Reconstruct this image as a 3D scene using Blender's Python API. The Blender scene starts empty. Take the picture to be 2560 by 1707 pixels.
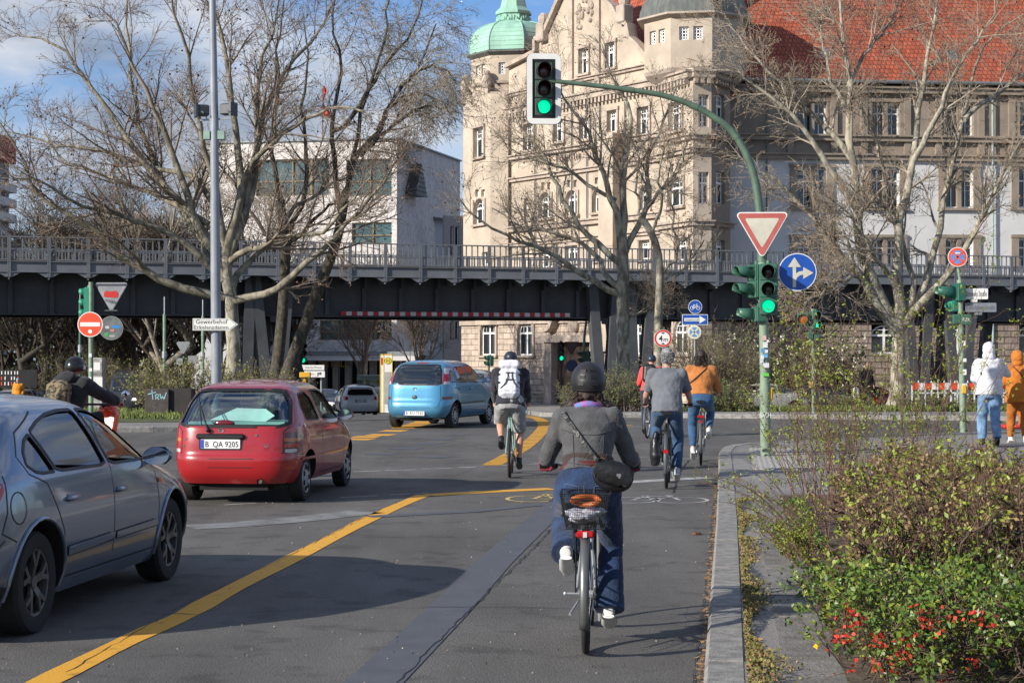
import bpy, bmesh, math, random
import numpy as np
from mathutils import Vector, Matrix
from math import sin, cos, pi, radians, atan2, sqrt
R = radians
SC = bpy.context.scene
COL = SC.collection
# ---------------------------------------------------------------- camera
F = 4400.0; CAMZ = 1.72; PITCH = 0.00784
cam_d = bpy.data.cameras.new('camera'); cam = bpy.data.objects.new('camera', cam_d); COL.objects.link(cam)
cam.location = (0, 0, CAMZ); cam.rotation_euler = (pi/2 + PITCH, 0, 0)
cam_d.sensor_width = 36; cam_d.lens = 36*F/2560; cam_d.clip_end = 6000; cam_d.clip_start = .1
SC.camera = cam
# ---------------------------------------------------------------- sun, sky, exposure
SUN_EL = R(23.0); SUN_AZ = R(34.0)            # light travels towards (cos az, sin az)
SC.view_settings.view_transform = 'Standard'; SC.view_settings.look = 'None'
SC.view_settings.exposure = 0.6; SC.view_settings.gamma = 1.0
sd = bpy.data.lights.new('sun', 'SUN'); sd.energy = 4.2; sd.angle = R(.53); sd.color = (1, .93, .82)
so = bpy.data.objects.new('sun', sd); COL.objects.link(so)
ldir = Vector((cos(SUN_AZ)*cos(SUN_EL), sin(SUN_AZ)*cos(SUN_EL), -sin(SUN_EL)))
so.rotation_euler = ldir.to_track_quat('-Z', 'Y').to_euler(); so.location = (-30, -20, 30)
wd = bpy.data.worlds.new('World'); SC.world = wd; wd.use_nodes = True
def build_world():
 nt = wd.node_tree; N = nt.nodes; L = nt.links
 for n in list(N): N.remove(n)
 def nn(t, **k):
  n = N.new(t)
  for a, b in k.items(): setattr(n, a, b)
  return n
 out = nn('ShaderNodeOutputWorld'); bg = nn('ShaderNodeBackground'); bg.inputs[1].default_value = .085
 sky = nn('ShaderNodeTexSky'); sky.sky_type = 'NISHITA'; sky.sun_disc = False
 sky.sun_elevation = SUN_EL; sky.sun_rotation = R(90) - (SUN_AZ + pi) + 0.0
 sky.altitude = 50; sky.air_density = 1.0; sky.dust_density = .3; sky.ozone_density = 3.0
 tc = nn('ShaderNodeTexCoord')
 mp = nn('ShaderNodeMapping'); mp.inputs['Scale'].default_value = (1.0, 1.0, 2.6); mp.inputs['Location'].default_value = (.31, .1, .42)
 L.new(tc.outputs['Generated'], mp.inputs[0])
 no = nn('ShaderNodeTexNoise'); no.inputs['Scale'].default_value = 4.6; no.inputs['Detail'].default_value = 9; no.inputs['Roughness'].default_value = .56
 L.new(mp.outputs[0], no.inputs['Vector'])
 no2 = nn('ShaderNodeTexNoise'); no2.inputs['Scale'].default_value = 9.; no2.inputs['Detail'].default_value = 6
 mp2 = nn('ShaderNodeMapping'); mp2.inputs['Scale'].default_value = (1, 1, 3.0); mp2.inputs['Location'].default_value = (2.1, .4, 1.2)
 L.new(tc.outputs['Generated'], mp2.inputs[0]); L.new(mp2.outputs[0], no2.inputs['Vector'])
 cr = nn('ShaderNodeValToRGB'); cr.color_ramp.elements[0].position = .41; cr.color_ramp.elements[1].position = .60
 L.new(no.outputs[0], cr.inputs[0])
 cc = nn('ShaderNodeValToRGB')          # sunlit tops and slate-blue undersides of the clouds
 cc.color_ramp.elements[0].position = .38; cc.color_ramp.elements[0].color = (2.2, 2.75, 3.7, 1)
 cc.color_ramp.elements[1].position = .62; cc.color_ramp.elements[1].color = (5.4, 5.7, 6.2, 1)
 L.new(no2.outputs[0], cc.inputs[0])
 mx = nn('ShaderNodeMix', data_type='RGBA')
 L.new(cr.outputs[0], mx.inputs[0]); tn = nn('ShaderNodeMix', data_type='RGBA', blend_type='MULTIPLY'); tn.inputs[0].default_value = 1; tn.inputs[7].default_value = (.74, .90, 1.18, 1)
 L.new(sky.outputs[0], tn.inputs[6]); L.new(tn.outputs[2], mx.inputs[6]); L.new(cc.outputs[0], mx.inputs[7])
 L.new(mx.outputs[2], bg.inputs[0]); L.new(bg.outputs[0], out.inputs[0])
 return sky, cr, cc, mp, mp2, no
build_world()
SC.cycles.max_bounces = 6; SC.cycles.transparent_max_bounces = 12; SC.cycles.caustics_reflective = False; SC.cycles.caustics_refractive = False
SC.cycles.sample_clamp_indirect = 6
# ---------------------------------------------------------------- picture coordinates (2560 x 1707) to metres at a known distance
def P(px, py, d, h=None):
 t = (853.5 - py)/F; u = (px - 1280)/F
 fy = cos(PITCH) - t*sin(PITCH); fz = sin(PITCH) + t*cos(PITCH)
 return Vector((u/fy*d, d, CAMZ + fz/fy*d))
def gz(y):                                     # the road falls gently beyond the junction
 if y < 46: return 0.0
 if y < 56: return -.0017*(y-46)**2
 if y < 100: return -.17 - .034*(y-56)
 return -1.666 - .0085*(y-100)
def G(px, d, dz=0.0):
 v = P(px, 853.5, d); v.z = gz(d) + dz; return v
RD = R(7.0)                                    # heading of the street, clockwise from +Y
def rnd(a, b): return random.uniform(a, b)
# ---------------------------------------------------------------- materials
MATS = {}
def M(name, col, rough=.6, metal=0.0, var=.12, scale=3.0, bump=0.0, bscale=60, coat=0.0, spec=.5, emit=0.0, col2=None, detail=4, sheen=0, trans=0.0, stretch=None, p0=.35, p1=.65):
 if name in MATS: return MATS[name]
 m = bpy.data.materials.new(name); m.use_nodes = True; nt = m.node_tree; N = nt.nodes; L = nt.links
 b = N['Principled BSDF']
 b.inputs['Roughness'].default_value = rough; b.inputs['Metallic'].default_value = metal
 b.inputs['Coat Weight'].default_value = coat; b.inputs['Coat Roughness'].default_value = .06
 b.inputs['Specular IOR Level'].default_value = spec
 b.inputs['Sheen Weight'].default_value = sheen
 c = list(col)
 tc = N.new('ShaderNodeTexCoord'); src = tc.outputs['Object']
 if stretch:
  mp = N.new('ShaderNodeMapping'); mp.inputs['Scale'].default_value = stretch; L.new(src, mp.inputs[0]); src = mp.outputs[0]
 if var > 0 or col2:
  no = N.new('ShaderNodeTexNoise'); no.inputs['Scale'].default_value = scale; no.inputs['Detail'].default_value = detail; no.inputs['Roughness'].default_value = .62
  L.new(src, no.inputs['Vector'])
  r = N.new('ShaderNodeValToRGB')
  lo = [x*(1-var) for x in c]; hi = list(col2) if col2 else [min(1, x*(1+var)) for x in c]
  r.color_ramp.elements[0].color = (*lo, 1); r.color_ramp.elements[1].color = (*hi, 1)
  r.color_ramp.elements[0].position = p0; r.color_ramp.elements[1].position = p1
  L.new(no.outputs[0], r.inputs[0]); L.new(r.outputs[0], b.inputs['Base Color'])
  if rough > .25 and rough < .95:
   mr = N.new('ShaderNodeMapRange'); mr.inputs[3].default_value = max(0, rough-.08); mr.inputs[4].default_value = min(1, rough+.08)
   L.new(no.outputs[0], mr.inputs[0]); L.new(mr.outputs[0], b.inputs['Roughness'])
 else: b.inputs['Base Color'].default_value = (*c, 1)
 if bump > 0:
  n2 = N.new('ShaderNodeTexNoise'); n2.inputs['Scale'].default_value = bscale; n2.inputs['Detail'].default_value = 4
  L.new(src, n2.inputs['Vector'])
  bp = N.new('ShaderNodeBump'); bp.inputs['Strength'].default_value = bump; bp.inputs['Distance'].default_value = .02
  L.new(n2.outputs[0], bp.inputs['Height']); L.new(bp.outputs[0], b.inputs['Normal'])
 if emit > 0:
  b.inputs['Emission Color'].default_value = (*c, 1); b.inputs['Emission Strength'].default_value = emit
 if trans > 0:
  out = N['Material Output']; tr = N.new('ShaderNodeBsdfTransparent'); ms = N.new('ShaderNodeMixShader')
  ms.inputs[0].default_value = trans; L.new(b.outputs[0], ms.inputs[1]); L.new(tr.outputs[0], ms.inputs[2]); L.new(ms.outputs[0], out.inputs[0])
 MATS[name] = m
 return m
def glass_mat(name, tint, refl=.25, mult=1.0):
 if name in MATS: return MATS[name]
 m = bpy.data.materials.new(name); m.use_nodes = True; nt = m.node_tree; N = nt.nodes; L = nt.links
 out = N['Material Output']; N.remove(N['Principled BSDF'])
 tr = N.new('ShaderNodeBsdfTransparent'); tr.inputs[0].default_value = (*tint, 1)
 gl = N.new('ShaderNodeBsdfGlossy'); gl.inputs['Roughness'].default_value = .03
 lw = N.new('ShaderNodeFresnel'); lw.inputs[0].default_value = 1.5
 ma = N.new('ShaderNodeMath'); ma.operation = 'MULTIPLY_ADD'; ma.inputs[1].default_value = mult; ma.inputs[2].default_value = refl; ma.use_clamp = True
 L.new(lw.outputs[0], ma.inputs[0])
 ms = N.new('ShaderNodeMixShader'); L.new(ma.outputs[0], ms.inputs[0]); L.new(tr.outputs[0], ms.inputs[1]); L.new(gl.outputs[0], ms.inputs[2])
 L.new(ms.outputs[0], out.inputs[0]); MATS[name] = m
 return m
# ---------------------------------------------------------------- mesh builder
class MB:
 def __init__(s): s.v = []; s.f = []; s.mi = []; s.cur = 0
 def add(s, vs, fs):
  o = len(s.v); s.v.extend([tuple(p) for p in vs]); s.f.extend([tuple(i+o for i in f) for f in fs]); s.mi.extend([s.cur]*len(fs)); return s
 def box(s, c, d, rz=0, M4=None, bev=0):
  x, y, z = d[0]/2, d[1]/2, d[2]/2
  if bev > 0:
   b = min(bev, x*.9, y*.9, z*.9); ring = []
   out = []
   for (zz, ins) in ((-z, b), (-z+b, 0), (z-b, 0), (z, b)):
    xx, yy = x-ins, y-ins; k = b*.9 if ins == 0 else b*.5
    out.append([(-xx+k, -yy, zz), (xx-k, -yy, zz), (xx, -yy+k, zz), (xx, yy-k, zz), (xx-k, yy, zz), (-xx+k, yy, zz), (-xx, yy-k, zz), (-xx, -yy+k, zz)])
   vs = [p for r_ in out for p in r_]; fs = []
   for i in range(3):
    for j in range(8): fs.append((i*8+j, i*8+(j+1) % 8, (i+1)*8+(j+1) % 8, (i+1)*8+j))
   fs.append(tuple(range(7, -1, -1))); fs.append(tuple(range(24, 32)))
  else:
   vs = [(-x,-y,-z),(x,-y,-z),(x,y,-z),(-x,y,-z),(-x,-y,z),(x,-y,z),(x,y,z),(-x,y,z)]
   fs = [(0,3,2,1),(4,5,6,7),(0,1,5,4),(1,2,6,5),(2,3,7,6),(3,0,4,7)]
  m = M4 if M4 is not None else Matrix.Rotation(rz, 4, 'Z')
  c = Vector(c)
  return s.add([(m @ Vector(p)) + c for p in vs], fs)
 def beam(s, p0, p1, w, h, up=(0, 0, 1)):
  p0, p1 = Vector(p0), Vector(p1); d = (p1-p0).normalized(); u = Vector(up)
  r = d.cross(u)
  if r.length < 1e-4: r = d.cross(Vector((1, 0, 0)))
  r.normalize(); u = r.cross(d).normalized()
  vs = []
  for p in (p0, p1):
   for a, b in ((-1,-1),(1,-1),(1,1),(-1,1)): vs.append(p + r*(a*w/2) + u*(b*h/2))
  return s.add(vs, [(0,1,2,3),(7,6,5,4),(0,4,5,1),(1,5,6,2),(2,6,7,3),(3,7,4,0)])
 def tube(s, pts, rad, n=8, cap=True, closed=False):
  pts = [Vector(p) for p in pts]; k = len(pts)
  if not hasattr(rad, '__len__'): rad = [rad]*k
  rings = []; prev = None
  for i in range(k):
   if closed: t = pts[(i+1) % k] - pts[i-1]
   else: t = pts[min(i+1, k-1)] - pts[max(i-1, 0)]
   if t.length < 1e-9: t = Vector((0, 0, 1))
   t.normalize()
   if prev is None:
    a = Vector((0, 0, 1)) if abs(t.z) < .9 else Vector((1, 0, 0))
    u = t.cross(a).normalized()
   else:
    u = prev - t*prev.dot(t)
    if u.length < 1e-6: u = t.cross(Vector((1, 0, 0)))
    u.normalize()
   prev = u; w = t.cross(u)
   r = rad[i]; rx, ry = (r, r) if not hasattr(r, '__len__') else r
   rings.append([pts[i] + u*(rx*cos(2*pi*j/n)) + w*(ry*sin(2*pi*j/n)) for j in range(n)])
  return s.rings(rings, cap and not closed, closed)
 def rings(s, rings, cap=True, closed=False):
  n = len(rings[0]); k = len(rings); vs = [p for r in rings for p in r]; fs = []
  for i in range(k if closed else k-1):
   a = i*n; b = ((i+1) % k)*n
   for j in range(n): fs.append((a+j, a+(j+1) % n, b+(j+1) % n, b+j))
  if cap: fs.append(tuple(range(n-1, -1, -1))); fs.append(tuple((k-1)*n+j for j in range(n)))
  return s.add(vs, fs)
 def cyl(s, p0, p1, r0, r1=None, n=12, cap=True): return s.tube([p0, p1], [r0, r0 if r1 is None else r1], n, cap)
 def lathe(s, prof, c=(0, 0, 0), n=16, axis='Z', a0=0.0, closed=False):
  c = Vector(c); rings = []
  for (r, z) in prof:
   rg = []
   for j in range(n):
    a = a0 + 2*pi*j/n
    p = (r*cos(a), r*sin(a), z)
    if axis == 'Y': p = (p[0], p[2], p[1])
    if axis == 'X': p = (p[2], p[0], p[1])
    rg.append(c + Vector(p))
   rings.append(rg)
  return s.rings(rings, not closed, closed)
 def ell(s, c, r, n=14, m=9, rot=None):
  c = Vector(c); rings = []
  for i in range(m+1):
   a = -pi/2 + pi*(i+.0)/m; rr = max(cos(a), .02)
   rg = []
   for j in range(n):
    b = 2*pi*j/n; p = Vector((r[0]*rr*cos(b), r[1]*rr*sin(b), r[2]*sin(a)))
    if rot is not None: p = rot @ p
    rg.append(c+p)
   rings.append(rg)
  return s.rings(rings, True)
 def prism(s, poly, org, ux, uy, th):          # a flat outline given thickness, from org along -normal
  ux, uy = Vector(ux).normalized(), Vector(uy).normalized(); nrm = ux.cross(uy).normalized(); o = Vector(org); k = len(poly)
  fr = [o + ux*p[0] + uy*p[1] for p in poly]; bk = [p - nrm*th for p in fr]
  fs = [tuple(range(k)), tuple(range(2*k-1, k-1, -1))] + [(i, i+k, (i+1) % k + k, (i+1) % k) for i in range(k)]
  return s.add(fr+bk, fs)
 def holed(s, outer, holes, org, ux, uy, th):   # plate with holes
  bm = bmesh.new(); ed = []
  for loop in [outer]+holes:
   vv = [bm.verts.new((p[0], p[1], 0)) for p in loop]
   ed += [bm.edges.new((vv[i], vv[(i+1) % len(vv)])) for i in range(len(vv))]
  bmesh.ops.triangle_fill(bm, use_beauty=True, use_dissolve=False, edges=ed)
  bm.normal_update()
  for f in bm.faces:
   if f.normal.z < 0: f.normal_flip()
  if th > 0:
   g = bmesh.ops.extrude_face_region(bm, geom=bm.faces[:])
   tv = [e for e in g['geom'] if isinstance(e, bmesh.types.BMVert)]
   # the copies keep the front, originals go back
   for v in bm.verts:
    if v not in tv: v.co.z -= th
   bm.normal_update(); bmesh.ops.recalc_face_normals(bm, faces=bm.faces)
  bm.verts.index_update()
  ux, uy = Vector(ux).normalized(), Vector(uy).normalized(); nz = ux.cross(uy); o = Vector(org)
  s.add([o+ux*v.co.x+uy*v.co.y+nz*v.co.z for v in bm.verts], [[v.index for v in f.verts] for f in bm.faces]); bm.free(); return s
 def quad(s, a, b, c, d): return s.add([a, b, c, d], [(0, 1, 2, 3)])
 def text(s, body, org, ux, uy, h, w=None, th=.002, bold=0.0, align='CENTER'):
  cu = bpy.data.curves.new('t', 'FONT'); cu.body = body; cu.size = 1; cu.align_x = 'LEFT'; cu.resolution_u = 2; cu.offset = bold
  ob = bpy.data.objects.new('t', cu); COL.objects.link(ob)
  me = bpy.data.meshes.new_from_object(ob.evaluated_get(bpy.context.evaluated_depsgraph_get()))
  vs = [v.co.copy() for v in me.vertices]; fs = [tuple(p.vertices) for p in me.polygons]
  bpy.data.objects.remove(ob); bpy.data.curves.remove(cu); bpy.data.meshes.remove(me)
  if not vs: return s
  x0 = min(v.x for v in vs); x1 = max(v.x for v in vs); sy = h/.73; sx = sy if w is None else w/(x1-x0)
  ux, uy = Vector(ux).normalized(), Vector(uy).normalized(); nz = ux.cross(uy); o = Vector(org) + nz*th
  cx = (x0+x1)/2 if align == 'CENTER' else x0
  return s.add([o+ux*((v.x-cx)*sx)+uy*(v.y*sy) for v in vs], fs)
def mesh_obj(name, mb, mat, parent=None, smooth=35, world=False):
 me = bpy.data.meshes.new(name); me.from_pydata(mb.v, [], mb.f)
 mats = mat if isinstance(mat, (list, tuple)) else [mat]
 for m in mats: me.materials.append(m)
 if len(mats) > 1: me.polygons.foreach_set('material_index', mb.mi)
 if smooth:
  me.polygons.foreach_set('use_smooth', [True]*len(me.polygons))
  me.set_sharp_from_angle(angle=R(smooth))
 me.update()
 o = bpy.data.objects.new(name, me); COL.objects.link(o)
 if parent is not None:
  o.parent = parent
  if world:
   bpy.context.view_layer.update() if False else None
   me.transform(wm(parent).inverted())
 return o
def wm(o):                                      # world matrix computed by hand, chains of parents
 m = Matrix.LocRotScale(o.location, o.rotation_euler, o.scale)
 return wm(o.parent) @ m if o.parent else m
def thing(name, label, cat, loc=(0, 0, 0), rz=0, group=None):
 o = bpy.data.objects.new(name, None); COL.objects.link(o); o.empty_display_size = .1
 o.location = loc; o.rotation_euler = (0, 0, rz); o['label'] = label; o['category'] = cat
 if group: o['group'] = group
 return o
def tag(o, label, cat, group=None):
 o['label'] = label; o['category'] = cat
 if group: o['group'] = group
 return o
def struct(o, kind='structure'): o['kind'] = kind; return o
def copy_tree(o, parent=None):
 c = o.copy(); COL.objects.link(c); c.parent = parent
 for ch in [x for x in o.children]: copy_tree(ch, c)
 return c
def circ(r, n=32, cx=0, cy=0): return [(cx+r*cos(2*pi*i/n), cy+r*sin(2*pi*i/n)) for i in range(n)]
def rrect(w, h, r, n=5, cx=0, cy=0):
 o = []
 for (sx, sy, a0) in ((1,-1,-pi/2),(1,1,0),(-1,1,pi/2),(-1,-1,pi)):
  for i in range(n+1):
   a = a0+pi/2*i/n; o.append((cx+sx*(w/2-r)+r*cos(a), cy+sy*(h/2-r)+r*sin(a)))
 return o
def noise2(x, y, s=0):
 return sin(x*1.7+s)*cos(y*2.3-s*1.3)*.5 + sin(x*3.9+y*2.1+s*2)*.3 + sin(y*7.1-x*5.3+s)*.2
X = Vector((1, 0, 0)); Y = Vector((0, 1, 0)); Z = Vector((0, 0, 1))
# ================================================================ the ground, roads and markings
def Gp(px, py, lift=0.0):                       # where the sight line through a picture point meets the road
 d = 5.0
 for _ in range(60):
  z = P(px, py, d).z - gz(d) - lift
  if z < 0: break
  d *= 1.06
 lo, hi = d/1.06, d
 for _ in range(30):
  m = (lo+hi)/2
  if P(px, py, m).z - gz(m) - lift > 0: lo = m
  else: hi = m
 v = P(px, py, lo); v.z = gz(lo) + lift; return v
def grid_sheet(mb, x0, x1, nx, ys, dz):
 vs = []; fs = []
 for y in ys:
  for i in range(nx+1): vs.append((x0+(x1-x0)*i/nx, y, gz(y)+dz))
 for j in range(len(ys)-1):
  for i in range(nx):
   a = j*(nx+1)+i; fs.append((a, a+1, a+nx+2, a+nx+1))
 mb.add(vs, fs)
YS = [-30, 0, 20, 46, 48, 50, 52, 54, 56, 70, 85, 100, 140, 200]
def asphalt(name, c, patch=.25, extra=0):
 m = bpy.data.materials.new(name); m.use_nodes = True; nt = m.node_tree; N = nt.nodes; L = nt.links; b = N['Principled BSDF']
 tc = N.new('ShaderNodeTexCoord')
 def noise(sc, det, st=None):
  n = N.new('ShaderNodeTexNoise'); n.inputs['Scale'].default_value = sc; n.inputs['Detail'].default_value = det; n.inputs['Roughness'].default_value = .6
  s_ = tc.outputs['Object']
  if st:
   mp = N.new('ShaderNodeMapping'); mp.inputs['Scale'].default_value = st; mp.inputs['Rotation'].default_value = (0, 0, RD); L.new(s_, mp.inputs[0]); s_ = mp.outputs[0]
  L.new(s_, n.inputs['Vector']); return n
 a = noise(.35, 5); g = noise(160, 2); s2 = noise(1.0, 4, (1.6, .09, 1))
 v = N.new('ShaderNodeTexVoronoi'); v.inputs['Scale'].default_value = 85; L.new(tc.outputs['Object'], v.inputs['Vector'])
 def mr(src, lo, hi, f0=.3, f1=.7):
  r = N.new('ShaderNodeMapRange'); r.inputs[1].default_value = f0; r.inputs[2].default_value = f1; r.inputs[3].default_value = lo; r.inputs[4].default_value = hi; L.new(src, r.inputs[0]); return r.outputs[0]
 def mul(x, y):
  k = N.new('ShaderNodeMath'); k.operation = 'MULTIPLY'; L.new(x, k.inputs[0]); L.new(y, k.inputs[1]); return k.outputs[0]
 st = noise(2.3, 7); f = mul(mul(mul(mr(a.outputs[0], 1-patch, 1+patch), mr(st.outputs[0], .72, 1.02, .36, .46)), mr(s2.outputs[0], .84, 1.14)), mul(mr(g.outputs[0], .72, 1.3), mr(v.outputs['Distance'], 1.25, .8, 0, .6)))
 mx = N.new('ShaderNodeMix'); mx.data_type = 'RGBA'; mx.inputs[6].default_value = (0, 0, 0, 1); mx.inputs[7].default_value = (*[x*1.6 for x in c], 1)
 r2 = N.new('ShaderNodeMapRange'); r2.inputs[1].default_value = 0; r2.inputs[2].default_value = 1.6; L.new(f, r2.inputs[0]); L.new(r2.outputs[0], mx.inputs[0])
 L.new(mx.outputs[2], b.inputs['Base Color']); b.inputs['Roughness'].default_value = .82; b.inputs['Specular IOR Level'].default_value = .35
 bp = N.new('ShaderNodeBump'); bp.inputs['Strength'].default_value = .5; bp.inputs['Distance'].default_value = .006; L.new(v.outputs['Distance'], bp.inputs['Height']); L.new(bp.outputs[0], b.inputs['Normal'])
 return m
m_asph = asphalt('asphalt', (.128, .121, .112))
m_pave = asphalt('pavement asphalt', (.27, .258, .245), .15)
m_kerb = M('granite kerb', (.25, .24, .225), .8, var=.3, scale=9, bump=.4, bscale=90)
m_soil = M('soil', (.10, .075, .05), .95, var=.45, scale=6, bump=.8, bscale=25)
m_grass = M('grass', (.07, .095, .022), .9, var=.45, scale=5, col2=(.13, .15, .045))
mb = MB(); ys = [-30, 0, 46, 56, 100, 140, 200, 400, 800, 2500]
grid_sheet(mb, -2500, 2500, 4, ys, -.03); struct(mesh_obj('ground', mb, m_soil, smooth=0))
mb = MB(); grid_sheet(mb, -130, 130, 8, YS, 0); struct(mesh_obj('road', mb, m_asph, smooth=0))
def slab(name, poly, mat, h=.12, dz=0, kerb=None, kw=.28):
 # a raised surface following the fall of the ground, its kerb a ring of stones
 bm = bmesh.new(); vs = [bm.verts.new((p[0], p[1], 0)) for p in poly]; bm.faces.new(vs)
 bmesh.ops.triangulate(bm, faces=bm.faces)
 for y in (46, 48, 50, 52, 54, 56, 100):
  bmesh.ops.bisect_plane(bm, geom=bm.verts[:]+bm.edges[:]+bm.faces[:], plane_co=(0, y, 0), plane_no=(0, 1, 0))
 for v in bm.verts: v.co.z = gz(v.co.y) + h + dz
 bm.normal_update()
 for f in bm.faces:
  if f.normal.z < 0: f.normal_flip()
 mb = MB(); bm.verts.index_update(); mb.add([v.co.copy() for v in bm.verts], [[v.index for v in f.verts] for f in bm.faces]); bm.free()
 return struct(mesh_obj(name, mb, mat, smooth=0))
def resample(pts, step):
 out = [Vector(pts[0]).to_2d()]; 
 for i in range(len(pts)-1):
  a, b = Vector(pts[i]).to_2d(), Vector(pts[i+1]).to_2d(); n = max(1, int((b-a).length/step))
  for k in range(1, n+1): out.append(a.lerp(b, k/n))
 return out
def smoothline(pts, it=2):
 p = [Vector(q).to_2d() for q in pts]
 for _ in range(it):
  o = [p[0]]
  for i in range(len(p)-1): o += [p[i].lerp(p[i+1], .25), p[i].lerp(p[i+1], .75)]
  o.append(p[-1]); p = o
 return p
def kerb(pts, w=.20, h=.125, side=1):            # stones with joints; side=1: kerb lies right of the line
 mb = MB(); p = resample(pts, 1.0)
 for i in range(len(p)-1):
  a, b = p[i], p[i+1]; d = (b-a).normalized(); nn_ = Vector((d.y, -d.x))*side
  a2, b2 = a + d*.006, b - d*.006
  j = rnd(-.004, .004)
  q = [a2, b2, b2+nn_*w, a2+nn_*w]; c = .02
  top = [Vector((v.x, v.y, gz(v.y)+h+j)) for v in (a2+nn_*c, b2+nn_*c, b2+nn_*w, a2+nn_*w)]
  lo = [Vector((v.x, v.y, gz(v.y)+h-.03+j)) for v in q]; bo = [Vector((v.x, v.y, gz(v.y)-.1)) for v in q]
  mb.add(top+lo+bo, [(0,1,2,3),(4,5,1,0),(5,6,2,1),(6,7,3,2),(7,4,0,3),(8,9,5,4),(9,10,6,5),(10,11,7,6),(11,8,4,7)])
 return struct(mesh_obj('kerb', mb, m_kerb, smooth=0))
# right-hand pavement with its rounded corner
kl = [(-1.3, -10), (.10, 1.7), (1.01, 9.24), (2.0, 17.25), (3.05, 26.0)]
kc = smoothline([(3.05, 26.0), (3.45, 29.5), (3.9, 31.8), (5.3, 33.0), (8.4, 35.3), (13, 36.8), (40, 43.0)], 2)
kline = [Vector(p) for p in kl] + kc[1:]
kerb(kline)
off = []
for i, p in enumerate(kline):
 d = (kline[min(i+1, len(kline)-1)] - kline[max(i-1, 0)]).normalized(); off.append(p + Vector((d.y, -d.x))*.20)
slab('pavement', [(p.x, p.y) for p in off] + [(60, 43), (60, -10)], m_pave, .118)
# concrete flags behind the kerb near the camera, and the studded paving at the corner
m_flag = M('concrete flags', (.19, .18, .165), .85, var=.3, scale=4, bump=.5, bscale=50)
def kpt(y, off): return Vector((-.12+.1228*y+off, y))
mb = MB(); y = 6.0; random.seed(2)
while y < 19.5:
 ln = rnd(.62, .95); t = rnd(-.004, .004); q = [kpt(y, .40), kpt(y, 1.2), kpt(y+ln-.014, 1.2), kpt(y+ln-.014, .40)]; z = .126+t
 mb.add([(v.x, v.y, z+rnd(-.002, .002)) for v in q]+[(v.x, v.y, .10) for v in q], [(0, 1, 2, 3), (4, 5, 1, 0), (5, 6, 2, 1), (6, 7, 3, 2), (7, 4, 0, 3)]); y += ln
struct(mesh_obj('pavement_flags', mb, m_flag, smooth=0))
m_tac = M('tactile paving', (.34, .33, .31), .8, var=.15, scale=8)
mb = MB(); rot = Matrix.Rotation(-RD, 4, 'Z')
for i in range(3):
 for j in range(9):
  c_ = kpt(25.0+j*.61, .48+i*.315+.15); mb.box((c_.x, c_.y, .124), (.30, .60, .012), M4=rot)
  for a in range(4):
   for b in range(8): o_ = rot @ Vector((-.1125+a*.075, -.26+b*.074, 0)); mb.box((c_.x+o_.x, c_.y+o_.y, .1325), (.028, .028, .007))
struct(mesh_obj('tactile_paving', mb, m_tac, smooth=0))
# far side, right: verge with trees, and paving in front of the big building
ka = smoothline([Gp(1512, 1010, .12), Gp(1500, 1027, .12), Gp(1535, 1031, .12), Gp(1700, 1034, .12), Gp(2120, 1037, .12), Gp(2900, 1044, .12), Gp(4800, 1052, .12)], 2)
kerb([(p.x, p.y) for p in ka], side=-1)
slab('pavement', [(p.x+.1, p.y+.20) for p in ka] + [(90, 66), (4.5, 66)], m_pave, .118)
slab('verge', [(3.2, 52.5), (6, 51.8), (13, 52.3), (40, 53), (80, 54), (80, 60), (4.0, 63)], m_grass, .118, .012)
kb = smoothline([Gp(1130, 1012, .12), Gp(1236, 1024, .12), Gp(1300, 1030, .12), Gp(1500, 1034, .12), Gp(2560, 1030, .12)], 1)
kerb([(p.x, p.y) for p in kb], side=-1)
slab('pavement', [(p.x, p.y+.20) for p in kb] + [(80, kb[-1].y), (120, 190), (-12, 190)], m_pave, .118)
slab('pavement', [(-130, 126), (-14, 126), (-14, 190), (-130, 190)], m_pave, .118)
# left island
kd = smoothline([(-60, 36.6), (-20, 38.3), (-9.5, 38.9), (-5.6, 40.5), (-4.6, 44.5), (-5.0, 52), (-6.5, 58)], 2)
kerb([(p.x, p.y) for p in kd], side=-1)
slab('traffic_island', [(p.x-.02, p.y+.20) for p in kd[:10]] + [(p.x-.20, p.y) for p in kd[10:]] + [(-60, 58)], m_pave, .118)
slab('verge', [(-60, 41.2), (-12, 41.6), (-6.6, 42.5), (-6.2, 52), (-8, 57), (-60, 57)], m_grass, .118, .012)
# ---- markings
m_yel = M('yellow marking', (.42, .22, .04), .7, var=.1, scale=5, bump=.3, bscale=120, detail=10, col2=(.76, .38, .035), p0=.30, p1=.42)
m_whi = M('worn white marking', (.24, .24, .237), .8, var=.3, scale=5, detail=8, p0=.3, p1=.62, col2=(.46, .46, .45))
m_fadew = M('faded white paint', (.125, .125, .125), .8, var=.2, scale=3, detail=9, p0=.3, p1=.6, col2=(.25, .255, .25))
m_old = M('covered marking', (.088, .092, .104), .6, var=.12, scale=4)
m_crk = M('crack filler', (.018, .018, .02), .6)
MK = .004
def strip(mb, pts, w, lift=MK, wf=None):         # a painted line of width w through ground points
 p = [Vector(q) for q in pts]; L_, R_ = [], []
 for i in range(len(p)):
  d = (p[min(i+1, len(p)-1)] - p[max(i-1, 0)]); d.z = 0; d.normalize(); n_ = Vector((-d.y, d.x, 0)); ww = (w if wf is None else wf(i))/2
  for l, s_ in ((L_, 1), (R_, -1)):
   q = p[i] + n_*(ww*s_); q.z = gz(q.y)+lift; l.append(q)
 k = len(p); mb.add(L_+R_, [(i+k, i+1+k, i+1, i) for i in range(k-1)])
def smooth3(pts, it=2): return [Vector((q.x, q.y, 0)) for q in smoothline(pts, it)]
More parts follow.
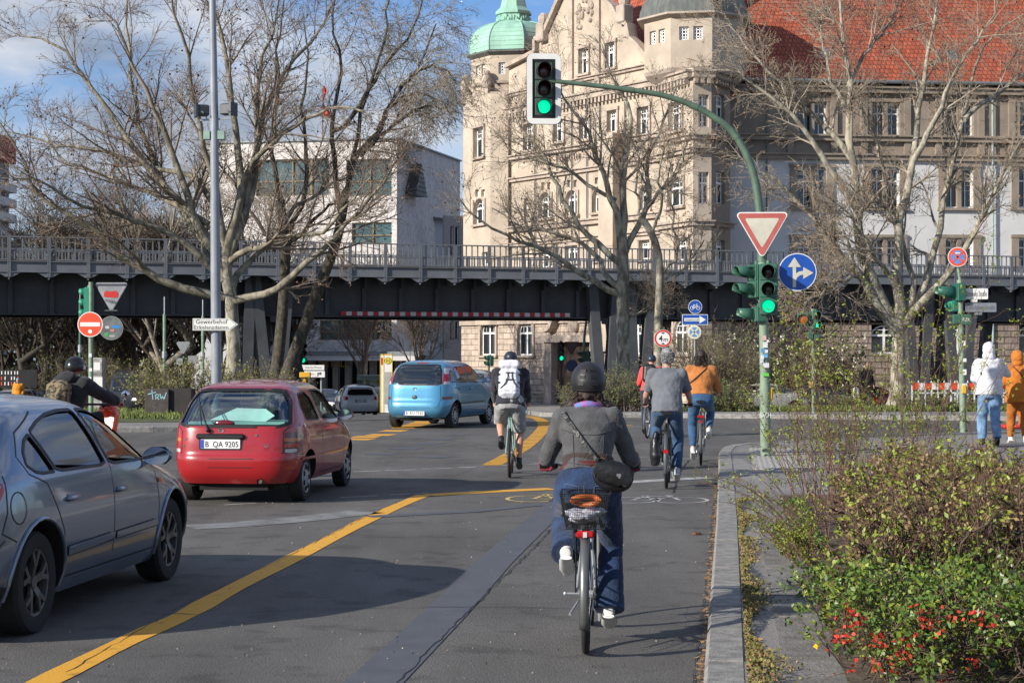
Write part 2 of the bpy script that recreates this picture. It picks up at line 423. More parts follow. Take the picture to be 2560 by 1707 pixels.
mb = MB(); yl = smooth3([Gp(*q) for q in ((20, 1750), (107, 1707), (342, 1589), (467, 1537), (540, 1492), (766, 1378), (940, 1287), (1060, 1237))], 2)
strip(mb, yl, .19, wf=lambda i: .185+.014*sin(i*1.3)); strip(mb, smooth3([Gp(1072, 1238), Gp(1200, 1230), Gp(1380, 1222)]), .3, MK+.001)
struct(mesh_obj('yellow_lane_line', mb, m_yel, smooth=0))
mb = MB(); yc = smooth3([Gp(*q) for q in ((1228, 1163), (1268, 1142), (1312, 1117), (1345, 1088), (1364, 1064), (1352, 1048), (1318, 1040))], 3)
rs = []; acc = resample([(p.x, p.y) for p in yc], .38)
for i in range(len(acc)-1):
 a, b = acc[i], acc[i+1]; d = (b-a)*.74; b = a+d
 w = .31
 q = [(a.x-w/2, a.y), (a.x+w/2, a.y), (b.x+w/2, b.y), (b.x-w/2, b.y)] if abs(d.y) > abs(d.x)*.6 else [(a.x, a.y-.8), (a.x, a.y+.8), (b.x, b.y+.8), (b.x, b.y-.8)]
 mb.add([(x_, y_, gz(y_)+MK) for x_, y_ in q], [(0, 1, 2, 3)])
for (x0_, x1_, py_) in ((940, 964, 1087), (972, 995, 1077), (1005, 1018, 1068.5), (1020, 1040, 1064), (1042, 1056, 1058.5), (1057, 1065, 1055), (886, 912, 1098), (905, 925, 1092)):
 strip(mb, [Gp(x0_, py_+2), Gp(x1_, py_-2)], .55)
for (x0_, x1_, py_) in ((1560, 1572, 1064), (1636, 1648, 1061)): strip(mb, [Gp(x0_, py_), Gp(x1_, py_-1)], .3)
struct(mesh_obj('yellow_guide_blocks', mb, m_yel, smooth=0))
mb = MB()
for (a, b, w) in (((963, 1176), (1040, 1174), .1), ((1056, 1172.5), (1132, 1170), .1), ((1147, 1168.5), (1209, 1166.5), .1), ((1248, 1163), (1306, 1161), .1), ((1321, 1160), (1362, 1158), .1),
                  ((884, 1179), (950, 1177), .1), ((850, 1244), (945, 1239), .07), ((975, 1237), (1070, 1232), .07), ((560, 1262), (640, 1258), .07),
                  ((1557, 1206), (1768, 1194), .33), ((1620, 1150), (1740, 1146), .08), ((1590, 1143), (1622, 1142), .08), ((2268, 1086), (2600, 1076), .18), ((2010, 1040), (2140, 1062), .12), ((1560, 1068), (1600, 1066), .1)):
 strip(mb, [Gp(*a), Gp(*b)], w)
struct(mesh_obj('white_line', mb, m_whi, smooth=0))
mb = MB(); strip(mb, [Gp(470, 1318), Gp(600, 1311), Gp(760, 1297), Gp(920, 1279)], .5); struct(mesh_obj('faded_line', mb, m_fadew, smooth=0))
mb = MB(); strip(mb, [Gp(850, 1790), Gp(934, 1707), Gp(1105, 1541), Gp(1235, 1405), Gp(1330, 1318), Gp(1420, 1240)], .31)
strip(mb, [Gp(920, 1292), Gp(1180, 1278), Gp(1340, 1262), Gp(1500, 1250)], .25, MK+.001)
for (x0_, x1_, py_) in ((1127, 1155, 1087), (1090, 1115, 1098), (1055, 1085, 1109), (1000, 1030, 1121), (940, 965, 1135), (1080, 1100, 1142)): strip(mb, [Gp(x0_, py_+2), Gp(x1_, py_-2)], .5)
struct(mesh_obj('covered_line', mb, m_old, smooth=0))
def bike_mark(mb, u0, u1, vtop, vbot):           # the cycle pictogram, laid flat on the lane
 def T(x_, y_): return Gp(u0+(u1-u0)*x_, vbot+(vtop-vbot)*y_)
 def ring(cx, cy, r): pts = [T(cx+r*cos(a)*.9, cy+r*sin(a)) for a in [2*pi*k/20 for k in range(21)]]; strip(mb, pts, .05)
 ring(.18, .42, .40); ring(.82, .42, .40)
 for a, b in (((.18, .42), (.36, .95)), ((.36, .95), (.68, .9)), ((.68, .9), (.48, .40)), ((.48, .40), (.36, .95)), ((.18, .42), (.48, .40)), ((.66, 1.05), (.82, .42)), ((.62, 1.08), (.74, 1.05)), ((.3, 1.02), (.42, 1.02))):
  strip(mb, [T(*a), T(*b)], .05)
mb = MB(); bike_mark(mb, 1545, 1735, 1240, 1258); struct(mesh_obj('cycle_marking', mb, m_whi, smooth=0))
m_yw = M('pale yellow marking', (.55, .42, .16), .8, var=.2)
mb = MB(); bike_mark(mb, 1300, 1480, 1236, 1255); struct(mesh_obj('cycle_marking', mb, m_yw, smooth=0))
# cracks and seams
mb = MB(); random.seed(5)
def crack(pts, w):
 p = []
 for i in range(len(pts)-1):
  a, b = Gp(*pts[i]), Gp(*pts[i+1]); n = max(2, int((b-a).length/.12))
  for k in range(n): q = a.lerp(b, k/n); p.append(q + Vector((rnd(-.012, .012), rnd(-.02, .02), 0)))
 strip(mb, p, w, .0062, wf=lambda i: w*(.5+.8*abs(sin(i*2.1+sin(i*.7)*3))))
crack([(348, 1533), (505, 1538), (740, 1523), (890, 1520), (1080, 1519), (1340, 1519), (1600, 1524)], .011)
crack([(992, 1707), (1100, 1600), (1150, 1550), (1260, 1440), (1345, 1360), (1395, 1300)], .010)
crack([(1228, 1155), (1110, 1200), (1026, 1236), (700, 1400), (480, 1500), (150, 1690)], .006)
crack([(1735, 1720), (1748, 1600), (1772, 1400), (1783, 1250)], .006)
crack([(1682, 1232), (1700, 1180), (1722, 1150)], .02)
struct(mesh_obj('road_crack', mb, m_crk, smooth=0))
# dry leaf litter and moss along the kerb
mb = MB(); random.seed(8)
for i in range(1100):
 y = 7.5 + 24*random.random()**1.3; x = -.12+.1228*y - abs(random.gauss(0, .028)); s_ = rnd(.006, .02); a = rnd(0, 6.3); t = rnd(-.5, .5)
 z = rnd(.008, .02); u = Vector((cos(a), sin(a), t*.5))*s_; w = Vector((-sin(a), cos(a), rnd(-.3, .3)))*s_*.6; c = Vector((x, y, z))
 mb.quad(c-u-w, c+u-w, c+u+w, c-u+w)
struct(mesh_obj('leaf_litter', mb, M('dry leaves', (.30, .17, .08), .9, var=.5, scale=60), smooth=0), 'stuff')
# ================================================================ the elevated railway
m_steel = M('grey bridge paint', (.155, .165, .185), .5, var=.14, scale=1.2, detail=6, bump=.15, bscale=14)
m_steel_shade = M('shaded bridge paint', (.050, .052, .058), .55, var=.25, scale=1.0, detail=6, bump=.15, bscale=14)  # same grey darkened: shade below the walkway is put into the colour
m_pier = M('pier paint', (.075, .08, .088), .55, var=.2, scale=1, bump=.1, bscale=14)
m_rust = M('rusty steel', (.09, .062, .05), .8, var=.4, scale=5)
BR = thing('railway_bridge', 'long dark grey riveted steel railway viaduct crossing the whole street', 'bridge', (0, 76.1, 0), R(17.9))
BU0, BU1 = -50, 62; PS = 1.53
ZR, ZM, ZF1, ZF0, ZB0, ZW0 = 6.42, 5.88, 5.47, 5.01, 4.82, 3.36
def bridge_side(sgn, v0):                       # sgn -1 = camera side
 n = int((BU1-BU0)/PS)
 mb = MB(); bp = MB(); fp = MB(); bp.prism([(-.46, ZF0-.005), (-.13, ZB0), (.13, ZB0), (.46, ZF0-.005)], (0, v0+sgn*.05, 0), (1, 0, 0), (0, 0, 1), .03); bp.box((0, v0-sgn*.6, ZF0-.15), (.05, 1.3, .26)); br = mesh_obj('bracket', bp, m_steel, BR, 0); br.location.x = BU0
 for i in range(n+1):
  u = BU0 + i*PS
  mb.box((u, v0, (ZR+ZB0)/2), (.09, .10, ZR-ZB0)); mb.box((u, v0-.06*(-sgn)*0+sgn*.07, (ZR+ZB0)/2), (.15, .02, ZR-ZB0))
  for k in range(18): mb.box((u+.045, v0+sgn*.085, ZB0+.06+k*.09), (.022, .012, .022)); mb.box((u-.045, v0+sgn*.085, ZB0+.06+k*.09), (.022, .012, .022))
  if i: b2 = br.copy(); COL.objects.link(b2); b2.location.x = u
 mesh_obj('post', mb, m_steel, BR, 0)
 rl = MB(); L_ = BU1-BU0; c = (BU0+BU1)/2
 rl.box((c, v0, ZR), (L_, .10, .05)); rl.box((c, v0, ZM), (L_, .045, .035)); rl.box((c, v0, ZF1+.05), (L_, .05, .045))
 for i in range(n):
  for k in range(1, 6):
   u = BU0+i*PS+k*PS/6; rl.box((u, v0, (ZR+ZM)/2), (.05, .03, ZR-ZM))
  for k in range(1, 12):
   u = BU0+i*PS+k*PS/12; rl.box((u, v0, (ZM+ZF1)/2+.02), (.03 if k % 2 else .055, .03, ZM-ZF1-.04))
  for k in range(12):
   u = BU0+i*PS+(k+.5)*PS/12; rl.box((u, v0, ZM-.035), (.07, .025, .02))
 mesh_obj('railing', rl, m_steel, BR, 0)
 f = MB(); f.box((c, v0, (ZF1+ZF0)/2), (L_, .03, ZF1-ZF0-.06)); f.box((c, v0+sgn*.03, ZF1-.025), (L_, .12, .03)); f.box((c, v0+sgn*.03, ZF0+.015), (L_, .12, .03))
 mesh_obj('fascia', f, m_steel, BR, 0)
 g = MB(); g.box((c, v0, ZF1-.005+.012), (L_, .09, .022)); mesh_obj('edge_strip', g, m_rust, BR, 0)
bridge_side(-1, 0.0)
bridge_side(1, 8.2)
def girder(v0, sgn, zt, name):
 w = MB(); c = (BU0+BU1)/2; L_ = BU1-BU0
 w.box((c, v0, (zt+ZW0)/2), (L_, .04, zt-ZW0-.06)); w.box((c, v0, ZW0+.02), (L_, .42, .05)); w.box((c, v0+sgn*.03, ZW0+.12), (L_, .06, .15)); w.box((c, v0, zt-.02), (L_, .42, .05))
 n = int(L_/1.62)
 for i in range(n+1):
  u = BU0+i*1.62; w.box((u, v0+sgn*.09, (zt+ZW0)/2), (.10, .14, zt-ZW0-.1)); w.box((u, v0+sgn*.165, (zt+ZW0)/2), (.18, .012, zt-ZW0-.1))
  for k in range(7): w.box((u+.06, v0+sgn*.18, ZW0+.25+k*.2), (.03, .02, .03)); w.box((u-.06, v0+sgn*.18, ZW0+.25+k*.2), (.03, .02, .03))
 for i in range(int(L_/.18)): w.box((BU0+i*.18, v0+sgn*.068, ZW0+.12), (.035, .02, .035))
 return mesh_obj(name, w, m_steel_shade, BR, 0)
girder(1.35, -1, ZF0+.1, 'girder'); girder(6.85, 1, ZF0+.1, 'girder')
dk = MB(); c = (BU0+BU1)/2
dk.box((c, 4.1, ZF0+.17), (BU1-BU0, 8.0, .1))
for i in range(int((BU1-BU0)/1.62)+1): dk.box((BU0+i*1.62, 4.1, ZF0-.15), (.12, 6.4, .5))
mesh_obj('deck', dk, m_steel_shade, BR, 0)
tr = MB()
for v in (1.9, 3.34, 4.9, 6.34): tr.box((c, v, ZF0+.33), (BU1-BU0, .07, .15))
mesh_obj('rail', tr, m_rust, BR, 0)
# red and white warning boards under the camera-side girder
def bu(px, v=0.0):                              # distance along the bridge of a picture column
 k = (px-1280)/F; c_, s_ = cos(R(17.9)), sin(R(17.9))
 return (k*(76.1+v*c_) + v*s_)/(c_-k*s_)
u0, u1 = bu(858, .6), bu(1434, .6); n = 44
m_red = M('signal red', (.42, .018, .02), .5, var=.15, scale=8); m_wht = M('board white', (.5, .5, .5), .5, var=.12, scale=8)
wb = MB()
for i in range(n):
 wb.cur = i % 2; a = u0+(u1-u0)*i/n; b = u0+(u1-u0)*(i+1)/n; wb.box(((a+b)/2, 1.08, ZW0+.14), (b-a, .03, .17))
mesh_obj('warning_board', wb, [m_red, m_wht], BR, 0)
def leg(p0, p1, v, w0, w1, z1):
 g = MB(); gzv = gz(76.1+p0*sin(R(17.9))+v)-.1
 for dv in (-.2, .2): g.beam((p0, v+dv, gzv), (p1, v+dv, z1), .03, w0, up=(1, 0, 0))
 g.beam((p0, v, gzv), (p1, v, z1), .37, w0*.12, up=(1, 0, 0))
 g.beam((p0-w0/2, v, gzv), (p1-w0/2, v, z1), .42, .03, up=(1, 0, 0)); g.beam((p0+w0/2, v, gzv), (p1+w0/2, v, z1), .42, .03, up=(1, 0, 0))
 mesh_obj('pier_leg', g, m_pier, BR, 0)
for (pb, pl, pr) in ((605, 575, 625), (684, 636, 722), (1512, 1478, 1540), (1594, 1572, 1630), (2296, 2262, 2322), (2396, 2362, 2434), (-180, -215, -150), (-100, -140, -70), (3000, 2960, 3040)):
 for v, o in ((1.0, 0), (7.1, 42)):
  ub = bu(pb+o, v); leg(ub-.14, bu(pl+o, v), v, .42, .4, ZF0+.05); leg(ub+.14, bu(pr+o, v), v, .42, .4, ZF0+.05)
 g = MB(); g.beam((bu(pb, 1.0), 1.0, .9), (bu(pb+42, 7.1), 7.1, .9), .16, .2); g.beam((bu(pb, 1.0), 1.0, ZW0-.12), (bu(pb+42, 7.1), 7.1, ZW0-.12), .3, .24)
 mesh_obj('cross_beam', g, m_steel_shade, BR, 0)
# ================================================================ buildings
m_win = M('window glass', (.018, .026, .034), .06, var=.0, spec=1.0)
m_frame = M('white window paint', (.78, .78, .76), .5, var=.06)
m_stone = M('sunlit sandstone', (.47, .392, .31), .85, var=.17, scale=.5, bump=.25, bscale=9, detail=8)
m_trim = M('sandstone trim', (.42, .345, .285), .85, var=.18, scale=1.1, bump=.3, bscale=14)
m_grey = M('brown and shaded sandstone', (.26, .21, .165), .85, var=.16, scale=.8, bump=.2, bscale=12)
m_plast = M('white plaster', (.56, .555, .55), .9, var=.05, scale=.5)
def brickish(name, c, w, h, mortar, rough=.9, off=.5, msize=.02, bump=.6, var=.2, rot=None):
 m = bpy.data.materials.new(name); m.use_nodes = True; nt = m.node_tree; N = nt.nodes; L = nt.links; b = N['Principled BSDF']; b.inputs['Roughness'].default_value = rough
 uv = N.new('ShaderNodeUVMap'); br = N.new('ShaderNodeTexBrick'); br.inputs['Scale'].default_value = 1
 br.inputs['Brick Width'].default_value = w; br.inputs['Row Height'].default_value = h; br.inputs['Mortar Size'].default_value = msize; br.offset = off
 br.inputs['Color1'].default_value = (*[x*(1-var) for x in c], 1); br.inputs['Color2'].default_value = (*[min(1, x*(1+var)) for x in c], 1); br.inputs['Mortar'].default_value = (*mortar, 1); br.inputs['Mortar Smooth'].default_value = .6
 L.new(uv.outputs[0], br.inputs['Vector'])
 no = N.new('ShaderNodeTexNoise'); no.inputs['Scale'].default_value = 2.2; no.inputs['Detail'].default_value = 6; L.new(uv.outputs[0], no.inputs['Vector'])
 mr = N.new('ShaderNodeMapRange'); mr.inputs[1].default_value = .3; mr.inputs[2].default_value = .7; mr.inputs[3].default_value = .78; mr.inputs[4].default_value = 1.15; L.new(no.outputs[0], mr.inputs[0])
 mx = N.new('ShaderNodeMix'); mx.data_type = 'RGBA'; mx.blend_type = 'MULTIPLY'; mx.inputs[0].default_value = 1; L.new(br.outputs[0], mx.inputs[6]); L.new(mr.outputs[0], mx.inputs[7]); L.new(mx.outputs[2], b.inputs['Base Color'])
 su = N.new('ShaderNodeMath'); su.operation = 'SUBTRACT'; L.new(no.outputs[0], su.inputs[0]); L.new(br.outputs['Fac'], su.inputs[1])
 bp = N.new('ShaderNodeBump'); bp.inputs['Strength'].default_value = bump; bp.inputs['Distance'].default_value = .12; L.new(su.outputs[0], bp.inputs['Height']); L.new(bp.outputs[0], b.inputs['Normal'])
 MATS[name] = m; return m
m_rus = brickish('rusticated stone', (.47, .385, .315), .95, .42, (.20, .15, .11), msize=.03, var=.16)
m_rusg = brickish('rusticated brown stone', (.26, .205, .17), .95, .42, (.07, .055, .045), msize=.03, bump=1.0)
m_tile = brickish('red clay tiles', (.37, .085, .04), .30, .42, (.20, .045, .022), rough=.75, msize=.035, var=.2, bump=.8)
m_trav = brickish('travertine slabs', (.66, .615, .585), .62, 1.25, (.50, .47, .44), msize=.012, var=.08, bump=.1, off=.4)
m_copper = M('green copper', (.30, .52, .41), .6, var=.14, scale=1.2, detail=7, stretch=(1, 1, .35))
m_slate = M('dark slate', (.11, .12, .11), .6, var=.25, scale=2, stretch=(2, 2, .4))
m_dark = M('dark opening', (.012, .012, .012), .8, var=0)
m_lead = M('zinc', (.22, .24, .25), .45, metal=.5, var=.1)
def add_uv(o, fn):
 me = o.data; uvl = me.uv_layers.new(name='UVMap')
 for p in me.polygons:
  for li in p.loop_indices: uvl.data[li].uv = fn(me.vertices[me.loops[li].vertex_index].co, p.normal)
class Plane:
 def __init__(s, a, b): 
  s.o = Vector((a[0], a[1], 0)); s.d = (Vector((b[0], b[1], 0))-s.o); s.len = s.d.length; s.d.normalize(); s.n = Vector((s.d.y, -s.d.x, 0))
 def hit(s, px, py):
  r = P(px, py, 100.0) - Vector((0, 0, CAMZ)); c = Vector((0, 0, CAMZ)); t = (s.o-c).dot(s.n)/r.dot(s.n); q = c + r*t; return ((q-s.o).dot(s.d), q.z)
 def pt(s, u, z, off=0.0): return s.o + s.d*u + Z*z + s.n*off
def px_rect(pl, x0, x1, y0, y1):
 a = pl.hit(x0, (y0+y1)/2)[0]; b = pl.hit(x1, (y0+y1)/2)[0]; m = (x0+x1)/2
 return [min(a, b), max(a, b), pl.hit(m, y1)[1], pl.hit(m, y0)[1]]
def winloop(w, arch):
 a, b, z0, z1 = w
 if not arch: return [(a, z0), (b, z0), (b, z1), (a, z1)]
 r = (b-a)/2; c = (a+b)/2; k = min(r, (z1-z0)*.45)
 return [(a, z0), (b, z0)] + [(c+r*cos(t), z1-k+k*sin(t)) for t in [pi*i/10 for i in range(11)]]
def wallmesh(name, parent, pl, outer, wins, mat, th=.5, uvs=True):
 mb = MB(); mb.holed(outer, [winloop(w[:4], w[4]) for w in wins], pl.o + pl.n*0, pl.d, Z, th)
 o = mesh_obj(name, mb, mat, parent, 0, world=True)
 if uvs:
  me = o.data; uvl = me.uv_layers.new(name='UVMap'); mw = wm(parent); 
  for p in me.polygons:
   for li in p.loop_indices:
    q = mw @ me.vertices[me.loops[li].vertex_index].co - pl.o; uvl.data[li].uv = (q.dot(pl.d)+q.dot(pl.n), q.z)
 return o
def window(parent, pl, w, arch=False, style='cross', surround=None, rec=.28, mats=None):
 a, b, z0, z1 = w[:4]; mb = MB(); W = b-a; H = z1-z0; f = .10
 lp = winloop((a, b, z0, z1), arch)
 mb.cur = 1; mb.prism(lp, pl.pt(0, 0, -rec-.06), pl.d, Z, .02)
 mb.cur = 0
 def bar(u0, u1, za, zb, t=.05): mb.cur = 0; q = pl.pt((u0+u1)/2, (za+zb)/2, -rec); m4 = Matrix((( pl.d.x, pl.n.x, 0, 0), (pl.d.y, pl.n.y, 0, 0), (0, 0, 1, 0), (0, 0, 0, 1))); mb.box(q, (abs(u1-u0), t, abs(zb-za)), M4=m4)
 bar(a, a+f, z0, z1 - (W/2 if arch else 0)); bar(b-f, b, z0, z1-(W/2 if arch else 0)); bar(a, b, z0, z0+f)
 if not arch: bar(a, b, z1-f, z1)
 else:
  r = W/2; k = min(r, H*.45); pts = [pl.pt((a+b)/2+(r-.05)*cos(t), z1-k+(k-.05)*sin(t), -rec) for t in [pi*i/10 for i in range(11)]]; mb.tube(pts, .05, 4)
 if style in ('cross', 'cross3'):
  zt = z0 + H*(.62 if not arch else .60); bar(a, b, zt, zt+.14, .09); m = (a+b)/2; bar(m-.07, m+.07, z0, z1-.02, .08)
  for q in (.25, .75): bar(a+W*q-.018, a+W*q+.018, zt, z1-.05 if not arch else z1-W*.28)
  bar(a, b, (zt+z1)/2+.03, (zt+z1)/2+.07)
 elif style == 'grid':
  for q in (1/3, 2/3): bar(a+W*q-.03, a+W*q+.03, z0, z1)
  for q in (.25, .5, .75): bar(a, b, z0+H*q-.03, z0+H*q+.03)
 elif style == 'pair':
  m = (a+b)/2; mb.cur = 2; q = pl.pt(m, (z0+z1)/2, -.12); m4 = Matrix(((pl.d.x, pl.n.x, 0, 0), (pl.d.y, pl.n.y, 0, 0), (0, 0, 1, 0), (0, 0, 0, 1))); mb.box(q, (.28, .34, H), M4=m4)
  zt = z0+H*.66; bar(a, b, zt, zt+.10); 
  for q in (.25, .75): bar(a+W*q-.03, a+W*q+.03, z0, z1)
 if surround:
  mb.cur = 2; m4 = Matrix(((pl.d.x, pl.n.x, 0, 0), (pl.d.y, pl.n.y, 0, 0), (0, 0, 1, 0), (0, 0, 0, 1))); sw = surround
  mb.box(pl.pt(a-sw/2-.001, (z0+z1)/2, .045), (sw, .16, H+(0 if arch else .1)), M4=m4); mb.box(pl.pt(b+sw/2+.001, (z0+z1)/2, .045), (sw, .16, H+(0 if arch else .1)), M4=m4)
  if not arch: mb.box(pl.pt((a+b)/2, z1+.16, .06), (W+2*sw+.1, .22, .22), M4=m4)
  else:
   r = W/2+sw/2; k = min(W/2, H*.45)+sw/2; pts = [pl.pt((a+b)/2+r*cos(t), z1-k+sw/2+k*sin(t), .04) for t in [pi*i/14 for i in range(15)]]; mb.tube(pts, sw*.42, 6)
  mb.box(pl.pt((a+b)/2, z0-.1, .08), (W+2*sw+.16, .34, .16), M4=m4)
 return mesh_obj('window', mb, mats or [m_frame, m_win, m_trim], parent, 0, world=True)
def course(parent, pl, u0, u1, z, h, d, mat, name='cornice', dent=0):
 mb = MB(); m4 = Matrix(((pl.d.x, pl.n.x, 0, 0), (pl.d.y, pl.n.y, 0, 0), (0, 0, 1, 0), (0, 0, 0, 1)))
 mb.box(pl.pt((u0+u1)/2, z, d/2-.1), (u1-u0, d+.2, h), M4=m4)
 mb.box(pl.pt((u0+u1)/2, z+h*.7, d/2-.1+.08), (u1-u0+.1, d+.36, h*.4), M4=m4)
 if dent:
  n = int((u1-u0)/dent)
  for i in range(n): mb.box(pl.pt(u0+(i+.5)*dent, z-h*.5-dent*.45, d*.5), (dent*.5, d*.8, dent*.9), M4=m4)
 return mesh_obj(name, mb, mat, parent, 0, world=True)
# ---- the large ornate building: main front, two corner towers, long wing
PO = thing('grand_office_building', 'large pink sandstone building with a gable, green copper dome and red tiled roof', 'building', (14, 120, 0))
A0 = Vector((11.37, 115)); AD = Vector((-12.6, 18.0)).normalized()
F1 = Plane((A0+AD*24.0), (A0-AD*2.0))            # runs from far left to near right
ws = []
def rectz(pl, l): return [tuple(px_rect(pl, *q[:4])) + (q[4],) for q in l]
row = [(1449,1472,123,184,0),(1515,1539,109,170,0),(1311,1335,312,375,0),(1386,1410,303,354,0),(1451,1474,298,348,0),(1520,1544,278,330,0),(1595,1624,270,345,0),
       (1349,1379,482,545,1),(1415,1445,477,538,1),(1483,1515,468,530,1),(1600,1626,465,525,1),(1310,1320,496,553,0),(1350,1383,622,668,0),(1415,1446,616,655,0),(1488,1517,609,650,0),(1600,1627,602,648,0),
       (1353,1361,456,474,0),(1368,1376,456,474,0),(1418,1426,450,468,0),(1434,1442,450,468,0),(1487,1495,444,460,0),(1503,1511,444,460,0),(1602,1610,434,456,0),(1616,1624,434,456,0)]
ws = rectz(F1, row)
def hz(px, py, pl=F1): return pl.hit(px, py)
zc = hz(1440, 246)[1]
uL = hz(1272, 400)[0]; uR = hz(1665, 400)[0]
gab = [(uL, -2.1), (uR, -2.1), (uR, zc+1.2), (hz(1640,150)[0], zc+1.3), (hz(1622,150)[0], hz(1622,140)[1]), (hz(1600,112)[0], hz(1600,112)[1]), (hz(1582,96)[0], hz(1582,96)[1]), (hz(1575,60)[0], hz(1575,60)[1]), (hz(1556,52)[0], hz(1556,52)[1]), (hz(1540,20)[0], hz(1540,20)[1]), (hz(1516,-4)[0], hz(1516,-4)[1]), (hz(1480,-60)[0], hz(1480,-60)[1]), (hz(1455,-75)[0], hz(1455,-75)[1]), (hz(1430,-60)[0], hz(1430,-60)[1]), (hz(1366,85)[0], hz(1366,85)[1]), (hz(1345,100)[0], hz(1345,100)[1]), (hz(1345,130)[0], hz(1345,130)[1]), (uL, hz(1345,150)[1])]
o = wallmesh('front_wall', PO, F1, gab, ws, m_stone)
for i, w in enumerate(ws): window(PO, F1, w, bool(w[4]), 'cross' if (w[1]-w[0]) > .9 else 'none', .16 if (w[1]-w[0]) > .9 else None)
for (px, py, h, d, dent) in ((1440, 250, .35, .5, .42), (1440, 372, .22, .3, 0), (1440, 430, .22, .22, 0), (1440, 205, .18, .2, 0), (1440, 560, .3, .3, 0), (1440, 600, .2, .2, 0)):
 course(PO, F1, uL, uR, hz(px, py)[1], h, d, m_trim, 'cornice', dent)
# baluster panels under the windows
for (x0, x1, y0, y1) in ((1340, 1385, 395, 412), (1400, 1455, 385, 402), (1470, 1525, 378, 395), (1672, 1712, 350, 372)):
 mb = MB(); a = px_rect(F1, x0, x1, y0, y1); n = int((a[1]-a[0])/.28)
 for i in range(n): mb.tube([F1.pt(a[0]+(i+.5)*.28, a[2], .14), F1.pt(a[0]+(i+.5)*.28, (a[2]+a[3])/2, .14), F1.pt(a[0]+(i+.5)*.28, a[3], .14)], [.05, .1, .05], 6)
 mesh_obj('balustrade', mb, m_trim, PO, 30, world=True)
# gable dressings: coping, pilaster, pinnacles, carved scrolls
mb = MB(); gp = [F1.pt(a, b, .12) for a, b in gab[3:]]
for i in range(len(gp)-1): mb.beam(gp[i], gp[i+1], .6, .3)
for (px, py) in ((1362, 60), (1564, 14)):
 u, z = hz(px, py); u2, z2 = hz(px, py+45); m4 = Matrix.Rotation(atan2(F1.d.y, F1.d.x), 4, 'Z')
 mb.box(F1.pt(u, (z+z2)/2, .1), (.9, .9, z-z2), M4=m4, bev=.08); mb.ell(F1.pt(u, z+.3, .1), (.42, .42, .5), 8, 6)
u, _ = hz(1430, 60); mb.box(F1.pt(u, (zc+hz(1430, -55)[1])/2, .06), (.5, .25, hz(1430, -55)[1]-zc), M4=m4)
u, _ = hz(1497, 60); mb.box(F1.pt(u, (zc+hz(1497, -25)[1])/2, .06), (.5, .25, hz(1497, -25)[1]-zc), M4=m4)
mesh_obj('gable_coping', mb, m_trim, PO, 0, world=True)
random.seed(3)
for (px, py, w, n) in ((1458, 28, 1.5, 26), (1320, 235, 1.3, 14), (1376, 230, 1.2, 12)):
 u, z = hz(px, py); mb = MB()
 for i in range(n):
  a = rnd(0, 6.3); r_ = rnd(.2, 1)*w; mb.ell(F1.pt(u+r_*cos(a)*.8, z+r_*sin(a)*.8, .05), (rnd(.1, .26), rnd(.1, .2), rnd(.1, .3)), 6, 4)
 mesh_obj('carving', mb, m_trim, PO, 40, world=True)
mb = MB()
for px in (1340, 1395, 1432, 1470, 1502, 1565): 
 u = hz(px, 400)[0]; mb.cyl(F1.pt(u, 3.0, .12), F1.pt(u, zc-.5, .12), .05, n=6)
mesh_obj('downpipe', mb, m_slate, PO, 40, world=True)
# shallow projecting bays on the front (throw the dark vertical bands)
mb = MB()
for (px, w, d, y0) in ((1545, 1.6, 1.1, 350),):
 u = hz(px, 500)[0]; zt = hz(px, y0)[1]; m4 = Matrix.Rotation(atan2(F1.d.y, F1.d.x), 4, 'Z')
 mb.box(F1.pt(u, (zt+2)/2, d/2), (w, d, zt-2), M4=m4); mb.box(F1.pt(u, zt+.15, d/2), (w+.3, d+.3, .35), M4=m4)
 for k in (.25, .5, .75): mb.box(F1.pt(u, 2+(zt-2)*k, d/2), (w+.12, d+.12, .2), M4=m4)
mesh_obj('bay', mb, m_stone, PO, 0, world=True)
def polyprism(name, pts, z0, z1, mat, uv=False, cap=True):
 mb = MB(); k = len(pts); mb.add([(p[0], p[1], z0) for p in pts]+[(p[0], p[1], z1) for p in pts], [(i, (i+1) % k, (i+1) % k+k, i+k) for i in range(k)]+([tuple(range(k, 2*k)), tuple(range(k-1, -1, -1))] if cap else []))
 o = mesh_obj(name, mb, mat, PO, 0, world=True)
 if uv:
  me = o.data; uvl = me.uv_layers.new(name='UVMap')
  for p in me.polygons:
   h = Vector((-p.normal.y, p.normal.x, 0))
   for li in p.loop_indices: q = me.vertices[me.loops[li].vertex_index].co; uvl.data[li].uv = (q.dot(h), q.z)
 return o
def GX(px, d): return (px-1280)/F*d
# left tower
V = [(GX(1158, 135.5), 135.5), (GX(1226, 131.4), 131.4), (GX(1270, 131.1), 131.1), (GX(1294, 134.0), 134.0), (GX(1300, 140), 140), (GX(1180, 142), 142)]
zt1 = P(1226, 232, 131.4).z
TL = Plane(V[0], V[1]); TM = Plane(V[1], V[2]); TR = Plane(V[2], V[3])
tw = [tuple(px_rect(TL, 1186, 1211, 321, 393))+(0,), tuple(px_rect(TL, 1186, 1213, 498, 560))+(1,), tuple(px_rect(TL, 1188, 1197, 474, 492))+(0,), tuple(px_rect(TL, 1203, 1212, 474, 492))+(0,), tuple(px_rect(TL, 1205, 1219, 630, 662))+(0,)]
wallmesh('tower_wall', PO, TL, [(0, 4.0), (TL.len, 4.0), (TL.len, zt1), (0, zt1)], tw, m_stone)
for w in tw: window(PO, TL, w, bool(w[4]), 'cross' if w[3]-w[2] > 1.5 else 'none', .14 if w[3]-w[2] > 1.5 else None)
for a in (TM, TR): wallmesh('tower_wall', PO, a, [(0, 4.0), (a.len, 4.0), (a.len, zt1), (0, zt1)], [], m_stone)
